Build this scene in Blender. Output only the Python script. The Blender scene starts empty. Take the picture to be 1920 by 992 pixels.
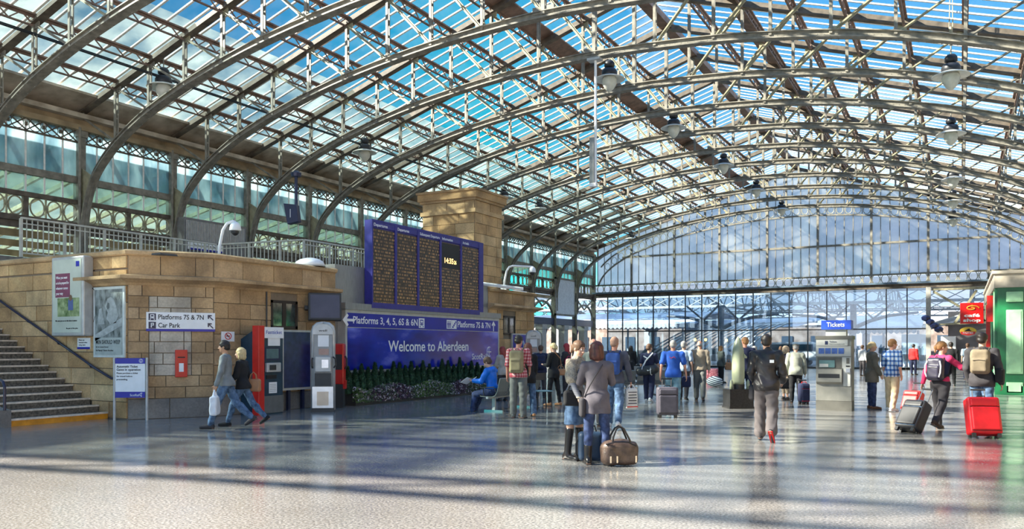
import bpy, math, random
import numpy as np
from mathutils import Vector, Matrix
random.seed(7)
SC = bpy.context.scene
COL = SC.collection
PI = math.pi
R = math.radians

# ------------------------------------------------------------------ camera
YAW = 0.50410839
EYE = 1.6
F = 1527.5
cd = bpy.data.cameras.new('camera'); cam = bpy.data.objects.new('camera', cd); COL.objects.link(cam)
cam.location = (0, 0, EYE); cam.rotation_euler = (PI/2, 0, YAW)
cd.sensor_fit = 'HORIZONTAL'; cd.sensor_width = 36; cd.lens = 36*F/1920
cd.shift_y = (650-496)/1920
cd.clip_end = 600
SC.camera = cam
SC.view_settings.view_transform = 'Standard'
SC.view_settings.look = 'None'
SC.view_settings.gamma = 1
SC.view_settings.use_curve_mapping = False
SC.view_settings.exposure = 1.55

# ------------------------------------------------------------------ sky
W = bpy.data.worlds.new('sky'); SC.world = W; W.use_nodes = True
nt = W.node_tree; nt.nodes.clear()
def nd(nt, t, **k):
    n = nt.nodes.new(t)
    for a, b in k.items():
        if a.startswith('i_'): n.inputs[a[2:].replace('_', ' ')].default_value = b
        else: setattr(n, a, b)
    return n
def ramp(nt, fac, stops):
    n = nt.nodes.new('ShaderNodeValToRGB'); cr = n.color_ramp
    while len(cr.elements) < len(stops): cr.elements.new(.5)
    for e, (p, c) in zip(cr.elements, stops):
        e.position = p; e.color = (*c, 1) if len(c) == 3 else c
    if fac is not None: nt.links.new(fac, n.inputs['Fac'])
    return n
tc = nd(nt, 'ShaderNodeTexCoord')
sp = nd(nt, 'ShaderNodeSeparateXYZ'); nt.links.new(tc.outputs['Generated'], sp.inputs[0])
elev = ramp(nt, sp.outputs['Z'], [(0.0, (.60, .63, .64)), (.12, (.18, .26, .33)), (.22, (.05, .17, .26)), (.40, (.02, .13, .26)), (1, (.03, .13, .36))])
azr = nd(nt, 'ShaderNodeMapRange', i_From_Min=-.85, i_From_Max=-.15); nt.links.new(sp.outputs['X'], azr.inputs[0])
azc = ramp(nt, azr.outputs[0], [(0, (.55, .62, .62)), (.25, (.45, .75, .85)), (.5, (.02, 1.18, 1.0)), (.8, (.75, 1.05, 1.15)), (1, (1.3, 1.25, 1.35))])
mul = nd(nt, 'ShaderNodeMixRGB', blend_type='MULTIPLY', i_Fac=1.0)
nt.links.new(elev.outputs[0], mul.inputs[1]); nt.links.new(azc.outputs[0], mul.inputs[2])
mp = nd(nt, 'ShaderNodeMapping'); mp.inputs['Scale'].default_value = (1, 1, 2.6); mp.inputs['Location'].default_value = (.55, .2, .1)
nt.links.new(tc.outputs['Generated'], mp.inputs[0])
cn = nd(nt, 'ShaderNodeTexNoise', i_Scale=2.9, i_Detail=7.0, i_Roughness=.55); nt.links.new(mp.outputs[0], cn.inputs['Vector'])
bias = ramp(nt, azr.outputs[0], [(0, (.46,)*3), (.3, (.34,)*3), (.55, (.30,)*3), (.78, (.53,)*3), (.92, (.44,)*3)])
sm = nd(nt, 'ShaderNodeMath', operation='ADD'); nt.links.new(cn.outputs['Fac'], sm.inputs[0]); nt.links.new(bias.outputs[0], sm.inputs[1])
sm2 = nd(nt, 'ShaderNodeMath', operation='SUBTRACT'); nt.links.new(sm.outputs[0], sm2.inputs[0]); sm2.inputs[1].default_value = .44
cr = ramp(nt, sm2.outputs[0], [(.50, (0, 0, 0)), (.78, (1, 1, 1))])
cl = nd(nt, 'ShaderNodeMixRGB'); cl.inputs[2].default_value = (.62, .66, .72, 1)
nt.links.new(cr.outputs[0], cl.inputs[0]); nt.links.new(mul.outputs[0], cl.inputs[1])
bg = nd(nt, 'ShaderNodeBackground', i_Strength=1.0); nt.links.new(cl.outputs[0], bg.inputs[0])
wo = nd(nt, 'ShaderNodeOutputWorld'); nt.links.new(bg.outputs[0], wo.inputs[0])

# ------------------------------------------------------------------ sun (low, from the left and slightly behind)
sd = bpy.data.lights.new('sun', 'SUN'); sd.energy = 8; sd.angle = R(1.0); sd.color = (1, .90, .76)
so = bpy.data.objects.new('sun', sd); COL.objects.link(so)
so.rotation_euler = Vector((.80, .50, -.62)).to_track_quat('-Z', 'Y').to_euler()

# ------------------------------------------------------------------ helpers
CS, SN = math.cos(YAW), math.sin(YAW)
def ray(px, py=650):
    r = (px-960)/F; v = (650-py)/F
    return Vector((r*CS-SN, r*SN+CS, v))
def at_floor(px, py, z=0):
    d = (EYE-z)*F/(py-650); q = ray(px, py)*d
    return Vector((q.x, q.y, z))
def at_x(px, py, X):
    q = ray(px, py); t = X/q.x; return Vector((X, q.y*t, EYE+q.z*t))
def at_y(px, py, Y):
    q = ray(px, py); t = Y/q.y; return Vector((q.x*t, Y, EYE+q.z*t))
def at_d(px, py, d):
    q = ray(px, py)*d; return Vector((q.x, q.y, EYE+q.z))

class MB:
    def __init__(s): s.v = []; s.f = []; s.m = []; s.cur = 0
    def add(s, vs, fs):
        o = len(s.v); s.v += [tuple(v) for v in vs]
        for f in fs: s.f.append(tuple(i+o for i in f)); s.m.append(s.cur)
        return s
    def box(s, x0, y0, z0, x1, y1, z1):
        return s.add([(x0,y0,z0),(x1,y0,z0),(x1,y1,z0),(x0,y1,z0),(x0,y0,z1),(x1,y0,z1),(x1,y1,z1),(x0,y1,z1)],
                     [(0,3,2,1),(4,5,6,7),(0,1,5,4),(1,2,6,5),(2,3,7,6),(3,0,4,7)])
    def cbox(s, c, sx, sy, sz, rz=0):
        ca, sa = math.cos(rz), math.sin(rz); vs = []
        for z in (-sz/2, sz/2):
            for x, y in ((-sx/2,-sy/2),(sx/2,-sy/2),(sx/2,sy/2),(-sx/2,sy/2)):
                vs.append((c[0]+x*ca-y*sa, c[1]+x*sa+y*ca, c[2]+z))
        return s.add(vs, [(0,3,2,1),(4,5,6,7),(0,1,5,4),(1,2,6,5),(2,3,7,6),(3,0,4,7)])
    def bar(s, p, q, w, h, up=(0,0,1)):
        p = Vector(p); q = Vector(q); d = (q-p).normalized(); up = Vector(up)
        sd = d.cross(up)
        if sd.length < 1e-4: sd = d.cross(Vector((1,0,0)))
        sd.normalize(); u = sd.cross(d); vs = []
        for e in (p, q):
            for a, b in ((-1,-1),(1,-1),(1,1),(-1,1)): vs.append(e+sd*(a*w/2)+u*(b*h/2))
        return s.add(vs, [(0,1,2,3),(7,6,5,4),(0,4,5,1),(1,5,6,2),(2,6,7,3),(3,7,4,0)])
    def tube(s, pts, r, n=8, closed=False, caps=True):
        pts = [Vector(p) for p in pts]; N = len(pts); rs = r if isinstance(r, (list, tuple)) else [r]*N
        vs = []; prev = None
        for i, p in enumerate(pts):
            a = pts[(i-1) % N] if (i or closed) else p; b = pts[(i+1) % N] if (i < N-1 or closed) else p
            d = (b-a).normalized()
            if prev is None:
                prev = d.orthogonal().normalized()
            x = (prev-d*prev.dot(d)).normalized(); prev = x; y = d.cross(x)
            for k in range(n):
                t = 2*PI*k/n; vs.append(p+(x*math.cos(t)+y*math.sin(t))*rs[i])
        fs = []; M = N if closed else N-1
        for i in range(M):
            j = (i+1) % N
            for k in range(n):
                l = (k+1) % n; fs.append((i*n+k, i*n+l, j*n+l, j*n+k))
        if caps and not closed:
            fs.append(tuple(range(n))[::-1]); fs.append(tuple((N-1)*n+k for k in range(n)))
        return s.add(vs, fs)
    def lathe(s, prof, c=(0,0,0), n=20, sx=1, sy=1):
        vs = []; fs = []
        for r, z in prof:
            for k in range(n):
                t = 2*PI*k/n; vs.append((c[0]+r*sx*math.cos(t), c[1]+r*sy*math.sin(t), c[2]+z))
        for i in range(len(prof)-1):
            for k in range(n):
                l = (k+1) % n; fs.append((i*n+k, i*n+l, (i+1)*n+l, (i+1)*n+k))
        fs.append(tuple(range(n))[::-1]); fs.append(tuple((len(prof)-1)*n+k for k in range(n)))
        return s.add(vs, fs)
    def prism(s, poly, fn, a, b):
        """extrude 2-D polygon: fn(u,v,w) -> xyz for w=a and w=b"""
        n = len(poly); vs = [fn(u, v, a) for u, v in poly]+[fn(u, v, b) for u, v in poly]
        fs = [tuple(range(n))[::-1], tuple(range(n, 2*n))]+[(i, (i+1) % n, n+(i+1) % n, n+i) for i in range(n)]
        return s.add(vs, fs)
    def sphere(s, c, rx, ry=None, rz=None, n=12, m=8):
        ry = ry or rx; rz = rz or rx
        prof = [(math.sin(PI*i/m), -math.cos(PI*i/m)) for i in range(m+1)]
        prof[0] = (.02, -1); prof[-1] = (.02, 1)
        o = len(s.v); s.lathe(prof, (0,0,0), n)
        for i in range(o, len(s.v)):
            x, y, z = s.v[i]; s.v[i] = (c[0]+x*rx, c[1]+y*ry, c[2]+z*rz)
        return s
    def build(s, name, mats, parent=None, smooth=False, loc=None, rz=None, bevel=0):
        me = bpy.data.meshes.new(name); me.from_pydata(s.v, [], s.f)
        if not isinstance(mats, (list, tuple)): mats = [mats]
        for m in mats: me.materials.append(m)
        if len(mats) > 1: me.polygons.foreach_set('material_index', s.m)
        if smooth: me.polygons.foreach_set('use_smooth', [True]*len(s.f))
        me.update()
        o = bpy.data.objects.new(name, me); COL.objects.link(o)
        if parent: o.parent = parent
        if loc is not None: o.location = loc
        if rz is not None: o.rotation_euler = (0, 0, rz)
        if bevel:
            b = o.modifiers.new('bevel', 'BEVEL'); b.width = bevel; b.segments = 2; b.limit_method = 'ANGLE'
            if smooth is False:
                pass
        return o

def thing(name, label, cat, loc=(0,0,0), rz=0, group=None):
    o = bpy.data.objects.new(name, None); COL.objects.link(o); o.empty_display_size = .2
    o.location = loc or (0, 0, 0); o.rotation_euler = (0, 0, rz); o['label'] = label; o['category'] = cat
    if group: o['group'] = group
    return o
def tag(o, label, cat, group=None, kind=None):
    o['label'] = label; o['category'] = cat
    if group: o['group'] = group
    if kind: o['kind'] = kind
    return o
def struct(o): o['kind'] = 'structure'; return o
KIDS = {}
def copy_part(o, parent, loc=None, rz=None):
    c = o.copy(); COL.objects.link(c); c.parent = parent
    if loc is not None: c.location = loc
    if rz is not None: c.rotation_euler = (0, 0, rz)
    return c
def copy_tree(o, parent=None):
    c = o.copy(); COL.objects.link(c); c.parent = parent
    for ch in list(o.children): copy_tree(ch, c)
    return c
FONT = {}
def text(s, size, name, mat, parent, loc, rot, align='LEFT', bold=0.0, ext=.002, sx=1.0, spacing=1.0):
    cu = bpy.data.curves.new('t', 'FONT'); cu.body = s; cu.size = size; cu.extrude = ext; cu.align_x = align
    cu.offset = bold*size; cu.resolution_u = 3; cu.space_character = spacing
    t = bpy.data.objects.new('t', cu); COL.objects.link(t)
    me = bpy.data.meshes.new_from_object(t); bpy.data.objects.remove(t)
    me.materials.clear(); me.materials.append(mat); me.name = name
    o = bpy.data.objects.new(name, me); COL.objects.link(o); o.parent = parent
    o.location = loc; o.rotation_euler = rot; o.scale = (sx, 1, 1)
    return o
TX_X = (PI/2, 0, PI/2)       # text on a face looking towards +X
TX_Y = (PI/2, 0, 0)          # text on a face looking towards -Y

# ------------------------------------------------------------------ materials
MATS = {}
def mat(name, col, rough=.6, metal=0, var=.12, scale=6, bump=0, bscale=40, col2=None, emit=0, spec=.5, coords='Object', stretch=None, detail=4):
    if name in MATS: return MATS[name]
    m = bpy.data.materials.new(name); m.use_nodes = True; nt = m.node_tree
    b = nt.nodes['Principled BSDF']; b.inputs['Roughness'].default_value = rough; b.inputs['Metallic'].default_value = metal
    b.inputs['Specular IOR Level'].default_value = spec
    tc = nd(nt, 'ShaderNodeTexCoord'); src = tc.outputs[coords]
    if stretch:
        mp = nd(nt, 'ShaderNodeMapping'); mp.inputs['Scale'].default_value = stretch
        nt.links.new(src, mp.inputs[0]); src = mp.outputs[0]
    n = nd(nt, 'ShaderNodeTexNoise', i_Scale=scale, i_Detail=float(detail)); nt.links.new(src, n.inputs['Vector'])
    a = tuple(min(1, c*(1-var)) for c in col); c2 = col2 or tuple(min(1, c*(1+var)) for c in col)
    r = ramp(nt, n.outputs['Fac'], [(.32, a), (.68, c2)])
    nt.links.new(r.outputs[0], b.inputs['Base Color'])
    if emit:
        nt.links.new(r.outputs[0], b.inputs['Emission Color']); b.inputs['Emission Strength'].default_value = emit
    if bump:
        n2 = nd(nt, 'ShaderNodeTexNoise', i_Scale=bscale, i_Detail=3.0); nt.links.new(src, n2.inputs['Vector'])
        bp = nd(nt, 'ShaderNodeBump', i_Strength=bump, i_Distance=.02); nt.links.new(n2.outputs['Fac'], bp.inputs['Height'])
        nt.links.new(bp.outputs[0], b.inputs['Normal'])
    MATS[name] = m; return m
def glass_mat(name, tint, film, fac0, fac1, scale=1.5, gloss=.08, rough=.05, stretch=(1,1,1), film2=None, dif=.25):
    m = bpy.data.materials.new(name); m.use_nodes = True; nt = m.node_tree; nt.nodes.clear()
    tc = nd(nt, 'ShaderNodeTexCoord'); mp = nd(nt, 'ShaderNodeMapping'); mp.inputs['Scale'].default_value = stretch
    ge = nd(nt, 'ShaderNodeNewGeometry')
    nt.links.new(ge.outputs['Position'], mp.inputs[0])
    n = nd(nt, 'ShaderNodeTexNoise', i_Scale=scale, i_Detail=5.0); nt.links.new(mp.outputs[0], n.inputs['Vector'])
    fr = nd(nt, 'ShaderNodeMapRange', i_From_Min=.3, i_From_Max=.7, i_To_Min=fac0, i_To_Max=fac1); nt.links.new(n.outputs['Fac'], fr.inputs[0])
    tr = nd(nt, 'ShaderNodeBsdfTransparent'); tr.inputs[0].default_value = (*tint, 1)
    tl = nd(nt, 'ShaderNodeBsdfTranslucent')
    c = ramp(nt, n.outputs['Fac'], [(.35, film), (.65, film2 or film)]); nt.links.new(c.outputs[0], tl.inputs[0])
    df = nd(nt, 'ShaderNodeBsdfDiffuse'); nt.links.new(c.outputs[0], df.inputs[0])
    m0 = nd(nt, 'ShaderNodeMixShader', i_Fac=dif); nt.links.new(tl.outputs[0], m0.inputs[1]); nt.links.new(df.outputs[0], m0.inputs[2])
    m1 = nd(nt, 'ShaderNodeMixShader'); nt.links.new(fr.outputs[0], m1.inputs[0]); nt.links.new(tr.outputs[0], m1.inputs[1]); nt.links.new(m0.outputs[0], m1.inputs[2])
    gl = nd(nt, 'ShaderNodeBsdfGlossy', i_Roughness=rough)
    m2 = nd(nt, 'ShaderNodeMixShader', i_Fac=gloss); nt.links.new(m1.outputs[0], m2.inputs[1]); nt.links.new(gl.outputs[0], m2.inputs[2])
    o = nd(nt, 'ShaderNodeOutputMaterial'); nt.links.new(m2.outputs[0], o.inputs[0])
    MATS[name] = m; return m

M_STEEL = mat('painted_steel', (.225,.205,.165), .5, var=.3, scale=5, bump=.1)
M_STEELD = mat('weathered_steel', (.115,.09,.065), .6, var=.4, scale=4, bump=.15)
M_STEELP = mat('pale_painted_steel', (.34,.31,.20), .45, var=.2, scale=6)
M_BAR = mat('white_glazing_bar', (.80,.78,.74), .5, var=.1, scale=8)
M_PURL = mat('rusty_purlin', (.20,.13,.10), .65, var=.35, scale=3)
M_BOARD = mat('cream_soffit_board', (.46,.37,.27), .7, var=.35, scale=1.6, col2=(.62,.54,.43))
M_CORN = mat('brown_cornice', (.30,.21,.11), .7, var=.4, scale=1.4, col2=(.42,.31,.18))
M_DARK = mat('black_mullion', (.02,.022,.028), .4)
M_GLASS_ROOF = glass_mat('roof_glass', (.95,.985,.99), (.45,.55,.55), .0, .03, scale=.9, gloss=.03)
M_GLASS_OLD = glass_mat('dirty_roof_glass', (.74,.82,.82), (.22,.28,.28), .10, .42, scale=.7, gloss=.03, film2=(.48,.54,.50))
M_GLASS_CLER = glass_mat('frosted_clerestory_glass', (.26,.42,.50), (.42,.55,.62), .35, .9, scale=1.3, gloss=.06, stretch=(1,1,.35), film2=(.80,.90,.92))
M_GLASS_CLR = glass_mat('clear_clerestory_glass', (.72,.82,.80), (.5,.6,.55), .08, .25, scale=2, gloss=.05)
M_GLASS_GAB = glass_mat('frosted_gable_glass', (.90,.92,.95), (.52,.52,.56), .45, .90, scale=.26, gloss=.03, film2=(1,.96,.90), dif=.05)
M_GLASS_SCR = glass_mat('screen_glass', (.80,.90,.97), (.6,.7,.8), .0, .12, scale=.5, gloss=.13, rough=.01)
# ================================================================== SETTING
XL, XR, XC = -27.0, 5.5, -10.75
Y0, BAY = 17.64, 3.784
def YK(k): return Y0+BAY*k
KMIN, KMAX = -5, 12
YG = YK(12)
ZE, ZR = 9.70, 14.80
def zroof(off): return ZR-(ZR-ZE)*off/16.25
NODES = [0, 2.1, 4.0, 5.72, 7.43, 9.14, 10.85, 12.55, 14.25, 16.25]
ARCH = [(0,11.26),(2.1,11.19),(4.0,11.06),(5.72,10.86),(7.43,10.60),(9.14,10.25),(10.85,9.80),(12.55,9.23),(13.5,8.80),(14.25,8.38),
        (14.8,7.98),(15.2,7.62),(15.5,7.24),(15.72,6.8),(15.88,6.3),(15.97,5.7),(16.0,5.0),(16.0,4.2)]
AZ = dict(ARCH)
# ---- floor
def floor_mat():
    m = bpy.data.materials.new('polished_terrazzo'); m.use_nodes = True; nt = m.node_tree; b = nt.nodes['Principled BSDF']
    ge = nd(nt, 'ShaderNodeNewGeometry')
    n1 = nd(nt, 'ShaderNodeTexNoise', i_Scale=38., i_Detail=4.); n2 = nd(nt, 'ShaderNodeTexNoise', i_Scale=.35, i_Detail=3.)
    n3 = nd(nt, 'ShaderNodeTexNoise', i_Scale=2.2, i_Detail=4.)
    for n in (n1, n2, n3): nt.links.new(ge.outputs['Position'], n.inputs['Vector'])
    r1 = ramp(nt, n1.outputs['Fac'], [(.35, (.13,.13,.13)), (.52, (.26,.252,.236)), (.68, (.40,.395,.385))])
    r2 = ramp(nt, n2.outputs['Fac'], [(.3, (.75,.75,.75)), (.7, (1.1,1.1,1.1))])
    mx = nd(nt, 'ShaderNodeMixRGB', blend_type='MULTIPLY', i_Fac=1.); nt.links.new(r1.outputs[0], mx.inputs[1]); nt.links.new(r2.outputs[0], mx.inputs[2])
    nt.links.new(mx.outputs[0], b.inputs['Base Color'])
    rr = nd(nt, 'ShaderNodeMapRange', i_From_Min=.3, i_From_Max=.7, i_To_Min=.10, i_To_Max=.22); nt.links.new(n3.outputs['Fac'], rr.inputs[0])
    nt.links.new(rr.outputs[0], b.inputs['Roughness']); b.inputs['Specular IOR Level'].default_value = .9; b.inputs['IOR'].default_value = 1.6
    wv = nd(nt, 'ShaderNodeTexNoise', i_Scale=3., i_Detail=2.); nt.links.new(ge.outputs['Position'], wv.inputs['Vector'])
    bp = nd(nt, 'ShaderNodeBump', i_Strength=.025, i_Distance=.01); nt.links.new(wv.outputs['Fac'], bp.inputs['Height']); nt.links.new(bp.outputs[0], b.inputs['Normal'])
    return m
M_FLOOR = floor_mat()
struct(MB().box(-48, -14, -.3, 14, YG+8, 0).build('floor', M_FLOOR))

# ---- ceiling: ridge board is the mesh, everything else hangs under it
ya, yb = YK(KMIN), YG
cm = MB(); cm.box(XC-.22, ya, ZR+.02, XC+.22, yb, ZR+.30)
ceiling = struct(cm.build('ceiling', M_PURL))
# one truss, copied
def seg_chord(mb, pts, w, h):
    """swept rectangular chord in the XZ plane (local x = offset from ridge), with rivets"""
    n = len(pts); vs = []
    for i, p in enumerate(pts):
        a = pts[max(0, i-1)]; b = pts[min(n-1, i+1)]
        t = Vector((b[0]-a[0], 0, b[1]-a[1])).normalized(); nn = Vector((-t.z, 0, t.x))
        c = Vector((p[0], 0, p[1]))
        for s1, s2 in ((-1,-1),(1,-1),(1,1),(-1,1)): vs.append(c+Vector((0, s1*w/2, 0))+nn*(s2*h/2))
    fs = [(0,1,2,3)]
    for i in range(n-1):
        o = i*4
        for k in range(4):
            l = (k+1) % 4; fs.append((o+k, o+4+k, o+4+l, o+l))
    fs.append(((n-1)*4+3, (n-1)*4+2, (n-1)*4+1, (n-1)*4))
    mb.add(vs, fs)
full = [(-o, z) for o, z in reversed(ARCH)]+[(o, z) for o, z in ARCH[1:]]
def dense(pts, m=3):
    # Catmull-Rom refinement
    out = []
    for i in range(len(pts)-1):
        p0 = pts[max(0,i-1)]; p1 = pts[i]; p2 = pts[i+1]; p3 = pts[min(len(pts)-1,i+2)]
        for k in range(m):
            t = k/m
            out.append(tuple(.5*((2*p1[j])+(-p0[j]+p2[j])*t+(2*p0[j]-5*p1[j]+4*p2[j]-p3[j])*t*t+(-p0[j]+3*p1[j]-3*p2[j]+p3[j])*t**3) for j in (0,1)))
    out.append(pts[-1]); return out
dn = dense(full, 3)
truss = thing('roof_truss', '', '', (XC, YK(0), 0)); del truss['label']; del truss['category']; truss.parent = ceiling
lo = MB(); seg_chord(lo, dn, .30, .045); seg_chord(lo, [(x, z+.10) for x, z in dn], .05, .18)
seg_chord(lo, [(x, z+.20) for x, z in dn], .20, .03)
# rivets along both edges of the lower flange
L = 0
for i in range(len(dn)-1):
    a, b = dn[i], dn[i+1]; ln = math.hypot(b[0]-a[0], b[1]-a[1]); k = max(1, int(ln/.16))
    for j in range(k):
        t = j/k; x = a[0]+(b[0]-a[0])*t; z = a[1]+(b[1]-a[1])*t
        for sy in (-.11, .11): lo.box(x-.016, sy-.016, z-.038, x+.016, sy+.016, z-.02)
        lo.box(x-.014, -.034, z+.06, x+.014, .034, z+.088)
arch = lo.build('arch_chord', M_STEEL, truss)
up = MB()
for sgn in (-1, 1):
    seg_chord(up, [(sgn*16.25, ZE), (0, ZR)] if sgn < 0 else [(0, ZR), (16.25, ZE)], .26, .06)
    seg_chord(up, [(sgn*16.25, ZE+.12), (0, ZR+.12)] if sgn < 0 else [(0, ZR+.12), (16.25, ZE+.12)], .05, .20)
up.build('rafter', M_STEELD, truss)
for sgn in (-1, 1):
    for i, o in enumerate(NODES[:-1]):
        if i == 0 and sgn == 1: continue
        zl = AZ[o]; zu = zroof(o)
        mb = MB()
        if i == 0:
            mb.bar((0,-.06,zl+.1), (0,-.06,zu-.05), .12, .05, (0,1,0)); mb.bar((0,.06,zl+.1), (0,.06,zu-.05), .12, .05, (0,1,0))
            mb.box(-.35, -.05, zl+.12, .35, .05, zl+.34)
        else:
            mb.bar((sgn*o,-.05,zl+.1), (sgn*o,-.05,zu), .09, .03, (0,1,0)); mb.bar((sgn*o,.05,zl+.1), (sgn*o,.05,zu), .09, .03, (0,1,0))
            z = zl+.4
            while z < zu-.2: mb.box(sgn*o-.03, -.05, z, sgn*o+.03, .05, z+.05); z += .5
        mb.build('post', M_STEEL, truss)
        j = i+1
        a = (sgn*NODES[j], 0, zroof(NODES[j])); b = (sgn*o, 0, zl+.12)
        mb = MB(); w = .11 if i < 5 else .07
        mb.bar(a, b, .03, w); mb.bar(a, b, w, .02)
        pq = (Vector(b)-Vector(a)).normalized()
        mb.cbox(Vector(b)-pq*.12, .34, .04, .2)
        mb.cbox(Vector(a)+pq*.1, .3, .04, .2)
        mb.build('diagonal_brace', M_STEELP if i < 6 else M_STEEL, truss)
for sgn in (-1, 1):   # spandrel bracket against the column
    mb = MB(); po = [(16.25, 7.9), (15.55, 7.5), (15.75, 7.1), (15.9, 6.5), (16.0, 5.6), (16.25, 5.4)]
    mb.prism([(sgn*u, v) for u, v in po], lambda u, v, w: (u, w, v), -.03, .03); mb.build('bracket_plate', M_STEELP, truss)
trs = [truss]
for k in range(KMIN, KMAX):
    if k == 0: continue
    t = copy_tree(truss, ceiling); t.location = (XC, YK(k), 0)
# purlins
def purlin_mesh():
    mb = MB(); Lp = yb-ya
    mb.box(-.09, 0, .02, .09, Lp, .07); mb.box(-.04, 0, -.30, .04, Lp, -.26)
    n = int(Lp/.36)
    for i in range(n):
        y0 = i*.36; up_ = i % 2
        mb.bar((0, y0, .02 if up_ else -.27), (0, y0+.36, -.27 if up_ else .02), .035, .03, (1,0,0))
    mb.box(-.01, 0, -.06, .01, Lp, .04)
    return mb
p0 = None
for sgn in (-1, 1):
    for o in NODES[1:-1]:
        loc = (XC+sgn*o, ya, zroof(o)+.22)
        if p0 is None: p0 = purlin_mesh().build('purlin', M_PURL, ceiling, loc=loc)
        else: copy_part(p0, ceiling, loc)
# glazing bars and panes: 6 per bay, each slope
nb = (KMAX-KMIN)*6; dy = BAY/6
def slope_strip(y0, y1, za, zb_, oa, ob, sgn, thick):
    mb = MB()
    def P(o, dz): return (sgn*o, zroof(o)+dz)
    (xa, zA), (xb, zB) = P(oa, za), P(ob, za)
    poly = [(xa, zA), (xb, zB), (xb, zB+thick), (xa, zA+thick)]
    mb.prism(poly, lambda u, v, w: (u, w, v), y0, y1); return mb
for sgn in (-1, 1):
    bar0 = None; pane0 = {}
    for i in range(nb+1):
        y = ya+i*dy
        if bar0 is None:
            mb = slope_strip(-.037, .037, .335, 0, .3, 15.5, sgn, .045)
            bar0 = mb.build('glazing_bar', M_BAR, ceiling, loc=(XC, y, 0))
        else: copy_part(bar0, ceiling, (XC, y, 0))
        if i < nb:
            bands = [(.3, 10.5, 'roof'), (10.5, 15.5, 'old')] if sgn < 0 else [(.3, 15.5, 'roof')]
            for oa, ob, kd in bands:
                if (kd) not in pane0:
                    pane0[kd] = slope_strip(.03, dy-.03, .36, 0, oa, ob, sgn, .012).build('glass_pane', M_GLASS_ROOF if kd == 'roof' else M_GLASS_OLD, ceiling, loc=(XC, y, 0))
                else: copy_part(pane0[kd], ceiling, (XC, y, 0))
# boarded strips: near the ridge and at the eaves
for sgn in (-1, 1):
    slope_strip(ya, yb, .22, 0, 3.35, 3.95, sgn, .05).build('boarded_strip', M_PURL, ceiling, loc=(XC, 0, 0))
    slope_strip(ya, yb, .14, 0, 15.25, 16.7, sgn, .08).build('soffit_board', M_BOARD, ceiling, loc=(XC, 0, 0))
    for dd, rr in ((0, .035), (.12, .02)):
        MB().tube([(XC+sgn*12.55+dd, ya, 10.55), (XC+sgn*12.55+dd, yb-1, 10.55)], rr, 6).build('conduit', M_DARK, ceiling)

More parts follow.
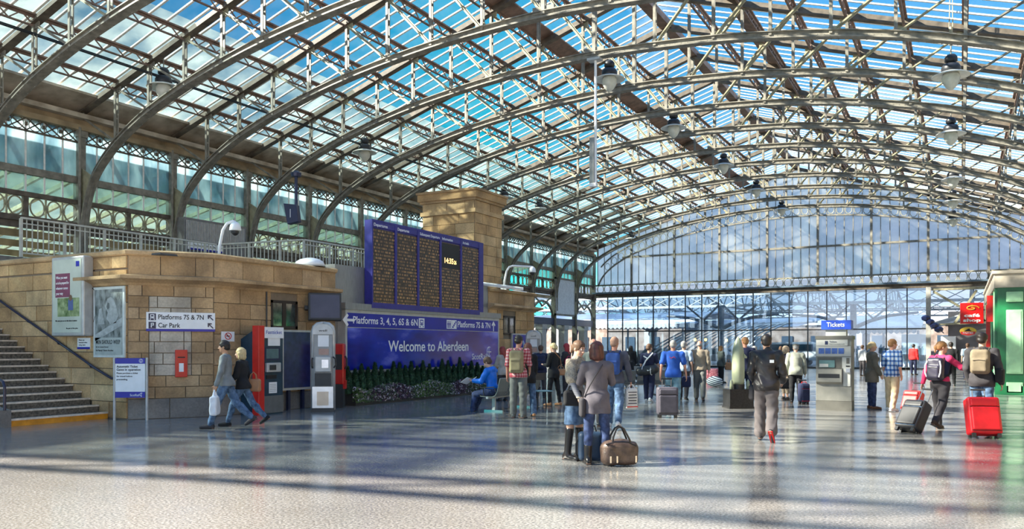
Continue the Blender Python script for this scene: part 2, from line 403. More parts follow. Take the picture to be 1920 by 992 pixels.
# ---- wall_left and wall_right: columns, clerestory, cornice
def clerestory(name, X, sgn):
    """sgn = +1 when the hall lies towards +X"""
    root = struct(MB().box(X-.22, ya, 9.28, X+.10, yb, 9.74).build(name, M_CORN))
    mb = MB(); mb.box(X-.05*sgn-.1, ya, 9.12, X+.25*sgn+.0 if sgn > 0 else X+.05, yb, 9.30); mb.build('cornice_moulding', M_CORN, root)
    mb = MB(); xs = sorted((X+.10*sgn, X+.42*sgn)); mb.box(xs[0], ya, 9.50, xs[1], yb, 9.66); mb.build('gutter', M_BOARD, root)
    mb = MB(); mb.box(X-.09, ya, 7.28, X+.09, yb, 7.52); mb.build('rail', M_STEEL, root)
    mb = MB(); mb.box(X-.10, ya, 6.55, X+.10, yb, 6.70); mb.build('rail', M_STEELD, root)
    mb = MB(); mb.box(X-.14, ya, 5.72, X+.14, yb, 5.90); mb.box(X-.04, ya, 5.50, X+.04, yb, 5.72); mb.build('girder', M_STEELD, root)
    # prototypes, origin at bay start
    col = MB(); col.box(-.16, -.13, 0, .16, .13, 9.28); col.box(-.22, -.19, 0, .22, .19, .5); col.box(-.21, -.18, 5.45, .21, .18, 5.95); col.box(-.21, -.18, 8.9, .21, .18, 9.25)
    col.tube([(sgn*.24, -.15, .5), (sgn*.24, -.15, 9.2)], .05, 8)
    c0 = col.build('column', M_STEEL, root, loc=(X, YK(KMIN), 0))
    for k in range(KMIN+1, KMAX+1): copy_part(c0, root, (X, YK(k), 0))
    pw = BAY/6
    pu = MB().box(-.008, .03, 7.52, .008, pw-.03, 9.12).build('glass_pane', M_GLASS_CLER, root, loc=(X, YK(KMIN), 0))
    pl = MB().box(-.008, .03, 6.70, .008, pw-.03, 7.28).build('glass_pane', M_GLASS_CLR, root, loc=(X, YK(KMIN), 0))
    gb = MB().box(-.035, -.028, 6.70, .035, .028, 9.12).build('glazing_bar', M_BAR, root, loc=(X, YK(KMIN)+pw, 0))
    rg = MB(); rg.tube([(0, .235*math.cos(t), 6.225+.30*math.sin(t)) for t in [2*PI*i/18 for i in range(18)]], .028, 5, closed=True)
    rg = rg.build('oval_ring', M_STEELP, root, loc=(X, YK(KMIN)+.34, 0))
    rp = MB().box(-.03, -.02, 5.90, .03, .02, 6.55).cbox((0, 0, 6.22), .05, .16, .05).build('ring_bar', M_STEELP, root, loc=(X, YK(KMIN)+.04, 0))
    hp = MB().box(-.07, -.08, 5.90, .07, .08, 6.55).build('short_post', M_STEELD, root, loc=(X, YK(KMIN)+BAY/2, 0))
    lat = MB(); n = 6; s = (BAY-.3)/n
    for i in range(n):
        y = .15+i*s
        lat.bar((0, y, 8.74), (0, y+s, 9.14), .04, .035, (1,0,0)); lat.bar((0, y+s, 8.74), (0, y, 9.14), .04, .035, (1,0,0))
        lat.cbox((0, y, 8.94), .06, .09, .12); lat.tube([(0, y+s/2+s*.36*math.cos(t), 8.94+.20*math.sin(t)) for t in [2*PI*q/12 for q in range(12)]], .014, 4, closed=True)
    lat.box(-.03, .1, 8.68, .03, BAY-.1, 8.74)
    la = lat.build('lattice_frieze', M_STEELD, root, loc=(X+.06*sgn, YK(KMIN), 0))
    first = True
    for k in range(KMIN, KMAX):
        y = YK(k)
        if k > KMIN: copy_part(la, root, (X+.06*sgn, y, 0)); copy_part(hp, root, (X, y+BAY/2, 0))
        for i in range(6):
            if k > KMIN or i: copy_part(pu, root, (X, y+i*pw, 0)); copy_part(pl, root, (X, y+i*pw, 0))
            if i and not (k == KMIN and i == 1): copy_part(gb, root, (X, y+i*pw, 0))
            yy = y+.42+(i % 3)*.58+(i//3)*(BAY/2-.02)
            copy_part(rg, root, (X, yy, 0)); copy_part(rp, root, (X, yy+.29, 0))
    return root
wl = clerestory('wall_left', XL, 1)
# right side: same clerestory over a rendered stone wall
M_STONE_PL = mat('plain_sandstone', (.50,.38,.23), .85, var=.2, scale=2, bump=.2)
wr = struct(MB().box(XR+.1, ya, 0, XR+.6, yb, 5.5).box(XR-.10, ya, 9.28, XR+.22, yb, 9.74).build('wall_right', M_STONE_PL))
mb = MB()
for k in range(KMIN, KMAX+1): mb.box(XR-.16, YK(k)-.13, 0, XR+.16, YK(k)+.13, 9.28)
mb.build('column_row', M_STEEL, wr)['kind'] = 'stuff'
MB().box(XR-.01, ya, 5.5, XR+.01, yb, 9.28).build('clerestory_glass', M_GLASS_CLER, wr)
MB().box(XR-.08, ya, 7.28, XR+.08, yb, 7.52).build('rail', M_STEEL, wr)

# ---- wall_far: the gable
YF = YG
wf = struct(MB().box(XL, YF-.10, 5.80, XR, YF+.10, 5.98).box(XL, YF-.16, 5.66, XR, YF+.16, 5.80).build('wall_far', M_STEELD))
MB().box(XL, YF-.08, 6.62, XR, YF+.08, 6.74).build('rail', M_STEEL, wf)
MB().box(XL, YF-.30, 5.98, XR, YF-.12, 6.10).build('gutter', mat('blue_grey_gutter', (.10,.15,.20), .5), wf)
posts = [XC+1.55+3.6*i for i in range(-4, 4)]
def zin(off): 
    pts = ARCH
    off = abs(off)
    for (a, za), (b, zb_) in zip(pts, pts[1:]):
        if a <= off <= b and b > a: return za+(zb_-za)*(off-a)/(b-a)
    return 5.0
for x in posts:
    MB().box(x-.075, YF-.12, 5.98, x+.075, YF+.08, zroof(abs(x-XC))).build('gable_post', M_STEEL, wf)
MB().box(XL+2.6, YF-.07, 8.86, XR-2.6, YF+.07, 9.0).build('transom', M_STEEL, wf)
ad = [(o, z) for o, z in dn if z > 6.6]
mb = MB(); seg_chord(mb, ad, .16, .10); mb.build('arch_rib', M_STEEL, wf, loc=(XC, YF, 0))
mb = MB(); seg_chord(mb, [(o*1.015, z+.72) for o, z in ad if z > 7.4], .16, .09); mb.build('arch_rib', M_STEEL, wf, loc=(XC, YF, 0))
mb = MB(); seg_chord(mb, [(-16.25, ZE), (0, ZR)], .24, .22); seg_chord(mb, [(0, ZR), (16.25, ZE)], .24, .22); mb.build('gable_rafter', M_STEELD, wf, loc=(XC, YF, 0))
pw = .6; xs = [XC+1.55-3.6*4+.6*i for i in range(-5, 54)]
xs = [x for x in xs if XL+.1 < x < XR-.1]
rg0 = None; rt0 = None; bt0 = None
for i, x in enumerate(xs):
    x1 = x+pw
    zt = zroof(abs(min(max(x+.3, XL+.3), XR-.3)-XC))
    if all(abs(x-p) > .1 for p in posts):
        MB().box(x-.022, YF-.04, 6.72, x+.022, YF+.03, zt).build('gable_mullion', M_STEEL, wf)
    if x1 < XR:
        zi = zin(x+.3-XC)
        lev = [6.74, 8.86] if zi > 8.9 else [6.74]
        zs = [6.74]+([8.93] if zi > 9.1 else [])+[zi]+[max(zi+.3, zt-.05)]
        a0, a1 = x+.02, x1-.02
        zu0, zu1 = zroof(abs(a0-XC)), zroof(abs(a1-XC))
        if zi > 9.1:
            MB().box(a0, YF-.008, 6.74, a1, YF+.008, 8.9).build('frosted_pane', M_GLASS_GAB, wf)
            MB().box(a0, YF-.008, 8.97, a1, YF+.008, zi).build('frosted_pane', M_GLASS_GAB, wf)
        else: MB().box(a0, YF-.008, 6.74, a1, YF+.008, max(zi, 7.2)).build('frosted_pane', M_GLASS_GAB, wf)
        zb_ = max(zi, 7.2)
        MB().add([(a0, YF, zb_), (a1, YF, zb_), (a1, YF, zu1), (a0, YF, zu0), (a0, YF+.012, zb_), (a1, YF+.012, zb_), (a1, YF+.012, zu1), (a0, YF+.012, zu0)],
                 [(0,1,2,3),(7,6,5,4),(0,4,5,1),(1,5,6,2),(2,6,7,3),(3,7,4,0)]).build('frosted_pane', M_GLASS_GAB, wf)
        if rg0 is None:
            rg0 = MB().tube([(.25*math.cos(t), 0, .32*math.sin(t)) for t in [2*PI*q/16 for q in range(16)]], .026, 5, closed=True).build('oval_ring', M_STEELP, wf)
        else: rg0 = copy_part(rg0, wf)
        rg0.location = (x+.3, YF-.10, 6.36)
        if bt0 is None: bt0 = MB().box(-.016, -.02, -.32, .016, .02, .32).cbox((0, 0, 0), .16, .03, .03).build('ring_bar', M_STEELP, wf)
        else: bt0 = copy_part(bt0, wf)
        bt0.location = (x, YF-.10, 6.36)
        if zi > 7.5:
            if rt0 is None: rt0 = MB().tube([(.22*math.cos(t), 0, .28*math.sin(t)) for t in [2*PI*q/16 for q in range(16)]], .024, 5, closed=True).build('arch_ring', M_STEELP, wf)
            else: rt0 = copy_part(rt0, wf)
            rt0.location = (x+.3, YF-.06, zi+.38)
# shop-front screen under the girder
XS1 = -2.0
ms = [XS1-1.317*i for i in range(19)]
for i, x in enumerate(ms):
    MB().box(x-.035, YF-.06, 0, x+.035, YF+.06, 5.66).build('screen_mullion', M_DARK, wf)
    if i < 18:
        MB().box(ms[i+1]+.035, YF-.008, .12, x-.035, YF+.008, 2.80).build('screen_pane', M_GLASS_SCR, wf)
        MB().box(ms[i+1]+.035, YF-.008, 2.90, x-.035, YF+.008, 5.66).build('screen_pane', M_GLASS_SCR, wf)
MB().box(ms[-1], YF-.05, 2.80, XS1, YF+.05, 2.89).box(ms[-1], YF-.05, 0, XS1, YF+.05, .12).build('screen_rail', M_DARK, wf)
MB().box(XS1-.14, YF-.2, 0, XS1+.16, YF+.2, 5.7).build('stone_pier', mat('grey_post', (.38,.36,.32), .6), wf)
# ================================================================== KIOSK BUILDING
def stone_mat(name, c0, c1, c2, bump=.35):
    m = bpy.data.materials.new(name); m.use_nodes = True; nt = m.node_tree; b = nt.nodes['Principled BSDF']
    b.inputs['Roughness'].default_value = .85
    oi = nd(nt, 'ShaderNodeObjectInfo'); tc = nd(nt, 'ShaderNodeTexCoord'); ge = nd(nt, 'ShaderNodeNewGeometry')
    r = ramp(nt, oi.outputs['Random'], [(0, c0), (.5, c1), (1, c2)])
    n = nd(nt, 'ShaderNodeTexNoise', i_Scale=1.3, i_Detail=6.); nt.links.new(ge.outputs['Position'], n.inputs['Vector'])
    n2 = nd(nt, 'ShaderNodeTexNoise', i_Scale=22., i_Detail=4.); nt.links.new(ge.outputs['Position'], n2.inputs['Vector'])
    rr = ramp(nt, n.outputs['Fac'], [(.34, (.62,.60,.58)), (.62, (1.12,1.1,1.06))])
    r2 = ramp(nt, n2.outputs['Fac'], [(.3, (.84,.83,.82)), (.7, (1.08,1.08,1.08))])
    m1 = nd(nt, 'ShaderNodeMixRGB', blend_type='MULTIPLY', i_Fac=1.); m2 = nd(nt, 'ShaderNodeMixRGB', blend_type='MULTIPLY', i_Fac=1.)
    nt.links.new(r.outputs[0], m1.inputs[1]); nt.links.new(rr.outputs[0], m1.inputs[2]); nt.links.new(m1.outputs[0], m2.inputs[1]); nt.links.new(r2.outputs[0], m2.inputs[2])
    nt.links.new(m2.outputs[0], b.inputs['Base Color'])
    bp = nd(nt, 'ShaderNodeBump', i_Strength=bump, i_Distance=.015); nt.links.new(n2.outputs['Fac'], bp.inputs['Height']); nt.links.new(bp.outputs[0], b.inputs['Normal'])
    return m
M_SAND = stone_mat('warm_sandstone', (.52,.32,.145), (.62,.40,.19), (.70,.49,.26))
M_SANDB = stone_mat('brown_sandstone', (.44,.28,.14), (.54,.36,.185), (.62,.44,.255))
M_WHITEB = stone_mat('cream_painted_stone', (.60,.53,.43), (.66,.60,.49), (.56,.49,.38), .2)
M_PLINTH = stone_mat('grey_granite_plinth', (.20,.19,.18), (.25,.235,.215), (.28,.26,.24))
M_MORT = mat('mortar', (.26,.20,.14), .9, scale=4)
M_BLUE = mat('royal_blue_print', (.008,.014,.34), .35, var=.15, scale=2)
M_NAVY = mat('navy_metal', (.01,.016,.06), .35, var=.2, scale=3)
M_DEEP = mat('indigo_frame', (.035,.03,.24), .4, var=.15)
M_WHITE = mat('white_print', (.90,.90,.89), .45, var=.04)
M_BLACK = mat('black_print', (.012,.012,.014), .5, var=.1)
M_GREY = mat('brushed_grey_cladding', (.30,.30,.29), .35, metal=.3, var=.12, scale=4, stretch=(1,8,1))
M_GREYL = mat('light_grey_metal', (.50,.50,.48), .35, metal=.2, var=.1)
M_CHROME = mat('stainless_steel', (.55,.55,.55), .22, metal=.9, var=.1)
M_RED = mat('red_enamel', (.62,.018,.012), .3, var=.1)
M_RAILW = mat('cream_railing_paint', (.62,.60,.50), .45, var=.12)
M_DK = mat('charcoal_plastic', (.03,.03,.032), .4)

def fbox(mb, O, U, N, u0, u1, n0, n1, z0, z1):
    O = Vector(O); U = Vector(U).normalized(); N = Vector(N).normalized(); vs = []
    for z in (z0, z1):
        for u, n in ((u0,n0),(u1,n0),(u1,n1),(u0,n1)):
            p = O+U*u+N*n; vs.append((p.x, p.y, z))
    return mb.add(vs, [(0,3,2,1),(4,5,6,7),(0,1,5,4),(1,2,6,5),(2,3,7,6),(3,0,4,7)])
def stone_face(parent, O, U, N, L, z0, z1, ch, bl, m, opens=(), white=None, seed=1, name='stone_block', u_min=None):
    rn = random.Random(seed); O = Vector(O); U = Vector(U).normalized()
    nrow = max(1, round((z1-z0)/ch)); h = (z1-z0)/nrow
    for r in range(nrow):
        za, zb = z0+r*h, z0+(r+1)*h
        cuts = [0.0]; u = (bl*.5 if r % 2 else bl)*rn.uniform(.8, 1.1)
        while u < L-.15: cuts.append(u); u += bl*rn.uniform(.72, 1.3)
        cuts.append(L)
        segs = list(zip(cuts, cuts[1:]))
        for (oa, ob, oz0, oz1) in opens:
            if za < oz1-.02 and zb > oz0+.02:
                ns = []
                for a, b in segs:
                    if b <= oa or a >= ob: ns.append((a, b))
                    else:
                        if a < oa: ns.append((a, oa))
                        if b > ob: ns.append((ob, b))
                segs = ns
        if white:
            wa, wb, w0, w1 = white
            if (za+zb)/2 > w0 and (za+zb)/2 < w1:
                ns = []
                for a, b in segs:
                    ps = [a]+[c for c in (wa, wb) if a < c < b]+[b]; ns += list(zip(ps, ps[1:]))
                segs = ns
        for a, b in segs:
            if b-a < .05: continue
            if u_min and b < u_min(za): continue
            g = .009; pr = rn.uniform(.028, .042)
            mm = m
            if white and (a+b)/2 > white[0] and (a+b)/2 < white[1] and white[2] < (za+zb)/2 < white[3]: mm = M_WHITEB
            mb = MB(); fbox(mb, O, U, N, a+g, b-g, -.02, pr, za+g, zb-g); mb.build(name, mm, parent)

KX, KY0 = -15.0, 11.57
A_, B_ = Vector((-16.0, KY0, 0)), Vector((-15.0, 13.03, 0))
UF = (B_-A_).normalized(); NF = Vector((UF.y, -UF.x, 0)); LF = (B_-A_).length
YE1 = 17.15; YS2, YE2 = 25.35, 28.97
kiosk = thing('sandstone_kiosk', 'low sandstone building with a stepped parapet behind the ticket machine and departure board', 'building', (-16, 14, 0))
def W2L(o):  # parts are built in world coordinates: undo the parent's offset
    o.matrix_parent_inverse = Matrix.Translation(-Vector(kiosk.location)); return o
kiosk.location = (0, 0, 0)
core = [(-21.2, KY0), (A_.x, A_.y), (B_.x, B_.y), (KX, YE2), (-21.2, YE2)]
MB().prism(core, lambda u, v, w: (u, v, w), 0, 3.62).build('core', M_MORT, kiosk)
# stair wall (faces the camera), chamfer, long side
stone_face(kiosk, (-21.2, KY0, 0), (1,0,0), (0,-1,0), 5.2, .02, 3.30, .364, .80, M_SAND, seed=3, u_min=lambda z: 5.2-.55-(z-.15)*2.2-.5)
stone_face(kiosk, A_, UF, NF, LF, .45, 2.97, .252, .55, M_SANDB, seed=5, white=(.42, 1.30, .95, 2.72))
stone_face(kiosk, B_, (0,1,0), (1,0,0), YE1-B_.y, .45, 2.97, .36, .75, M_SANDB, opens=[(14.78-13.03, 15.7-13.03, 2.05, 2.76)], seed=7)
stone_face(kiosk, (KX, YS2, 0), (0,1,0), (1,0,0), YE2-YS2, .45, 2.97, .36, .75, M_SAND, opens=[(26.45-YS2, 27.4-YS2, 2.05, 2.76)], seed=8)
# plinth
stone_face(kiosk, A_, UF, NF, LF, 0, .45, .45, .9, M_PLINTH, seed=9, name='plinth_block')
stone_face(kiosk, B_, (0,1,0), (1,0,0), YE1-B_.y, 0, .45, .45, 1.1, M_PLINTH, seed=10, name='plinth_block')
stone_face(kiosk, (KX, YS2, 0), (0,1,0), (1,0,0), YE2-YS2, 0, .45, .45, 1.1, M_PLINTH, seed=10, name='plinth_block')
# parapet courses
stone_face(kiosk, A_-UF*0, UF, NF, LF, 3.17, 3.62, .45, .7, M_SANDB, seed=11, name='parapet_block')
stone_face(kiosk, B_, (0,1,0), (1,0,0), YE1-B_.y, 3.17, 3.62, .45, .9, M_SANDB, seed=12, name='parapet_block')
stone_face(kiosk, (KX, YS2, 0), (0,1,0), (1,0,0), YE2-YS2, 3.17, 3.62, .45, .9, M_SANDB, seed=13, name='parapet_block')
stone_face(kiosk, (-21.2, KY0, 0), (1,0,0), (0,-1,0), 5.2, 3.33, 3.60, .27, .9, M_SAND, seed=14, name='parapet_block')
def run(path, prof, m, name):
    """sweep profile [(n,z)] along a polyline with outward normals on the right-hand side of travel"""
    P = [Vector((x, y, 0)) for x, y in path]; vs = []; n = len(prof)
    for i, p in enumerate(P):
        t0 = (P[i]-P[i-1]).normalized() if i else (P[1]-P[0]).normalized(); t1 = (P[i+1]-P[i]).normalized() if i < len(P)-1 else t0
        n0 = Vector((t0.y, -t0.x, 0)); n1 = Vector((t1.y, -t1.x, 0)); nn = (n0+n1).normalized(); k = 1/max(.3, nn.dot(n0))
        for a, z in prof: vs.append(p+nn*a*k+Vector((0, 0, z)))
    fs = [tuple(range(n)), tuple((len(P)-1)*n+i for i in range(n))[::-1]]
    for i in range(len(P)-1):
        for k in range(n):
            l = (k+1) % n; fs.append((i*n+k, (i+1)*n+k, (i+1)*n+l, i*n+l))
    return MB().add(vs, fs).build(name, m, kiosk)
corn = [(-.1,2.95),(.06,2.95),(.10,3.0),(.24,3.06),(.30,3.08),(.30,3.15),(.06,3.19),(-.1,3.19)]
cop = [(-.3,3.60),(.06,3.60),(.10,3.63),(.12,3.70),(.02,3.74),(-.3,3.74)]
run([(-17.5, KY0), (A_.x, A_.y), (B_.x, B_.y), (KX, YE1)], corn, M_SANDB, 'cornice')
run([(KX, YS2), (KX, YE2), (-16.5, YE2)], corn, M_SANDB, 'cornice')
run([(-21.2, KY0), (A_.x, A_.y), (B_.x, B_.y), (KX, YE1)], cop, M_SANDB, 'coping')
run([(KX, YS2), (KX, YE2), (-16.5, YE2)], cop, M_SANDB, 'coping')
MB().box(-21, 11.9, 3.62, -15.35, 28.6, 3.66).build('flat_roof', mat('roof_felt', (.10,.10,.10), .8), kiosk)
M_WIN = glass_mat('window_glass', (.3,.35,.35), (.5,.55,.5), .2, .6, scale=6, gloss=.15)
for ya_, yb_ in ((14.78, 15.7), (26.45, 27.4)):
    w = MB(); w.box(KX-.02, ya_, 2.05, KX+.035, ya_+.07, 2.76).box(KX-.02, yb_-.07, 2.05, KX+.035, yb_, 2.76).box(KX-.02, ya_, 2.69, KX+.035, yb_, 2.76).box(KX-.02, ya_, 2.05, KX+.035, yb_, 2.12)
    w.box(KX-.02, (ya_+yb_)/2-.06, 2.05, KX+.03, (ya_+yb_)/2+.06, 2.76)
    wo_ = w.build('window', mat('dark_window_timber', (.035,.022,.015), .5), kiosk)
    for q in (0, 1):
        h = (yb_-ya_)/2; MB().box(KX+.002, ya_+q*h+.07, 2.12, KX+.012, ya_+(q+1)*h-.06, 2.69).build('pane', M_WIN, wo_)
MB().tube([(KX+.07, 14.6, 2.95), (KX+.07, 14.6, 1.9)], .018, 6).build('conduit', M_DK, kiosk)
MB().tube([(-17.2, KY0-.06, 2.95), (-17.05, KY0-.06, 2.86), (-17.03, KY0-.06, 2.3), (-17.1, KY0-.06, 2.15)], .014, 6).build('conduit', M_DK, kiosk)

# ------------------------------------------------------------------ sandstone tower
tx0, tx1, ty0, ty1 = -19.75, -17.0, 27.8, 30.2
tower = thing('sandstone_tower', 'square sandstone tower with a corniced cap rising above the departure board', 'tower', (0,0,0))
MB().box(tx0+.12, ty0+.12, 3.7, tx1-.12, ty1-.12, 7.9).build('core', M_MORT, tower)
e = .12
for (O, U, N, L) in (((tx0+e, ty0+e, 0), (1,0,0), (0,-1,0), tx1-tx0-2*e), ((tx1-e, ty0+e, 0), (0,1,0), (1,0,0), ty1-ty0-2*e)):
    stone_face(tower, O, U, N, L, 3.7, 7.0, .42, 1.0, M_SAND, seed=21)
    O2 = Vector(O)
    stone_face(tower, O2, U, N, L, 7.16, 7.5, .34, 1.1, M_SAND, seed=22)
def ring_box(x0, y0, x1, y1, z0, z1, ex, m, name, par):
    return MB().box(x0-ex, y0-ex, z0, x1+ex, y1+ex, z1).build(name, m, par)
ring_box(tx0+e, ty0+e, tx1-e, ty1-e, 7.0, 7.16, .09, M_SAND, 'string_course', tower)
ring_box(tx0+e, ty0+e, tx1-e, ty1-e, 7.5, 7.60, .10, M_SANDB, 'cap_moulding', tower)
ring_box(tx0+e, ty0+e, tx1-e, ty1-e, 7.60, 7.88, .17, M_SAND, 'cap_slab', tower)
ring_box(tx0+e, ty0+e, tx1-e, ty1-e, 7.88, 7.97, .22, M_SANDB, 'cap_edge', tower)
sp_ = MB()
for i in range(40): sp_.bar((tx0+.4+i*.055, ty0+.12, 5.15), (tx0+.42+i*.055, ty0+.05, 5.27), .006, .006)
sp_.build('bird_spikes', M_GREYL, tower)['kind'] = 'stuff'

# ------------------------------------------------------------------ stairs
stairs = thing('staircase', 'broad flight of dark steps with pale nosings climbing left from the concourse', 'stairs', (0,0,0))
M_TREAD = mat('dark_step', (.10,.09,.07), .8, var=.35, scale=20, col2=(.22,.19,.15))
M_NOSE = mat('worn_nosing', (.72,.62,.50), .6, var=.2, scale=10)
M_ORANGE = mat('orange_warning_paint', (.72,.30,.02), .6, var=.2, scale=6)
SX, rise, go = -16.62, .146, .315
for i in range(17):
    x = SX-i*go; z = (i+1)*rise
    MB().box(x-go-.02, 9.38, 0 if i == 0 else z-rise-.02, x, KY0-.05, z-.03).build('step', M_ORANGE if i == 0 else M_TREAD, stairs)
    MB().box(x-.075, 9.38, z-.03, x+.02, KY0-.05, z+.006).build('nosing', M_NOSE, stairs)
    MB().box(x-go+.02, 9.38, z-.03, x-.075, KY0-.05, z).build('tread', M_TREAD, stairs)
MB().box(-25, 8.5, 0, SX-17*go, KY0-.05, 17*rise).build('landing', M_TREAD, stairs)
cb = MB(); cb.prism([(-16.55,0),(-16.55,.34),(-16.9,.38),(-22,2.75),(-22,0)], lambda u,v,w: (u, w, v), 9.05, 9.38); cb.build('kerb_wall', M_PLINTH, stairs)
M_RAILB = mat('dark_blue_handrail', (.02,.02,.055), .35)
def handrail(name, label, y, pts, brk):
    o = MB().tube([(x, y, z) for x, z in pts], .028, 8).build(name, M_RAILB, None); tag(o, label, 'handrail', None)
    for x, z in brk: MB().tube([(x, y, z), (x, y+.02, z-.06), (x, y+.09, z-.07)], .011, 6).build('bracket', M_RAILB, o)
    return o
handrail('handrail', 'dark blue handrail fixed to the sandstone wall above the stairs', KY0-.10, [(-16.3,.90),(-16.42,.90),(-17.0,1.12),(-20.7,2.72),(-21.4,3.0)], [(-17.2,1.2),(-18.4,1.72),(-19.6,2.25)])
h2 = MB().tube([(-16.55, 9.25, .34), (-16.55, 9.25, .80), (-16.6, 9.25, .90), (-16.8, 9.25, .98), (-21.4, 9.25, 3.0)], .028, 8).build('handrail', M_RAILB); tag(h2, 'dark blue handrail on the near kerb of the stairs at the left picture edge', 'handrail')

# ------------------------------------------------------------------ upper level, its deck and railings
deck = MB().prism([(-26.75, 5), (-23.0, 5), (-23.0, 20.1), (-19.4, 20.6), (-19.4, 27.7), (-26.75, 27.7)], lambda u, v, w: (u, v, w), 3.85, 4.1).build('walkway_deck', mat('deck_concrete', (.22,.20,.17), .8, var=.2))
tag(deck, 'raised walkway deck behind the low sandstone building', 'walkway')
def railing(label, pts, loc):
    root = thing('railing', label, 'railing', loc); root.location = (0,0,0)
    P = [Vector(p) for p in pts]
    for a, b in zip(P, P[1:]):
        d = b-a; L = d.length; n = max(1, int(L/.155)); u = d/L
        MB().bar(a+Vector((0,0,1.10)), b+Vector((0,0,1.10)), .09, .05).bar(a+Vector((0,0,.95)), b+Vector((0,0,.95)), .04, .03).bar(a+Vector((0,0,.12)), b+Vector((0,0,.12)), .04, .04).build('rail', M_RAILW, root)
        p0 = None
        for i in range(n+1):
            p = a+u*(L*i/n)
            if i % 8 == 0:
                MB().box(p.x-.035, p.y-.035, p.z, p.x+.035, p.y+.035, p.z+1.08).build('post', M_RAILW, root)
            elif p0 is None: p0 = MB().box(-.012, -.012, .12, .012, .012, 1.08).build('baluster', M_RAILW, root, loc=p)
            else: copy_part(p0, root, p)
    return root
railing('cream metal railing running along the walkway above the stairs and the posters', [(-23.0, 13.3, 4.1), (-23.0, 20.1, 4.1)], None)
railing('cream metal railing turning a corner behind the white dome floodlight', [(-22.9, 20.15, 4.1), (-19.4, 20.65, 4.1), (-19.4, 27.6, 4.1)], None)
# ------------------------------------------------------------------ grey cladding, welcome board, departure board
clad = MB().box(-15.6, YE1, 0, -14.98, YS2, 3.86).box(-15.0, 17.2, 2.62, -14.66, 25.75, 2.80).build('grey_cladding', M_GREY)
tag(clad, 'brushed grey metal cladding wall behind the departure and welcome boards', 'cladding panel')
def cloud_blue():
    m = bpy.data.materials.new('blue_sky_print'); m.use_nodes = True; nt = m.node_tree; b = nt.nodes['Principled BSDF']; b.inputs['Roughness'].default_value = .18
    ge = nd(nt, 'ShaderNodeNewGeometry'); mp = nd(nt, 'ShaderNodeMapping'); mp.inputs['Scale'].default_value = (1, .55, 1.3); nt.links.new(ge.outputs['Position'], mp.inputs[0])
    n = nd(nt, 'ShaderNodeTexNoise', i_Scale=1.1, i_Detail=5.); nt.links.new(mp.outputs[0], n.inputs['Vector'])
    r = ramp(nt, n.outputs['Fac'], [(.40, (.008,.010,.24)), (.56, (.015,.03,.44)), (.72, (.24,.28,.85))]); nt.links.new(r.outputs[0], b.inputs['Base Color'])
    return m
M_CLOUDB = cloud_blue()
WX = -14.70
wb_ = thing('welcome_board', 'long blue welcome board with platform directions above the planter', 'sign', (0,0,0))
MB().box(-14.98, 17.26, .88, WX-.01, 25.7, 2.62).build('frame', M_GREYL, wb_)
MB().box(WX-.01, 17.34, .95, WX, 25.60, 2.12).build('print_panel', M_CLOUDB, wb_)
MB().box(WX-.01, 17.34, 2.14, WX, 25.60, 2.53).build('direction_strip', M_BLUE, wb_)
def textfit(s, name, m, parent, loc, rot, w, h, bold=0.0, ext=.002):
    o = text(s, 1.0, name, m, parent, loc, rot, bold=bold, ext=ext)
    co = [v.co for v in o.data.vertices]; x0 = min(c.x for c in co); x1 = max(c.x for c in co)
    y0 = min(c.y for c in co if True); y1 = max(c.y for c in co)
    sx = w/(x1-x0); sy = h/.70 if h else sx
    for v in o.data.vertices: v.co.x = (v.co.x-x0)*sx; v.co.y *= sy
    return o
X1 = WX+.003
def ytx(px): return at_x(px, 650, WX).y
def yspan(a, b): return ytx(b)-ytx(a)
textfit('Platforms 3, 4, 5, 6S & 6N', 'lettering', M_WHITE, wb_, (X1, ytx(662), 2.245), TX_X, yspan(662, 783), .20, .012)
textfit('Platforms 7S & 7N', 'lettering', M_WHITE, wb_, (X1, ytx(858), 2.25), TX_X, yspan(858, 919), .20, .012)
textfit('Welcome to Aberdeen', 'lettering', M_WHITE, wb_, (X1, ytx(728), 1.46), TX_X, yspan(728, 878), .32, .012)
textfit('ScotRail', 'lettering', M_WHITE, wb_, (X1, ytx(885), 1.16), TX_X, yspan(885, 913), .20, .004)
def arrow(parent, c, s, ang, m, ax='x', th=.004):
    """arrow pointing along angle, drawn in the (horizontal, z) plane"""
    pts = [(.5,0),(.12,.36),(.0,.25),(.16,.07),(-.5,.07),(-.5,-.07),(.16,-.07),(.0,-.25),(.12,-.36)]
    ca, sa = math.cos(ang), math.sin(ang)
    pts = [((x*ca-y*sa)*s, (x*sa+y*ca)*s) for x, y in pts]
    U = Vector((0,1,0)) if ax == 'x' else (Vector((1,0,0)) if ax == 'y' else ax)
    N = Vector((1,0,0)) if ax == 'x' else (Vector((0,-1,0)) if ax == 'y' else Vector((ax.y, -ax.x, 0)))
    c = Vector(c)
    return MB().prism(pts, lambda u, v, w: tuple(c+U*u+Vector((0,0,v))+N*w), 0, th).build('arrow', m, parent)
arrow(wb_, (WX, (ytx(646)+ytx(661))/2, 2.33), .5, PI, M_WHITE); arrow(wb_, (WX, (ytx(922)+ytx(931))/2-.05, 2.33), .36, PI/2, M_WHITE)
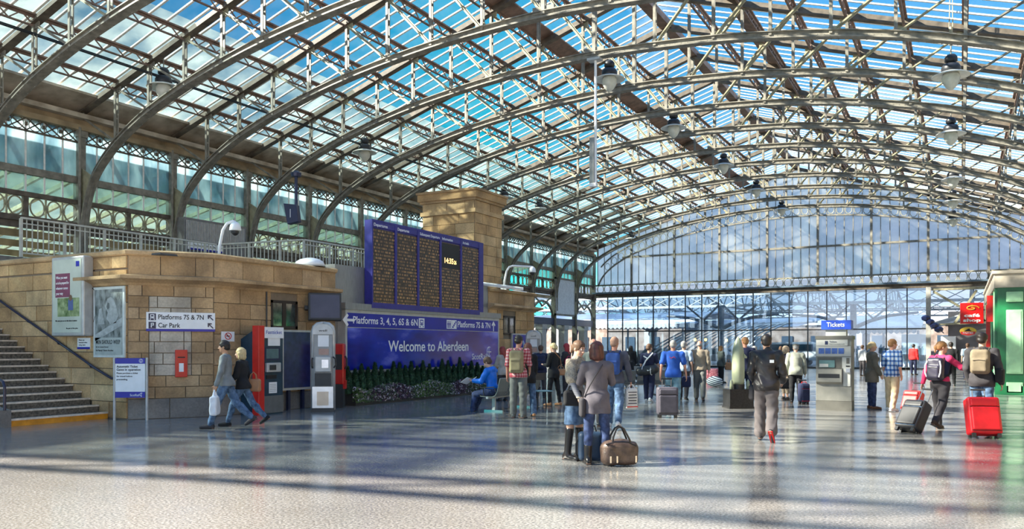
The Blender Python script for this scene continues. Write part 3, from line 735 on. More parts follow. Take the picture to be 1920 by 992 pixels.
def icon(parent, c, s, kind, ax='x', bgm=None, fgm=None):
    U = Vector((0,1,0)) if ax == 'x' else (Vector((1,0,0)) if ax == 'y' else ax)
    N = Vector((1,0,0)) if ax == 'x' else (Vector((0,-1,0)) if ax == 'y' else Vector((ax.y, -ax.x, 0)))
    c = Vector(c); mb = MB(); bgm = bgm or M_WHITE; fgm = fgm or M_BLUE
    def q(u0, z0, u1, z1, n0, n1): fbox(mb, c, U, N, u0*s, u1*s, n0, n1, c.z+z0*s, c.z+z1*s)
    q(-.5,-.5,.5,.5,0,.004); mb.cur = 1
    if kind == 'train':
        q(-.28,-.22,.28,.36,.004,.006); mb.cur = 0; q(-.18,.05,.18,.26,.006,.008); q(-.2,-.12,-.08,-.03,.006,.008); q(.08,-.12,.2,-.03,.006,.008); mb.cur = 1
        q(-.34,-.42,-.2,-.3,.004,.006); q(.2,-.42,.34,-.3,.004,.006)
    elif kind == 'people':
        for x in (-.22, .16): q(x-.08,.22,x+.08,.36,.004,.006); q(x-.13,-.1,x+.13,.18,.004,.006); q(x-.09,-.42,x+.09,-.1,.004,.006)
    elif kind == 'stairs':
        q(-.4,-.4,-.15,-.2,.004,.006); q(-.2,-.2,.05,.0,.004,.006); q(0,0,.25,.2,.004,.006); q(.2,.2,.42,.38,.004,.006)
    elif kind == 'P':
        q(-.2,-.35,-.06,.35,.004,.006); q(-.2,.22,.2,.35,.004,.006); q(-.2,-.05,.2,.06,.004,.006); q(.1,-.05,.22,.35,.004,.006)
    return mb.build('pictogram', [bgm, fgm], parent)
icon(wb_, (WX, ytx(790.5), 2.33), .30, 'train'); icon(wb_, (WX, ytx(842), 2.33), .29, 'people'); icon(wb_, (WX, ytx(851.5), 2.33), .29, 'stairs')
# swoosh emblem beside the operator name
mb = MB()
cy = ytx(917); mb.tube([(X1, cy+.16*math.cos(t), 1.42+.17*math.sin(t)) for t in [PI*.35+1.3*PI*i/12 for i in range(13)]], .016, 5); mb.box(WX, cy-.03, 1.14, WX+.006, cy+.0, 1.56); mb.box(WX, cy-.1, 1.40, WX+.006, cy+.14, 1.43)
mb.build('emblem', M_WHITE, wb_)

dbx = -14.66
dep = thing('departure_board', 'tall five-panel electronic departure board in an indigo frame', 'display board', (0,0,0))
fr = MB(); fr.box(dbx-.30, 18.38, 2.70, dbx-.03, 24.55, 5.23)
fr.build('housing', M_DEEP, dep)
def led_mat(dx):
    m = bpy.data.materials.new('amber_led_rows'); m.use_nodes = True; nt = m.node_tree; b = nt.nodes['Principled BSDF']
    b.inputs['Roughness'].default_value = .22; ge = nd(nt, 'ShaderNodeNewGeometry'); s = nd(nt, 'ShaderNodeSeparateXYZ'); nt.links.new(ge.outputs['Position'], s.inputs[0])
    fz = nd(nt, 'ShaderNodeMath', operation='MULTIPLY'); fz.inputs[1].default_value = 1/.098; nt.links.new(s.outputs['Z'], fz.inputs[0])
    fr = nd(nt, 'ShaderNodeMath', operation='FRACT'); nt.links.new(fz.outputs[0], fr.inputs[0])
    row = nd(nt, 'ShaderNodeMath', operation='LESS_THAN'); row.inputs[1].default_value = .58; nt.links.new(fr.outputs[0], row.inputs[0])
    fl = nd(nt, 'ShaderNodeMath', operation='FLOOR'); nt.links.new(fz.outputs[0], fl.inputs[0])
    cb = nd(nt, 'ShaderNodeCombineXYZ'); my = nd(nt, 'ShaderNodeMath', operation='MULTIPLY'); my.inputs[1].default_value = 9.; nt.links.new(s.outputs['Y'], my.inputs[0])
    nt.links.new(my.outputs[0], cb.inputs[0]); nt.links.new(fl.outputs[0], cb.inputs[1]); 
    n = nd(nt, 'ShaderNodeTexNoise', i_Scale=1.3, i_Detail=6., i_Roughness=.75); nt.links.new(cb.outputs[0], n.inputs['Vector'])
    r = ramp(nt, n.outputs['Fac'], [(.46, (0,0,0)), (.64, (1,1,1))])
    mu = nd(nt, 'ShaderNodeMath', operation='MULTIPLY'); nt.links.new(row.outputs[0], mu.inputs[0]); nt.links.new(r.outputs[0], mu.inputs[1])
    c = nd(nt, 'ShaderNodeMixRGB'); c.inputs[1].default_value = (.014,.010,.008,1); c.inputs[2].default_value = (.17,.10,.042,1); nt.links.new(mu.outputs[0], c.inputs[0])
    nt.links.new(c.outputs[0], b.inputs['Base Color']); nt.links.new(c.outputs[0], b.inputs['Emission Color']); b.inputs['Emission Strength'].default_value = .30
    return m
M_LED = led_mat(0)
heads = ['Departures', 'Departures', 'Subsequent Departures', 'Information', 'Arrivals']
pw = (24.50-18.42)/5
ledges = [at_x(p, 650, dbx).y for p in (697, 742, 784, 826, 864.5, 899)]
for i, hd in enumerate(heads):
    y0, y1 = ledges[i]+.05, ledges[i+1]-.05
    MB().box(dbx-.03, y0-.05, 2.70, dbx+.015, y0, 5.23).box(dbx-.03, y1, 2.70, dbx+.015, y1+.05, 5.23).box(dbx-.03, y0, 5.18, dbx+.015, y1, 5.23).box(dbx-.03, y0, 2.70, dbx+.015, y1, 2.86).build('panel_frame', M_DEEP, dep)
    MB().box(dbx-.03, y0, 5.02, dbx+.005, y1, 5.18).build('header_strip', M_DEEP, dep)
    sc = MB().box(dbx-.03, y0, 2.86, dbx-.012, y1, 4.98).build('led_screen', M_LED, dep)
    w = {0: .62, 1: .55, 2: 1.0, 3: .55, 4: .36}[i]*(y1-y0)
    textfit(hd, 'lettering', M_WHITE, dep, (dbx+.006, y0+.04, 5.05), TX_X, w, .085, .012)
bk = MB().box(dbx-.013, ledges[3]+.08, 4.15, dbx-.008, ledges[4]-.08, 4.95).build('black_screen_area', M_BLACK, dep)
M_AMB = mat('amber_digits', (.95,.60,.20), .5, emit=.9)
textfit('14:35', 'clock_digits', M_AMB, dep, (dbx-.007, ledges[3]+.25, 4.32), TX_X, .52, .17, .02); textfit('26', 'clock_digits', M_AMB, dep, (dbx-.007, ledges[3]+.80, 4.32), TX_X, .15, .12, .02)
# ------------------------------------------------------------------ posters and signs on the stair wall
lb = thing('poster_lightbox', 'tall thick-sided illuminated poster case with a purple block, on the stair wall', 'poster case', (0,0,0))
Yb = 11.29
MB().box(-18.33, Yb, 1.84, -17.14, KY0-.03, 3.64).build('case', M_GREYL, lb, bevel=.03)
M_PRINT = mat('pale_green_paper', (.56,.60,.50), .35, var=.12, scale=2)
MB().box(-18.26, Yb-.008, 1.92, -17.22, Yb, 3.57).build('print', M_PRINT, lb)
M_PURP = mat('purple_print', (.22,.045,.10), .5)
MB().box(-18.16, Yb-.012, 2.72, -17.62, Yb-.008, 3.26).build('purple_block', M_PURP, lb)
M_GRN = mat('leafy_print', (.16,.30,.06), .5, var=.5, scale=9, col2=(.42,.50,.25))
MB().box(-18.08, Yb-.012, 2.28, -17.28, Yb-.008, 2.70).build('picture', M_GRN, lb)
mb = MB(); yy = Yb-.014
mb.box(-17.68, yy, 2.42, -17.50, Yb-.011, 2.66).build('printed_figure', mat('blue_print_cloth', (.08,.12,.30), .5), lb)
mb = MB(); mb.sphere((-17.59, yy, 2.70), .06, .004, .07); mb.build('printed_head', mat('brown_print', (.20,.10,.05), .5), lb)
for i, s in enumerate(['When you want', 'us to be prepared for', 'whatever comes', 'your way']):
    textfit(s, 'lettering', M_WHITE, lb, (-18.13, Yb-.014, 3.14-i*.12), TX_Y, [.42,.48,.44,.26][i], .06, .01)
textfit('We want you on our side when it matters', 'lettering', M_BLACK, lb, (-18.16, Yb-.011, 2.17), TX_Y, .8, .035, .01)
textfit('Be part of the plan', 'lettering', M_BLACK, lb, (-17.75, Yb-.011, 2.0), TX_Y, .42, .03, .01)
MB().box(-17.40, Yb-.012, 3.40, -17.28, Yb-.008, 3.52).build('blue_badge', M_BLUE, lb)

p2_ = thing('framed_poster', 'framed black and white poster reading men should weep', 'poster', (0,0,0)); Yp = KY0-.07
MB().box(-17.10, Yp, 1.36, -16.02, KY0-.03, 2.93).build('frame', mat('white_poster_frame', (.66,.70,.66), .35), p2_)
M_BW = mat('grey_photo_print', (.09,.12,.11), .4, var=.6, scale=5, col2=(.34,.38,.37), stretch=(2,1,1))
MB().box(-17.03, Yp-.006, 1.42, -16.09, Yp, 2.87).build('print', M_BW, p2_)
M_PALEP = mat('pale_photo_print', (.40,.43,.42), .5, var=.25, scale=9)
mb = MB(); F2 = lambda u, v, w: (u, w, v)
mb.prism([(-16.68,2.50),(-16.60,2.66),(-16.48,2.70),(-16.36,2.64),(-16.28,2.46),(-16.22,2.28),(-16.30,2.12),(-16.5,2.10),(-16.62,2.22),(-16.58,2.36)], F2, Yp-.010, Yp-.006)
mb.prism([(-17.03,1.86),(-16.09,2.24),(-16.09,2.06),(-17.03,1.72)], F2, Yp-.010, Yp-.006)
mb.prism([(-16.92,2.26),(-16.88,2.44),(-16.80,2.46),(-16.76,2.34),(-16.7,2.1),(-16.9,2.1)], F2, Yp-.009, Yp-.006)
mb.build('printed_figure', M_PALEP, p2_)
mb = MB(); mb.prism([(-16.62,2.48),(-16.58,2.58),(-16.52,2.56),(-16.52,2.46),(-16.58,2.42)], F2, Yp-.012, Yp-.010); mb.build('printed_face', mat('dark_grey_print', (.10,.12,.12), .5), p2_)
MB().box(-17.03, Yp-.010, 1.42, -16.09, Yp-.006, 1.80).build('caption_area', mat('mist_print', (.42,.46,.43), .5), p2_)
textfit('MEN SHOULD WEEP', 'lettering', M_BLACK, p2_, (-16.99, Yp-.012, 1.66), TX_Y, .84, .09, .004)
textfit('By Ena Lamont Stewart', 'lettering', M_BLACK, p2_, (-16.99, Yp-.012, 1.58), TX_Y, .44, .028, 0)
textfit('His Majesty\'s Theatre Aberdeen', 'lettering', M_BLACK, p2_, (-16.99, Yp-.012, 1.50), TX_Y, .60, .035, 0)
nt_ = MB().box(-17.70, KY0-.06, 1.545, -17.24, KY0-.04, 1.80).build('small_notice', M_WHITE); tag(nt_, 'small white notice below the poster case beside the handrail', 'notice')
MB().box(-17.70, KY0-.065, 1.545, -17.24, KY0-.06, 1.59).build('blue_edge', M_BLUE, nt_)
for i, s in enumerate(['Please use', 'handrails when', 'using stairs']): textfit(s, 'lettering', M_BLACK, nt_, (-17.64, KY0-.062, 1.735-i*.055), TX_Y, [.2,.3,.24][i], .03)

# ------------------------------------------------------------------ signs on the chamfer
def on_f(px, off=.05):
    r = ray(px); # intersect with chamfer plane offset
    O = A_+NF*off; t = O.dot(NF)/r.xy.to_3d().dot(NF); p = r*t; return (p-O).dot(UF), r.xy.length*0+t
us0, us1 = on_f(274)[0], on_f(403)[0]
O_ = A_+NF*.06; zc = lambda py, px: EYE+(650-py)/F*on_f(px)[1]
ws = thing('direction_sign', 'white direction sign to platforms 7S and 7N and the car park', 'sign', (0,0,0))
zt, zbm = zc(585, 274), zc(621, 274)
mb = MB(); fbox(mb, O_, UF, NF, us0, us1, -.02, .02, zbm+.055, zt); mb.build('panel', M_WHITE, ws)
mb = MB(); fbox(mb, O_, UF, NF, us0, us1, -.02, .02, zbm, zbm+.055); mb.build('blue_edge', M_BLUE, ws)
rotF = (PI/2, 0, math.atan2(UF.y, UF.x)); hh = (zt-zbm-.055)
for i, (s, w) in enumerate((('Platforms 7S & 7N', .56), ('Car Park', .26))):
    z = zt-.11-i*.185-.045
    p = O_+UF*(us0+(us1-us0)*.17)+NF*.021; textfit(s, 'lettering', M_BLACK, ws, (p.x, p.y, z), rotF, (us1-us0)*(.66 if i == 0 else .315), .105, .014)
    c = O_+UF*(us0+(us1-us0)*.085)+NF*.02; icon(ws, (c.x, c.y, z+.05), .15, 'train' if i == 0 else 'P', UF, M_NAVY, M_WHITE)
    c = O_+UF*(us0+(us1-us0)*.93)+NF*.02; arrow(ws, (c.x, c.y, z+.05), .17, PI*.75, M_NAVY, UF)
    
pb = thing('post_box', 'small red wall-mounted post box on the cream painted stones', 'post box', (0,0,0))
ub0, ub1 = on_f(328)[0], on_f(351)[0]; z0, z1 = zc(707, 340), zc(656, 340)
mb = MB(); fbox(mb, O_, UF, NF, ub0, ub1, -.02, .06, z0, z1); mb.build('body', M_RED, pb, bevel=.01)
mb = MB(); fbox(mb, O_, UF, NF, ub0+.03, ub1-.03, .06, .075, z1-.14, z1-.06); mb.build('hood', M_RED, pb)
mb = MB(); fbox(mb, O_, UF, NF, ub0+.05, ub1-.05, .06, .068, z1-.18, z1-.155); mb.build('slot', M_BLACK, pb)
mb = MB(); fbox(mb, O_, UF, NF, ub0+.08, ub1-.08, .06, .065, z0+.12, z1-.30); mb.build('collection_plate', M_WHITE, pb)
mb = MB(); fbox(mb, O_, UF, NF, ub0+.035, ub1-.035, .06, .064, z0+.04, z1-.25); 
mb.build('door', M_RED, pb)
ns = thing('no_smoking_sign', 'small square no smoking sign on the brown stone wall', 'sign', (0,0,0))
MB().box(KX+.04, 13.22, 1.72, KX+.055, 13.60, 1.95).build('panel', M_WHITE, ns)
MB().tube([(KX+.06, 13.41+.09*math.cos(t), 1.845+.075*math.sin(t)) for t in [2*PI*i/18 for i in range(18)]], .009, 5, closed=True).bar((KX+.06, 13.35, 1.90), (KX+.06, 13.47, 1.79), .012, .012).build('red_ring', M_RED, ns)
MB().box(KX+.055, 13.36, 1.835, KX+.058, 13.46, 1.855).build('cigarette', M_BLACK, ns)

# free-standing sign
fs = thing('standing_notice', 'free-standing white and blue notice about automatic ticket gates at the foot of the stairs', 'sign', at_floor(245, 788), YAW)
w = .765; 
for s in (-1, 1): MB().tube([(s*(w/2-.03), 0, 0), (s*(w/2-.03), 0, 1.36)], .03, 10).build('post', M_GREYL, fs)
MB().box(-w/2+.06, -.025, .49, w/2-.06, .025, 1.35).build('panel', M_WHITE, fs)
MB().box(-w/2+.06, -.03, 1.23, w/2-.06, .03, 1.35).build('blue_header', M_BLUE, fs); MB().box(-w/2+.06, -.03, .49, w/2-.06, .03, .62).build('blue_footer', M_BLUE, fs)
MB().tube([(.24+.038*math.cos(t), -.033, 1.29+.038*math.sin(t)) for t in [2*PI*i/14 for i in range(14)]], .006, 4, closed=True).box(.232, -.036, 1.265, .248, -.03, 1.295).box(.232, -.036, 1.305, .248, -.03, 1.318).build('information_symbol', M_WHITE, fs)
for i, (s, ww, h) in enumerate((('Automatic Ticket', .46, .05), ('Gates in operation', .52, .05), ('Please purchase a ticket', .46, .034), ('for travel before', .34, .034), ('proceeding.', .24, .034))):
    textfit(s, 'lettering', M_BLACK, fs, (-w/2+.09, -.028, 1.145-i*.068), TX_Y, ww, h, .01)
textfit('ScotRail', 'lettering', M_WHITE, fs, (.0, -.033, .525), TX_Y, .20, .05, .004)
MB().tube([(.25+.035*math.cos(t), -.033, .56+.035*math.sin(t)) for t in [PI*.3+1.3*PI*i/10 for i in range(11)]], .006, 4).box(.245,-.036,.51,.253,-.03,.60).build('emblem', M_WHITE, fs)

# ------------------------------------------------------------------ tv, ticket machine, cabinet, telephones
tv = thing('monitor', 'large grey monitor bracketed to the stone wall, tilted down beside the cladding', 'screen', (-14.45, 16.15, 2.63), 0)
tv.rotation_euler = (R(-8), 0, YAW+R(18))
MB().box(-.42, -.05, -.36, .42, .12, .36).build('casing', M_DK, tv, bevel=.02)
MB().box(-.37, -.056, -.30, .37, -.05, .31).build('screen', mat('grey_screen', (.085,.085,.125), .25, var=.15, scale=2), tv)
MB().box(-.5, .1, -.05, .05, .5, .05).build('bracket', M_DK, tv)

tm = thing('ticket_machine', 'navy ticket machine with a red edge and a white header beside the stone wall', 'ticket machine', (0,0,0))
mx, my0, my1 = -14.27, 13.74, 14.47
mb = MB(); mb.prism([(-14.95,0),(mx,0),(mx,2.06),(mx-.12,2.06),(-14.95,1.78)], lambda u,v,w: (u,w,v), my0+.06, my1); mb.build('cabinet', mat('teal_navy_metal', (.015,.045,.075), .35, var=.2), tm)
MB().box(mx-.16, my0-.08, 0, mx+.05, my0+.10, 2.09).build('red_edge', M_RED, tm, bevel=.01)
MB().box(mx, my0+.12, 1.80, mx+.03, my1, 2.06).build('header', M_WHITE, tm)
textfit('Fastticket', 'lettering', mat('blue_print', (.05,.08,.4), .5), tm, (mx+.032, my0+.17, 1.90), TX_X, .50, .085, .0)
MB().box(mx, my0+.12, 1.28, mx+.03, my1-.12, 1.58).build('screen_surround', M_NAVY, tm); MB().box(mx+.03, my0+.17, 1.32, mx+.036, my1-.17, 1.55).build('touch_screen', mat('dim_blue_screen', (.08,.14,.16), .2), tm)
MB().box(mx, my0+.25, 1.62, mx+.012, my1-.1, 1.84).build('notice', M_WHITE, tm)
MB().box(mx, my0+.15, 1.0, mx+.09, my1-.14, 1.22).build('payment_unit', M_GREYL, tm, bevel=.015); MB().box(mx+.09, my0+.22, 1.05, mx+.11, my1-.32, 1.17).build('keypad', M_DK, tm)
MB().box(mx, my0+.2, .84, mx+.02, my1-.22, .93).build('ticket_slot', M_BLACK, tm)
MB().box(mx, my0+.28, .50, mx+.012, my1-.2, .76).build('notice', M_WHITE, tm)
for i in range(5): MB().box(mx+.012, my0+.30, .54+i*.04, mx+.014, my1-.23, .555+i*.04).build('print_line', M_GREYL, tm)
MB().box(-14.9, my0+.08, .04, mx+.02, my1-.0, .44).build('skirt', mat('dull_grey_metal', (.16,.17,.17), .4, metal=.3), tm)

cab = thing('blue_display_case', 'plain navy display case on a short post between ticket machine and telephone', 'display case', (0,0,0))
MB().box(-14.93, 15.02, .50, -14.82, 16.05, 2.02).build('frame', M_GREYL, cab); MB().box(-14.82, 15.07, .56, -14.812, 16.0, 1.97).build('navy_panel', mat('navy_print', (.018,.028,.11), .2, var=.3), cab)
for y in (15.3, 15.8): MB().box(-14.93, y-.04, 0, -14.86, y+.04, .52).build('leg', M_NAVY, cab)

ph = thing('telephone_pillar', 'grey pillar payphone with a rounded white head standing left of the planter', 'telephone', at_floor(606, 772), YAW+R(8))
MB().box(-.27, -.12, 0, .27, .14, .10).build('base', M_DK, ph)
MB().box(-.25, -.13, .10, .25, .13, .62).build('kick_panel', M_CHROME, ph)
sd_ = MB()
for s in (-1, 1): sd_.tube([(s*.245, 0, .05), (s*.245, 0, 1.98), (s*.22, 0, 2.08), (s*.14, 0, 2.15), (0, 0, 2.17)], .05, 8)
sd_.build('side_frame', M_GREYL, ph, smooth=True)
hd_ = MB(); hd_.prism([(-.24,1.90),(-.24,2.0),(-.19,2.09),(-.10,2.14),(0,2.155),(.10,2.14),(.19,2.09),(.24,2.0),(.24,1.90)], lambda u,v,w: (u,w,v), -.10, .10); hd_.build('rounded_head', M_GREYL, ph)
textfit('well', 'lettering', M_BLACK, ph, (-.10, -.103, 1.97), TX_Y, .20, .05, .01)
MB().box(-.22, -.06, .10, .22, .08, 2.0).build('back_panel', mat('mid_grey_metal', (.26,.27,.27), .35, metal=.3), ph)
MB().box(-.12, -.075, 1.60, .14, -.06, 1.88).build('instruction_card', M_WHITE, ph)
MB().box(-.10, -.078, 1.40, .14, -.06, 1.55).build('small_screen', mat('pinkish_screen', (.45,.28,.22), .4), ph)
MB().box(-.18, -.19, .98, .20, -.04, 1.36).build('telephone_unit', M_GREYL, ph, bevel=.02); MB().box(-.02, -.20, 1.08, .14, -.19, 1.28).build('keypad', M_CHROME, ph)
MB().tube([(-.24, -.16, 1.32), (-.25, -.19, 1.28), (-.25, -.19, 1.12), (-.24, -.16, 1.08)], .022, 8).build('handset', M_DK, ph)
MB().tube([(.24, -.06, 1.35), (.30, -.08, 1.30), (.31, -.08, 1.15), (.26, -.06, 1.08)], .02, 8).build('handset', M_DK, ph)
MB().box(-.19, -.15, .64, .20, -.05, .95).build('directory_shelf', M_DK, ph)
MB().box(-.14, -.135, .16, .14, -.13, .50).build('warm_steel_door', mat('brass_steel', (.40,.34,.27), .25, metal=.8), ph)
rp_ = thing('red_telephone', 'red payphone on a dark post just right of the grey pillar telephone', 'telephone', at_d(636, 690, 21.3)*1, 0); rp_.location.z = 0; rp_.rotation_euler = (0,0,YAW)
MB().box(-.12, -.12, .62, .14, .18, 1.68).build('hood', M_RED, rp_, bevel=.03); MB().cbox((.01,.03,.31), .22, .26, .62).build('post', M_DK, rp_)
MB().tube([(.16,-.02,1.35),(.20,-.03,1.28),(.20,-.03,1.1),(.16,-.02,1.02)], .025, 8).build('handset', M_DK, rp_)
MB().box(-.08, -.128, 1.0, .10, -.12, 1.4).build('telephone_unit', M_DK, rp_)
MB().box(.08, -.10, .50, .18, .10, .72).build('red_foot', M_RED, rp_)

# ------------------------------------------------------------------ planter with conifers and trailing plants
pl_ = MB().box(-14.66, 17.2, 0, -14.30, 26.0, .30).build('planter', mat('dark_planter', (.05,.045,.04), .6)); tag(pl_, 'long low dark planter along the foot of the welcome board', 'planter')
MB().box(-14.62, 17.25, .30, -14.34, 25.95, .33).build('soil', mat('soil', (.04,.03,.02), .9), pl_)
M_CON = mat('conifer_green', (.012,.045,.022), .7, var=.5, scale=12, col2=(.04,.12,.05))
rn = random.Random(4)
def conifer(seed):
    r_ = random.Random(seed); mb = MB(); H = 1.0
    for i in range(420):
        t = r_.random()**.8; z = .04+t*.96; rad = .20*(1-t)**.75*r_.uniform(.55, 1.0)+.01; a = r_.uniform(0, 2*PI)
        x, y = rad*math.cos(a), rad*math.sin(a); l = .07+.05*(1-t)
        dx, dy_ = math.cos(a)*l*.5, math.sin(a)*l*.5; px_, py_ = -math.sin(a)*.022, math.cos(a)*.022
        mb.add([(x-px_, y-py_, z), (x+px_, y+py_, z), (x+dx, y+dy_, z+l*.9), (x+dx*.3, y+dy_*.3, z+l*.35)], [(0,1,2),(0,3,2),(1,3,2)])
    mb.lathe([(.10,.0),(.15,.2),(.12,.5),(.06,.8),(.01,.95)], n=8)
    return mb
cons = [conifer(s) for s in (1, 2, 3)]; proto = []
cpx = [652, 666, 678, 690, 703, 715, 727, 738, 749, 760, 771, 782, 793, 805, 817, 829, 840, 851, 862, 873, 884, 895, 905]
for i, px in enumerate(cpx):
    p = at_x(px, 650, -14.52); h = [.70,.62,.78,.60,.72,.66,.58,.80][i % 8]*rn.uniform(.92, 1.08)
    if i < 3:
        o = thing('dwarf_conifer', 'small dark green conifer standing in the planter under the welcome board', 'conifer', (-14.52, p.y, .32), rn.uniform(0,6), 'dwarf conifers in the planter'); 
        cons[i].build('foliage', M_CON, o); MB().tube([(0,0,0),(0,0,.3)], .018, 6).build('trunk', M_TREAD, o); proto.append(o)
    else:
        o = copy_tree(proto[i % 3]); o.location = (-14.52, p.y, .32); o.rotation_euler = (0, 0, rn.uniform(0, 6))
    o.scale = (.92, .92, h*1.08)
    ordn = ['first','second','third','fourth','fifth','sixth','seventh','eighth','ninth','tenth','eleventh'] 
    o['label'] = 'middle conifer of the row under the welcome board' if i == 11 else 'dark conifer in the planter, '+(ordn[i]+' from the left end' if i < 11 else ordn[22-i]+' from the right end')
fm = MB(); r_ = random.Random(9)
for i in range(9000):
    y = r_.uniform(17.15, 25.95); a = r_.random(); base = .30+.12*math.sin(y*3.1)*.6
    x = -14.30+r_.uniform(-.10, .13); z = .08+a*(base+.12)
    s = r_.uniform(.018, .045); ax = Vector((r_.uniform(-1,1), r_.uniform(-1,1), r_.uniform(-1,1))).normalized(); b_ = ax.orthogonal().normalized()*s; ax = ax*s
    c = Vector((x, y, z)); v = math.sin(y*1.7+1)+.5*math.sin(y*4.3)+r_.uniform(-.7, .7)
    fm.cur = 3 if r_.random() < .2 else (1 if v > .5 else (2 if v < -.6 else 0))
    fm.add([c-ax*.9, c+b_*.5, c+ax, c-b_*.5], [(0,1,2,3)])
fo = fm.build('trailing_plants', [mat('grey_green_leaf', (.10,.15,.07), .6, var=.4, scale=30), mat('purple_leaf', (.10,.05,.08), .6, var=.4, scale=30), mat('bright_leaf', (.12,.20,.05), .6, var=.4, scale=30), mat('pale_blossom', (.52,.46,.50), .6)])
tag(fo, 'mixed trailing leaves and pale blossoms spilling over the planter front', 'plants', kind='stuff')

# ------------------------------------------------------------------ things on the kiosk roof, hanging fittings
def cctv(loc, label, dirx, h, reach):
    t = thing('security_camera', label, 'security camera', loc)
    MB().box(-.16, -.16, 0, .16, .16, .04).box(-.12, -.02, .04, .12, .02, .30).build('base_plate', M_WHITE, t)
    ux, uy = dirx; pts = [(0,0,.04), (ux*.04,uy*.04,h*.45), (ux*.12,uy*.12,h*.8), (ux*.22,uy*.22,h*.95), (ux*.36,uy*.36,h), (ux*reach,uy*reach,h*.98)]
    MB().tube(pts, .04, 10).build('swan_neck_pole', M_WHITE, t, smooth=True)
    c = (ux*reach, uy*reach, h*.98)
    MB().lathe([(.03,.02),(.09,-.02),(.13,-.08),(.15,-.20),(.14,-.22)], c, 16).build('housing', M_WHITE, t, smooth=True)
    MB().lathe([(.10,-.22),(.09,-.28),(.05,-.33),(.01,-.345)], c, 14).build('dome', M_DK, t, smooth=True)
    return t
cctv(at_y(409, 650, 14.6).xy.to_3d()+Vector((0,0,3.66)), 'white dome security camera on a swan-neck pole above the direction sign', (.8, .6), 1.15, .42)
cctv(Vector((-15.6, 27.6, 3.7)), 'white dome security camera on a bent pole right of the tower', (.75, .66), 1.05, 1.15)
fl = thing('dome_floodlight', 'white ribbed dome floodlight on the kiosk parapet beside the railing', 'floodlight', (-15.3, 16.5, 3.74))
MB().lathe([(.36,.02),(.38,.06),(.34,.14),(.24,.20),(.1,.235),(.01,.24)], (0,0,0), 24, 1.15, .9).build('shell', M_WHITE, fl, smooth=True)
MB().lathe([(.10,-.02),(.12,.02),(.40,.0),(.40,.03)], (0,0,0), 24, 1.15, .9).build('rim', M_GREYL, fl)
tr = MB().tube([(KX+.05, 24.9, 3.84), (KX+.05, 27.9, 3.84)], .05, 8)
for i in range(60): tr.cbox((KX+.05, 24.95+i*.05, 3.84), .12, .015, .12)
tro = tr.build('cable_trunking', M_WHITE); tag(tro, 'white ribbed cable trunking along the parapet right of the departure board', 'cable trunking')

# station lamps
M_ENAM = mat('white_enamel', (.72,.72,.66), .25, var=.1)
M_LGL = mat('frosted_lamp_glass', (.66,.66,.58), .15, var=.1)
lamp0 = thing('station_lamp', '', 'lamp', (0,0,0), 0, 'pendant lamps under the roof')
MB().lathe([(.03,.62),(.12,.60),(.18,.52),(.18,.40),(.12,.36),(.10,.34)], (0,0,0), 20).build('top_cap', M_DARK, lamp0, smooth=True)
MB().lathe([(.10,.34),(.22,.31),(.27,.22),(.27,.10),(.24,.06)], (0,0,0), 20).build('collar', M_DARK, lamp0, smooth=True)
MB().lathe([(.22,.10),(.40,.03),(.53,-.03),(.54,-.05),(.50,-.05),(.20,.04)], (0,0,0), 28).build('shade', M_ENAM, lamp0, smooth=True)
MB().lathe([(.22,.03),(.255,-.08),(.24,-.22),(.16,-.36),(.06,-.46),(.01,-.47)], (0,0,0), 22).build('glass_bowl', M_LGL, lamp0, smooth=True)
MB().tube([(0,0,.6),(0,0,.95)], .02, 6).build('hanger', M_STEEL, lamp0)
lamps = []
def add_lamp(X, Y, Z, label):
    o = lamp0 if not lamps else copy_tree(lamp0)
    o.location = (X, Y, Z); o['label'] = label; lamps.append(o)
LL = [(-23.2,18.1),(-23.2,28.5),(-23.2,41.1),(-23.2,45.6),(-23.2,55.2),(-23.2,61.8)]
pos = ['nearest the upper left corner', 'second from the left over the walkway railing', 'half hidden behind the sandstone tower', 'first to the right of the sandstone tower', 'second to the right of the sandstone tower', 'far along the left eaves, beside the gable arch']
for (x, y), s in zip(LL, pos): add_lamp(x, y, 10.25, 'black and white pendant lamp '+s)
pos = ['beside the hanging column speaker', 'second nearest of the middle row', 'third nearest of the middle row', 'fourth of the middle row against the gable arch', 'farthest of the middle row, small and dark']
for y, s in zip((26.4, 33.6, 41.9, 49.5, 57.3), pos): add_lamp(XC+.05, y, 10.92, 'black and white pendant lamp '+s)
pos = ['highest at the upper right, on a long chain', 'second down the right-hand row', 'third down the right-hand row', 'fourth down the right-hand row', 'lowest of the right-hand row']
for i, (y, s) in enumerate(zip((28.2, 35.9, 45.4, 52.0, 59.8), pos)):
    q = at_y([1783,1783,1787,1787,1787][i], [140,250,335,377,412][i], y); add_lamp(q.x, y, q.z, 'black and white pendant lamp '+s)
    if i == 0:
        MB().tube([(0,0,.9),(0,0,1.45)], .05, 8).tube([(-.05,0,1.4),(-.02,0,2.6)], .015, 6).tube([(.05,0,1.4),(.04,0,2.6)], .015, 6).build('chain_hoist', M_STEELP, lamps[-1])
hs = thing('column_speaker', 'long grey column speaker hanging on a white pole from the roof truss', 'speaker', (XC+.05, YK(2)-.15, 0))
MB().tube([(.05,0,11.2),(.05,0,7.0)], .045, 10).build('pole', M_WHITE, hs); MB().box(-.14,-.08,7.02,.02,.10,8.55).build('cabinet', M_GREY, hs); MB().box(-.145,-.085,6.92,.09,.105,7.04).build('end_cap', M_WHITE, hs)
MB().box(-.2,-.15,11.1,.25,.15,11.18).build('mounting_plate', M_GREYL, hs)
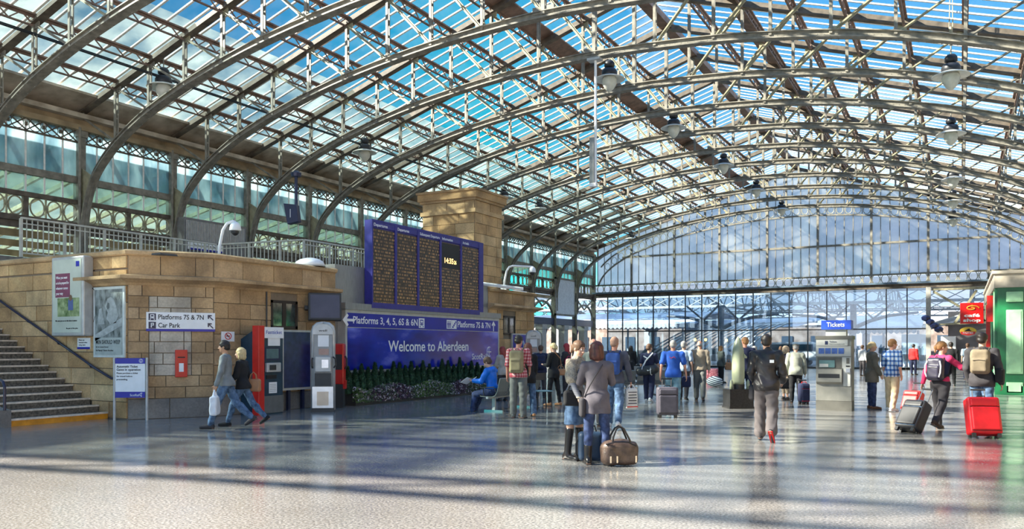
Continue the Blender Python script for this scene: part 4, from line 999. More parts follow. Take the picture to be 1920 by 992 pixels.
# hanging navy display
q = at_y(552, 400, 21.4); q = at_d(548, 402, 27.2)
nv = thing('hanging_display', 'navy twin-screen display hanging on a blue pole above the walkway', 'screen', q, YAW-R(12))
mb = MB(); mb.prism([(-.26,.36),(.20,.30),(.27,-.26),(-.12,-.34)], lambda u,v,w: (u,w,v), -.12, .12); mb.build('housing', M_NAVY, nv, bevel=.01)
MB().box(-.02, -.125, -.12, .0, -.12, .16).build('white_mark', M_WHITE, nv)
MB().tube([(.14,0,.25),(.14,0,1.30)], .055, 8).build('pole', M_NAVY, nv); MB().lathe([(.16,0),(.18,.12),(.06,.2)], (.14,0,1.25), 12).build('pole_head', M_NAVY, nv)
# ================================================================== BEYOND THE SCREEN AND THE LEFT OPENINGS
M_GROUND = mat('forecourt_paving', (.26,.27,.29), .5, var=.2, scale=2)
struct(MB().box(-80, YG+8, -.32, 60, 130, -.02).build('trim_1', M_GROUND)); struct(MB().box(-80, -14, -.34, -48, YG+8, -.02).build('trim_2', M_GROUND))
M_BRICKF = mat('far_brick', (.22,.16,.13), .85, var=.3, scale=1.2, col2=(.36,.30,.27))
fb = thing('station_building', 'long brick and pale stone station range far beyond the glass screen', 'building', (0,0,0))
MB().box(-60, 104, 0, 40, 110, 4.4).build('wall', M_BRICKF, fb)
MB().box(-60, 103.8, 4.2, 40, 110, 4.6).build('parapet', mat('far_pale_stone', (.50,.50,.50), .8), fb)
for i in range(22): 
    x = -50+i*3.4; MB().box(x, 103.9, 1.0, x+1.3, 104.02, 2.9).build('window', mat('far_window', (.05,.08,.12), .2), fb)
for i in range(6): MB().box(-50+i*13, 103.5, 0, -49.2+i*13, 104.1, 4.2).build('pier', mat('far_pale_stone', (.5,.5,.5)), fb)
# far shed roof with trusses
M_SHEDG = glass_mat('far_shed_glazing', (.70,.78,.86), (.42,.46,.50), .25, .8, scale=.25, gloss=.02)
shed = thing('train_shed_roof', 'glazed train shed roof on grey steel trusses beyond the screen', 'roof', (0,0,0))
MB().prism([(68, 6.0),(84, 8.2),(100, 6.0),(100, 6.06),(84, 8.26),(68, 6.06)], lambda u,v,w: (w,u,v), -46, 24).build('glazed_roof', M_SHEDG, shed)
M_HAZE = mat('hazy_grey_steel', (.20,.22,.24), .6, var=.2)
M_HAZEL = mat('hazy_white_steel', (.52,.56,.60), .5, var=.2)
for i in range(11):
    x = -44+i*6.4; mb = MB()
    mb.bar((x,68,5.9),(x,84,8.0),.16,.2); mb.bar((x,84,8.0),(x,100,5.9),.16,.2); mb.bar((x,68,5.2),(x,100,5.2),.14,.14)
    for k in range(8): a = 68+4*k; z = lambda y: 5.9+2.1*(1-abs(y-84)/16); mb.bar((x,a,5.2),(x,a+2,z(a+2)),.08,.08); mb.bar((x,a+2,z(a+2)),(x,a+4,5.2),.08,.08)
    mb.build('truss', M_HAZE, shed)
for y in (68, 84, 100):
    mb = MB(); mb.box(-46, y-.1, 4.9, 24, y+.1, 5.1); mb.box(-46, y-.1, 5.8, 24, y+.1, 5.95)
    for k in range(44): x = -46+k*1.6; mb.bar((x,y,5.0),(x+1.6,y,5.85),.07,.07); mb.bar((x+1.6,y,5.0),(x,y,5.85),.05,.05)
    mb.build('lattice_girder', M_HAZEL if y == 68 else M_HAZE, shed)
def tree_column(px, Y, label, zt=5.0):
    q = at_y(px, 650, Y); t = thing('branching_column', label, 'column', (q.x, q.y, 0))
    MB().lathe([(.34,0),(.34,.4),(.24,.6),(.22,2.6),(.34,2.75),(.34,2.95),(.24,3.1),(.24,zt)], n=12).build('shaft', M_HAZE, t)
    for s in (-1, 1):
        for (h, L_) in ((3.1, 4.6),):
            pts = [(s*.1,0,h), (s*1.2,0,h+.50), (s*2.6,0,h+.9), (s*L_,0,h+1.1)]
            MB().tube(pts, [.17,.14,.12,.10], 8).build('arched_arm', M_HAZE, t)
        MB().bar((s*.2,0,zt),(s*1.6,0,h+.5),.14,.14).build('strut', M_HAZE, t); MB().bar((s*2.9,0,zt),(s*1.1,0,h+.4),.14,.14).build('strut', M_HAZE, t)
tree_column(1352, 67, 'grey branching iron column behind the glass screen near the middle')
tree_column(1222, 76, 'grey branching iron column deeper beyond the glass screen, left of the middle one')
tree_column(1600, 69, 'grey branching iron column beyond the screen above the ticket stand')
# pale canopies
def canopy(label, pts, x0, x1, post_xs, yp, col):
    t = thing('platform_canopy', label, 'canopy', (0,0,0))
    MB().prism(pts, lambda u,v,w: (w,u,v), x0, x1).build('roof', col, t)
    for x in post_xs:
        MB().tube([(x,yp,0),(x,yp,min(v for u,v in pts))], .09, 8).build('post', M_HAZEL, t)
    ex = MB(); y = pts[0][0]; z = pts[0][1]; n = int((x1-x0)/.4)
    for i in range(n): ex.prism([(x0+i*.4,z),(x0+i*.4+.38,z),(x0+i*.4+.38,z-.28),(x0+i*.4+.19,z-.42),(x0+i*.4,z-.28)], lambda u,v,w: (u,w,v), y-.03, y+.0)
    o = ex.build('valance', M_HAZEL, t); o['kind'] = 'stuff'
M_CANL = mat('pale_blue_canopy_sheet', (.42,.56,.78), .4, var=.2, scale=.5, col2=(.66,.74,.86))
canopy('curved pale blue canopy beyond the left part of the glass screen', [(67,3.55),(71,4.5),(76,4.9),(82,4.5),(82,4.42),(76,4.8),(71,4.38),(67,3.43)], -38, -19.5, (-36,-31,-26,-21), 68.5, M_CANL)
canopy('pale canopy beyond the right part of the glass screen', [(70,3.0),(78,4.3),(90,4.6),(90,4.5),(78,4.2),(70,2.9)], -9, -2.7, (-8,-5.5,-3), 72, mat('pale_grey_canopy_sheet', (.55,.60,.64), .4, var=.2))
# slanting white ribs of the taxi canopy between the two
fan = thing('ribbed_awning', 'fan of slanting white ribs seen through the glass screen left of centre', 'awning', (0,0,0))
for i in range(16):
    x = -25+i*.62; mb = MB(); P = [(x,70.0,.9+.05*i), (x+1.3,70.6,1.9+.06*i), (x+2.8,71.4,2.8+.05*i), (x+5.0,73,3.7)]
    mb.tube(P, .07, 6); mb.build('rib', M_HAZEL, fan)
MB().add([(-22,71.5,2.9),(-12,71.5,3.3),(-10,76,4.2),(-22,76,4.0),(-22,71.5,2.94),(-12,71.5,3.34),(-10,76,4.24),(-22,76,4.04)], [(0,1,2,3),(7,6,5,4),(0,4,5,1),(1,5,6,2),(2,6,7,3),(3,7,4,0)]).build('sheet', M_CANL, fan)
# vehicles
def vehicle(name, label, px, Y, L, H_, col, van):
    q = at_y(px, 650, Y); t = thing(name, label, 'van' if van else 'car', (q.x, q.y, 0))
    if van: body = [(-.5,.22),(-.5,.5),(-.46,.85),(-.34,.98),(.40,1.0),(.5,.92),(.5,.22)]; gl_ = [(-.43,.62),(-.33,.90),(.44,.90),(.44,.62)]
    else: body = [(-.5,.2),(-.5,.52),(-.30,.60),(-.17,.97),(.24,1.0),(.38,.62),(.5,.56),(.5,.2)]; gl_ = [(-.26,.62),(-.15,.92),(.22,.94),(.33,.62)]
    MB().prism([(u*L, v*H_) for u, v in body], lambda u,v,w: (u,w,v), -.85, .85).build('body', col, t, bevel=.06)
    MB().prism([(u*L, v*H_) for u, v in gl_], lambda u,v,w: (u,w,v), -.87, .87).build('windows', mat('dark_vehicle_glass', (.02,.06,.08), .1), t)
    for s in (-.32, .32):
        MB().tube([(s*L,-.88,.32),(s*L,.88,.32)], .32, 16).build('wheel', M_DK, t)
    [MB().box(-.5*L-.02,y-.15,.45*H_,-.49*L,y+.15,.52*H_).build('headlight', M_WHITE, t) for y in (-.55, .55)]
vehicle('minivan', 'white minivan parked beyond the glass screen', 1478, 72.5, 4.8, 2.0, mat('white_car_paint', (.72,.74,.76), .2), True)
vehicle('parked_car', 'silver car beyond the screen left of the green shell', 1335, 73, 4.2, 1.5, mat('silver_car_paint', (.42,.45,.48), .25), False)
vehicle('parked_car', 'dark car beyond the screen behind the boy in the checked shirt', 1638, 74, 4.3, 1.5, mat('dark_car_paint', (.04,.045,.05), .2), False)
vehicle('parked_car', 'blue-grey car beyond the screen at its left end', 1228, 77, 4.2, 1.45, mat('slate_car_paint', (.08,.12,.2), .25), False)
M_ORL = mat('orange_lamp_glow', (1,.45,.06), .5, emit=6)
for px, py, s in ((1362, 638, 'right of the branching column'), (1303, 637, 'left of the branching column'), (1323, 637, 'just left of the iron column')):
    q = at_y(px, py, 69); o = MB().sphere((0,0,0), .12, n=10, m=6).build('orange_lamp', M_ORL); o.location = q; tag(o, 'small orange lamp beyond the screen '+s, 'lamp'); MB().tube([(0,0,-.1),(0,0,-q.z)], .03, 6).build('lamp_post', M_HAZE, o)
q = at_y(1716, 665, 66); nb_ = thing('notice_stand', 'white notice stand beyond the right end of the glass screen', 'notice', (q.x, q.y, 0)); MB().box(-.9,-.05,1.0,.9,.05,2.5).build('panel', M_WHITE, nb_); [MB().box(x-.05,-.04,0,x+.05,.04,1).build('leg', M_HAZE, nb_) for x in (-.75, .75)]
# luggage trolleys
tro0 = None
for i in range(7):
    p = at_floor(1652+i*9, 693)
    if tro0 is None:
        tro0 = thing('luggage_trolley', '', 'trolley', p, R(12), 'luggage trolleys lined up by the glass screen')
        mb = MB(); 
        for s in (-.28, .28): mb.tube([(s,-.55,.15),(s,.30,.18),(s,.45,.5),(s,.55,1.05)], .02, 6)
        mb.tube([(-.28,.55,1.05),(.28,.55,1.05)], .025, 6); mb.tube([(-.28,.40,.45),(.28,.40,.45)], .02, 6); mb.build('frame', M_CHROME, tro0)
        MB().box(-.28,-.55,.15,.28,.25,.18).build('platform', M_CHROME, tro0)
        for s in ((-.26,-.5),(.26,-.5),(0,.3)): MB().tube([(s[0]-.02,s[1],.08),(s[0]+.02,s[1],.08)], .08, 10).build('wheel', M_DK, tro0)
        t_ = tro0
    else: t_ = copy_tree(tro0); t_.location = p
    t_['label'] = 'steel luggage trolley by the screen, '+['leftmost of its row', 'second of the row from the left', 'third of the row from the left', 'middle one of the row', 'third of the row from the right', 'second of the row from the right', 'rightmost, nearest the red-jacketed man'][i]
# ---- right of the screen: steel lattice, slatted roof, stone lodge
rt = thing('lattice_portal', 'pale steel lattice girder over the opening right of the glass screen', 'girder', (0,0,0))
mb = MB(); mb.box(-1.8, YF-.1, 5.45, 5.3, YF+.1, 5.64); mb.bar((-1.7,YF,3.1),(5.3,YF,3.4),.12,.12)
mb.build('chord', M_STEELP, rt)
for a, b in (((-1.7,5.4),(1.4,3.3)), ((1.4,3.3),(1.4,5.4)), ((1.4,5.4),(4.6,3.4)), ((.9,5.4),(-.4,3.2)), ((3.9,5.4),(2.5,3.3))):
    MB().bar((a[0],YF,a[1]),(b[0],YF,b[1]),.13,.16).build('brace', M_STEELP, rt)
sl = thing('slatted_canopy', 'sloping pale slatted canopy roof right of the glass screen', 'canopy', (0,0,0))
for i in range(20):
    y = 65+i*.7; MB().add([(-2.5,y,3.0),(-2.5,y+.45,3.0),(6.5,y+.45,5.9),(6.5,y,5.9),(-2.5,y,3.08),(-2.5,y+.45,3.08),(6.5,y+.45,5.98),(6.5,y,5.98)], [(0,1,2,3),(7,6,5,4),(0,4,5,1),(1,5,6,2),(2,6,7,3),(3,7,4,0)]).build('slat', M_HAZEL, sl)
lg = MB().box(-1.0, 79, 0, 12, 86, 4.6).box(-1.3, 78.7, 3.5, 12, 86.2, 3.8).build('stone_lodge', mat('grey_brown_stone', (.24,.20,.17), .85, var=.25, scale=1)); tag(lg, 'low grey-brown stone lodge behind the cafe sign', 'building')
q = at_y(1778, 643, 63.2); wn = MB().box(-.45,-.03,-.45,.45,.03,.45).build('white_notice', M_WHITE); wn.location = q; tag(wn, 'square white notice right of the glass screen', 'notice')
# navy hanging baskets by the screen end
q = at_y(1742, 606, YF-.28); hb = thing('hanging_bracket', 'dark navy fittings bracketed to the post at the right end of the screen', 'bracket', q)
for i in range(4): MB().lathe([(.08,-.22),(.26,-.12),(.30,.05),(.20,.16),(.05,.20)], (i*.26-.2, 0, .35-i*.26), 9).build('fitting', M_NAVY, hb)
MB().bar((-.4,0,.5),(.9,0,-.7),.06,.06).box(-.2,0,.15,.1,.2,.25).build('arm', M_NAVY, hb)
# ---- left openings towards the platforms
lp = thing('arcade_pier_row', 'white piers with navy fascia along the platform opening at the far left', 'arcade', (0,0,0))
MB().box(-27.15, 33.2, 3.25, -26.9, YF-.3, 3.75).build('fascia', M_NAVY, lp)
for k in range(5, 12):
    y = YK(k)+1.9; MB().box(-27.35, y-.35, 0, -26.85, y+.35, 3.2).box(-27.4, y-.4, 2.9, -26.8, y+.4, 3.25).build('pier', mat('pale_stone_pier', (.52,.50,.46), .7), lp)
    mb = MB(); a = YK(k)+.15; b = YK(k+1)-.15; c = (a+b)/2; r0 = (b-a)/2
    arc = [(c+r0*math.cos(t), 3.8+1.25*math.sin(t)) for t in [PI*i/12 for i in range(13)]]
    mb.prism(arc+[(c+(r0-.14)*math.cos(t), 3.8+1.1*math.sin(t)) for t in [PI*i/12 for i in range(12, -1, -1)]], lambda u,v,w: (w,u,v), -27.06, -26.94)
    mb.build('spandrel_arch', M_STEEL, lp)
    MB().bar((-27,a,5.5),(-27,c,4.6),.08,.1).bar((-27,b,5.5),(-27,c,4.6),.08,.1).build('brace', M_STEEL, lp)
pa = thing('blank_poster_board', 'large blank white panel hung high between columns at the far left', 'panel', (0,0,0))
MB().box(-26.78, 55.3, 4.1, -26.72, 58.6, 6.7).build('panel', mat('pale_blue_white_panel', (.62,.66,.70), .4), pa)
MB().box(-26.8, 55.15, 3.95, -26.7, 55.3, 6.85).box(-26.8, 58.6, 3.95, -26.7, 58.75, 6.85).box(-26.8, 55.15, 3.95, -26.7, 58.75, 4.1).box(-26.8, 55.15, 6.7, -26.7, 58.75, 6.85).build('frame', M_STEEL, pa)
pc = thing('platform_canopy', 'dark platform canopy with a white toothed edge beyond the left piers', 'canopy', (0,0,0))
MB().box(-40, 30, 3.5, -28.2, 66, 3.6).build('roof', mat('dark_canopy', (.06,.07,.08), .7), pc)
vm = MB()
for i in range(43): vm.prism([(31+i*.8,3.5),(31+i*.8+.76,3.5),(31+i*.8+.76,3.15),(31+i*.8+.38,2.98),(31+i*.8,3.15)], lambda u,v,w: (w,u,v), -28.22, -28.18)
vm.build('valance', M_WHITE, pc)['kind'] = 'stuff'
for i in range(6):
    y = 34+i*6; MB().tube([(-29,y,0),(-29,y,3.5)], .10, 8).build('post', M_WHITE, pc); MB().lathe([(.12,2.6),(.2,2.9),(.16,3.1)], (-29,y,0), 10).build('capital', M_DEEP, pc)
bw = thing('platform_back_wall', 'dark stone platform wall with arched recesses far left', 'wall', (0,0,0))
MB().box(-47, 2, 0, -46, 66, 5.6).build('wall', mat('dark_platform_stone', (.17,.14,.11), .9, var=.3, scale=1), bw)
for i in range(8):
    c = 6+i*7; MB().prism([(c-2,0),(c+2,0)]+[(c+2*math.cos(t), 2.2+1.5*math.sin(t)) for t in [PI*k/10 for k in range(11)]], lambda u,v,w: (w,u,v), -46.02, -45.9).build('recess', M_BLACK, bw)
# neighbouring glazed roof and hut outside the left clerestory
nr = thing('glazed_shed_roof', 'neighbouring shed roof with pale yellow glazing bars seen through the left clerestory', 'roof', (0,0,0))
M_YB = mat('yellowish_bar', (.85,.83,.58), .5, var=.15)
mb = MB(); mb.prism([(-28.2,9.3),(-44,5.9),(-44,5.95),(-28.2,9.35)], lambda u,v,w: (u,w,v), 2, 62); mb.build('glazing', glass_mat('green_grey_glazing', (.62,.74,.74), (.20,.27,.27), .3, .75, scale=.6, film2=(.40,.48,.42)), nr)
b0 = None
for i in range(50):
    if b0 is None: b0 = MB().prism([(-28.2,9.12),(-44,5.72),(-44,5.9),(-28.2,9.3)], lambda u,v,w: (u,w,v), -.07, .07).build('glazing_bar', M_YB, nr, loc=(0, 2.5, 0))
    else: copy_part(b0, nr, (0, 2.5+i*1.2, 0))
for y in (12, 24, 36, 48): MB().bar((-28,y,6.3),(-44,y,5.6),.2,.25).bar((-28,y,6.3),(-36,y,7.4),.12,.12).build('tie_beam', M_STEELD, nr)
for x in (-30, -33, -36.5): MB().box(x-.1, 2, 5.6, x+.1, 62, 5.85).build('longitudinal_beam', M_CORN, nr)
# backdrop trees to the left
tr_m = mat('distant_tree_green', (.05,.09,.05), .9, var=.5, scale=.5, col2=(.16,.22,.10))
rn = random.Random(3)
for i in range(7):
    mb = MB(); y = -6+i*13; 
    for k in range(9): mb.sphere((rn.uniform(-3,3), rn.uniform(-4,4), rn.uniform(7,14)), rn.uniform(2,3.4), n=9, m=6)
    t = thing('broadleaf_tree', ['tree behind the side shed roof, nearest the picture left', 'second tree behind the side shed roof from the left', 'third tree behind the side shed roof from the left', 'middle tree behind the side shed roof', 'third tree behind the side shed roof from the far end', 'second tree behind the side shed roof from the far end', 'farthest tree behind the side shed roof'][i], 'tree', (-62, y, 0), 0, 'trees beyond the side shed'); mb.build('crown', tr_m, t, smooth=True); MB().tube([(0,0,0),(0,0,9)], .5, 8).build('trunk', M_TREAD, t)
# grey shutter hut with a sign on the walkway
hu = thing('walkway_hut', 'grey ribbed hut with a small platform sign on the upper walkway', 'kiosk', (0,0,0))
hy0, hy1 = at_x(345, 400, -26.2).y, at_x(462, 400, -26.2).y
MB().box(-26.6, hy0, 4.15, -26.2, hy1, 6.6).build('body', mat('hut_grey', (.20,.19,.18), .6), hu)
for i in range(40): 
    y = hy0+.1+i*(hy1-hy0-.2)/40; MB().box(-26.2, y, 5.75, -26.17, y+.04, 6.5).build('ridge', M_GREYL, hu)
z_ = 5.75
MB().box(-26.2, at_x(355,0,-26.1).y, 5.38, -26.1, at_x(419,0,-26.1).y, 5.66).build('sign_panel', M_WHITE, hu); MB().box(-26.1, at_x(355,0,-26.1).y, 5.36, -26.09, at_x(419,0,-26.1).y, 5.43).build('blue_edge', M_BLUE, hu)
textfit('Platforms 7S & 7N', 'lettering', M_BLACK, hu, (-26.095, at_x(362,0,-26.1).y, 5.50), TX_X, at_x(405,0,-26.1).y-at_x(362,0,-26.1).y, .09, .01)

# ================================================================== FURNITURE ON THE CONCOURSE
M_SHELL = mat('pale_green_paint', (.36,.39,.26), .3, var=.1, scale=3)
sh = thing('shell_monument', 'pale green upright mine shell on a black plinth in the middle of the hall', 'monument', at_floor(1384, 765), YAW+R(4))
sc_ = 1/ (F/at_floor(1384,765).xy.length) if False else 1
MB().box(-.33,-.30,0,.33,.30,.05).box(-.31,-.28,.05,.31,.28,.50).build('plinth', mat('black_granite', (.025,.025,.025), .2, var=.3, scale=30), sh)
MB().lathe([(.16,.50),(.165,.62)], n=20).build('dark_collar', M_DK, sh)
MB().lathe([(.15,.62),(.16,.70),(.165,1.0),(.16,1.3),(.14,1.52),(.105,1.68),(.06,1.79),(.02,1.85)], n=28).build('shell_body', M_SHELL, sh, smooth=True)
for s in (-1, 1): MB().lathe([(.045,.50),(.045,.62),(.035,.70),(.01,.75)], (s*.22,-.12,0), 12).build('small_shell', M_SHELL, sh, smooth=True)
MB().prism([(.10,1.42),(.18,1.34),(.18,1.30),(.13,1.30)], lambda u,v,w: (u,w,v), -.16, -.12).build('bracket', M_SHELL, sh)

tk = thing('ticket_stand', 'grey ticket machine under a blue tickets sign, right of centre', 'ticket machine', at_floor(1563, 770), 0)
M_TKG = mat('putty_grey_metal', (.22,.215,.19), .4, metal=.1, var=.1); M_TKL = mat('pale_grey_fascia', (.46,.46,.43), .4, var=.06); M_TKD = mat('dark_putty_metal', (.11,.105,.09), .5)
w = .42
MB().box(-w,0,0,w,.55,.24).build('plinth', M_TKD, tk); MB().box(-w,0,.24,w,.55,1.80).build('cabinet', M_TKG, tk, bevel=.01)
MB().box(-w-.01,-.04,1.78,w+.02,.57,1.87).build('top_ledge', M_TKD, tk)
MB().box(-w+.01,-.03,1.62,w-.09,0,1.78).build('header', M_TKL, tk)
textfit('Tickets', 'lettering', M_NAVY, tk, (-.10,-.032,1.70), TX_Y, .18, .045); textfit('Please have money ready', 'lettering', M_DK, tk, (-.10,-.032,1.655), TX_Y, .36, .02)
MB().box(-.20,-.035,1.65,-.13,-.03,1.74).build('pictogram', M_NAVY, tk)
MB().box(-w+.01,-.02,1.36,w-.02,0,1.61).build('display_fascia', M_TKL, tk)
for i in range(4): MB().box(-w+.07+i*.155,-.03,1.42,-w+.20+i*.155,-.02,1.56).build('blue_screen', mat('blue_screen_print', (.05,.12,.40), .3, var=.3, scale=12), tk)
MB().box(-w+.04,-.012,1.06,.20,0,1.33).build('screen_recess', M_TKD, tk); MB().box(-w+.08,-.03,1.08,.03,-.012,1.26).build('touch_screen', mat('teal_screen', (.10,.20,.20), .2), tk); MB().box(-w+.09,-.034,1.09,-.12,-.03,1.17).build('screen_glow', M_TKL, tk)
MB().box(.20,-.02,1.06,w-.02,0,1.34).build('payment_fascia', M_TKL, tk); MB().box(.30,-.03,1.18,.37,-.02,1.32).build('card_window', M_TKD, tk); MB().box(.29,-.03,1.10,.38,-.02,1.13).build('card_slot', M_BLACK, tk); MB().box(.29,-.06,.96,.39,-.02,1.06).build('coin_cup', M_CHROME, tk)
MB().box(.23,-.02,.62,w-.03,0,1.06).build('side_panel', M_TKL, tk)
mb = MB(); mb.prism([(-.10,.72),(-.10,1.02),(0,1.05),(0,.66)], lambda u,v,w: (w,u,v), -w+.02, .20); mb.build('ticket_tray', M_TKG, tk); MB().box(-w+.07,-.105,.82,.15,-.098,.92).build('tray_slot', M_BLACK, tk)
MB().box(-.20,.1,1.87,.28,.4,2.03).build('sign_mount', M_TKL, tk)
sg = MB().box(-.30,.05,2.03,.40,.5,2.26).build('sign_box', mat('bright_blue_sign', (.02,.07,.50), .3), tk)
textfit('Tickets', 'lettering', M_WHITE, tk, (-.17,.045,2.10), TX_Y, .42, .11, .012)

# green kiosk at the right edge
M_GREEN = mat('gloss_green_paint', (.012,.16,.055), .3, var=.2, scale=3); M_MINT = mat('pale_mint_panel', (.40,.72,.42), .35, var=.08); M_CREAM = mat('cream_fascia', (.52,.45,.36), .6, var=.1)
gk = thing('green_kiosk', 'tall green panelled kiosk with a cream fascia at the right edge', 'kiosk', (0,0,0))
gx, gy = 1.05, 31.6
MB().box(gx, gy, 0, 5.2, 44, 3.60).build('body', M_GREEN, gk)
MB().box(gx-.10, gy-.12, 3.56, 5.3, 44.1, 4.02).build('fascia', M_CREAM, gk); MB().box(gx-.16, gy-.18, 4.02, 5.3, 44.1, 4.12).build('top_moulding', M_CREAM, gk); MB().box(gx-.05, gy-.05, 0, 5.2, 44, .30).build('skirting', M_GREEN, gk)
for s0 in (.25, .97, 1.7):
    for z0, z1 in ((.12+.35,.42+.35), (1.0-.30,2.82), (3.08,3.42)):
        if z0 < .6: z0, z1 = .06, .42
        MB().box(gx+s0, gy-.05, z0, gx+s0+.48, gy-.0, z1).build('mint_panel', M_MINT, gk, bevel=.02)
        MB().box(gx+s0+.06, gy-.065, z0+.05, gx+s0+.42, gy-.05, z1-.05).build('raised_field', M_MINT, gk, bevel=.01)
for i in range(8):
    y = gy+.35+i*1.45
    MB().box(gx-.04, y, .5, gx, y+1.1, 3.3).build('side_panel', mat('dark_green_glass', (.02,.09,.06), .15, var=.3), gk); MB().box(gx-.07, y-.22, 0, gx, y-.10, 3.56).build('pilaster', M_MINT if i % 2 else M_GREEN, gk)
MB().box(gx-.22, gy+4.6, .5, gx-.08, gy+4.75, 3.2).build('red_banner', M_RED, gk); MB().box(gx-.24, gy+2.6, 2.5, gx-.05, gy+2.7, 3.45).build('red_banner', M_RED, gk)
q0 = at_d(1822, 587.5, 32.0)
cs = thing('cafe_sign', 'square red projecting sign reading cafe shop beside the green kiosk', 'sign', q0, YAW*.2)
MB().box(-.40,-.06,-.41,.40,.06,.41).build('panel', mat('bright_red_sign', (.75,.01,.01), .3), cs, bevel=.01)
textfit('caf\u00e9', 'lettering', M_WHITE, cs, (-.27,-.063,-.14), TX_Y, .54, .12, .03); textfit('shop', 'lettering', M_WHITE, cs, (-.30,-.063,-.33), TX_Y, .60, .12, .03)
M_ORG = mat('orange_print', (.90,.35,.03), .4)
cup = MB(); cup.tube([((.25-.012*i)*math.cos(i*.45), -.064, .20+(.11-.0052*i)*math.sin(i*.45)) for i in range(20)], .024, 5); cup.lathe([(.01,.0)], (0,0,0), 3) if False else None
cup.tube([(-.02,-.064,.31),(.0,-.064,.35),(.02,-.064,.31)], .01, 4); cup.build('swirl_emblem', M_ORG, cs)
MB().box(.38,-.03,.1,.70,.03,.16).build('bracket', M_STEEL, cs)
q0 = at_d(1815, 621, 33)
ov = thing('oval_sign', 'small yellow and red oval sign under the cafe sign', 'sign', q0, 0)
MB().prism([(.30*math.cos(t), .17*math.sin(t)) for t in [2*PI*i/24 for i in range(24)]], lambda u,v,w: (u,w,v), -.03, .03).build('oval_panel', mat('yellow_print', (.85,.55,.05), .4), ov)
MB().prism([(-.27,-.02),(.27,-.02),(.24,-.13),(0,-.18),(-.24,-.13)], lambda u,v,w: (u,w,v), -.04, -.028).build('red_band', M_RED, ov)
MB().prism([(-.14,0),(.14,0),(.07,.05),(.05,.11),(-.02,.08),(-.06,.05)], lambda u,v,w: (u,w,v), -.04, -.028).build('silhouette', M_BLACK, ov)
textfit('PASTIES', 'lettering', M_WHITE, ov, (-.18,-.043,-.10), TX_Y, .36, .06, .01)
MB().box(.28,-.02,-.02,.75,.02,.02).build('bracket', M_STEEL, ov)

# bench seats
M_PERF = mat('perforated_grey_steel', (.27,.27,.24), .4, metal=.5, var=.25, scale=90)
def bench(label, loc, rz, n):
    t = thing('bench_seat', label, 'seating', loc, rz)
    prof = [(.24,.43),(.22,.40),(.10,.385),(-.12,.39),(-.20,.42),(-.26,.52),(-.30,.70),(-.34,.84)]
    for i in range(n):
        x = (i-(n-1)/2)*.58; mb = MB()
        vs = []; 
        for u, v in prof: vs += [(x-.26,u,v),(x+.26,u,v)]
        for u, v in prof: vs += [(x-.26,u-.012,v-.018),(x+.26,u-.012,v-.018)]
        m_ = len(prof); fs = []
        for k in range(m_-1): a = 2*k; fs.append((a,a+1,a+3,a+2)); b = 2*m_+a; fs.append((b,b+2,b+3,b+1)); fs.append((a,a+2,b+2,b)); fs.append((a+1,b+1,b+3,a+3))
        fs.append((0,2*m_,2*m_+1,1)); fs.append((2*m_-2,2*m_-1,4*m_-1,4*m_-2)); mb.add(vs, fs); mb.build('seat', M_PERF, t)
        for s in (-.27,): MB().tube([(x+s,.10,.40),(x+s,.12,.60),(x+s,-.18,.62),(x+s,-.24,.50)], .015, 6).build('armrest', M_DK, t)
    MB().box(-n*.29,-.03,.33,n*.29,.03,.385).build('beam', M_GREYL, t)
    for s in (-1, 1):
        MB().box(s*(n*.29-.35)-.03,-.04,.03,s*(n*.29-.35)+.03,.04,.34).build('leg', M_GREYL, t); MB().box(s*(n*.29-.35)-.04,-.26,0,s*(n*.29-.35)+.04,.26,.04).build('foot', M_CHROME, t)
    return t
bench1_loc = at_floor(938, 771)
# ================================================================== FIGURES
# every body, garment and hair mass is one smooth closed surface: a signed distance field meshed with surface nets
def rotm(ax, a):
    return np.array(Matrix.Rotation(a, 3, ax))
def cap(p, q, r1, r2=None, k=.02, sq=None, op='u'):
    return dict(t='c', p=np.array(p, float), q=np.array(q, float), r1=r1, r2=r1 if r2 is None else r2, k=k, sq=sq, op=op)
def ell(c, r, M=None, k=.02, op='u'):
    return dict(t='e', c=np.array(c, float), r=np.array(r, float), M=np.eye(3) if M is None else M, k=k, op=op)
def rbx(c, r, rad=.02, M=None, k=.01, op='u'):
    return dict(t='b', c=np.array(c, float), r=np.array(r, float), rad=rad, M=np.eye(3) if M is None else M, k=k, op=op)
def bounds(P):
    lo = []; hi = []
    for a in P:
        if a['op'] == 's': continue
        if a['t'] == 'c':
            for e, r in ((a['p'], a['r1']), (a['q'], a['r2'])): lo.append(e-r); hi.append(e+r)
        else:
            r = np.sqrt(((a['M']*a['r'][None, :])**2).sum(1)) if a['t'] == 'e' else np.abs(a['M']*a['r'][None, :]).sum(1)
            lo.append(a['c']-r); hi.append(a['c']+r)
    return np.min(lo, 0), np.max(hi, 0)
def evalp(a, X):
    if a['t'] == 'c':
        p, q = a['p'], a['q']; x = X-p; d = q-p; sc = 1
        if a['sq'] is not None:
            n, s = a['sq']; n = np.array(n, float); x = x+n*((x@n)*(1/s-1))[..., None]; d = d+n*((d@n)*(1/s-1)); sc = (1+s)/2
        L = max(d@d, 1e-9); t = np.clip((x@d)/L, 0, 1)
        return (np.linalg.norm(x-t[..., None]*d, axis=-1)-(a['r1']+(a['r2']-a['r1'])*t))*sc
    x = (X-a['c'])@a['M']
    if a['t'] == 'e':
        k0 = np.linalg.norm(x/a['r'], axis=-1); k1 = np.linalg.norm(x/a['r']**2, axis=-1)
        return k0*(k0-1)/np.maximum(k1, 1e-6)
    qd = np.abs(x)-a['r']+a['rad']
    return np.linalg.norm(np.maximum(qd, 0), axis=-1)+np.minimum(qd.max(-1), 0)-a['rad']
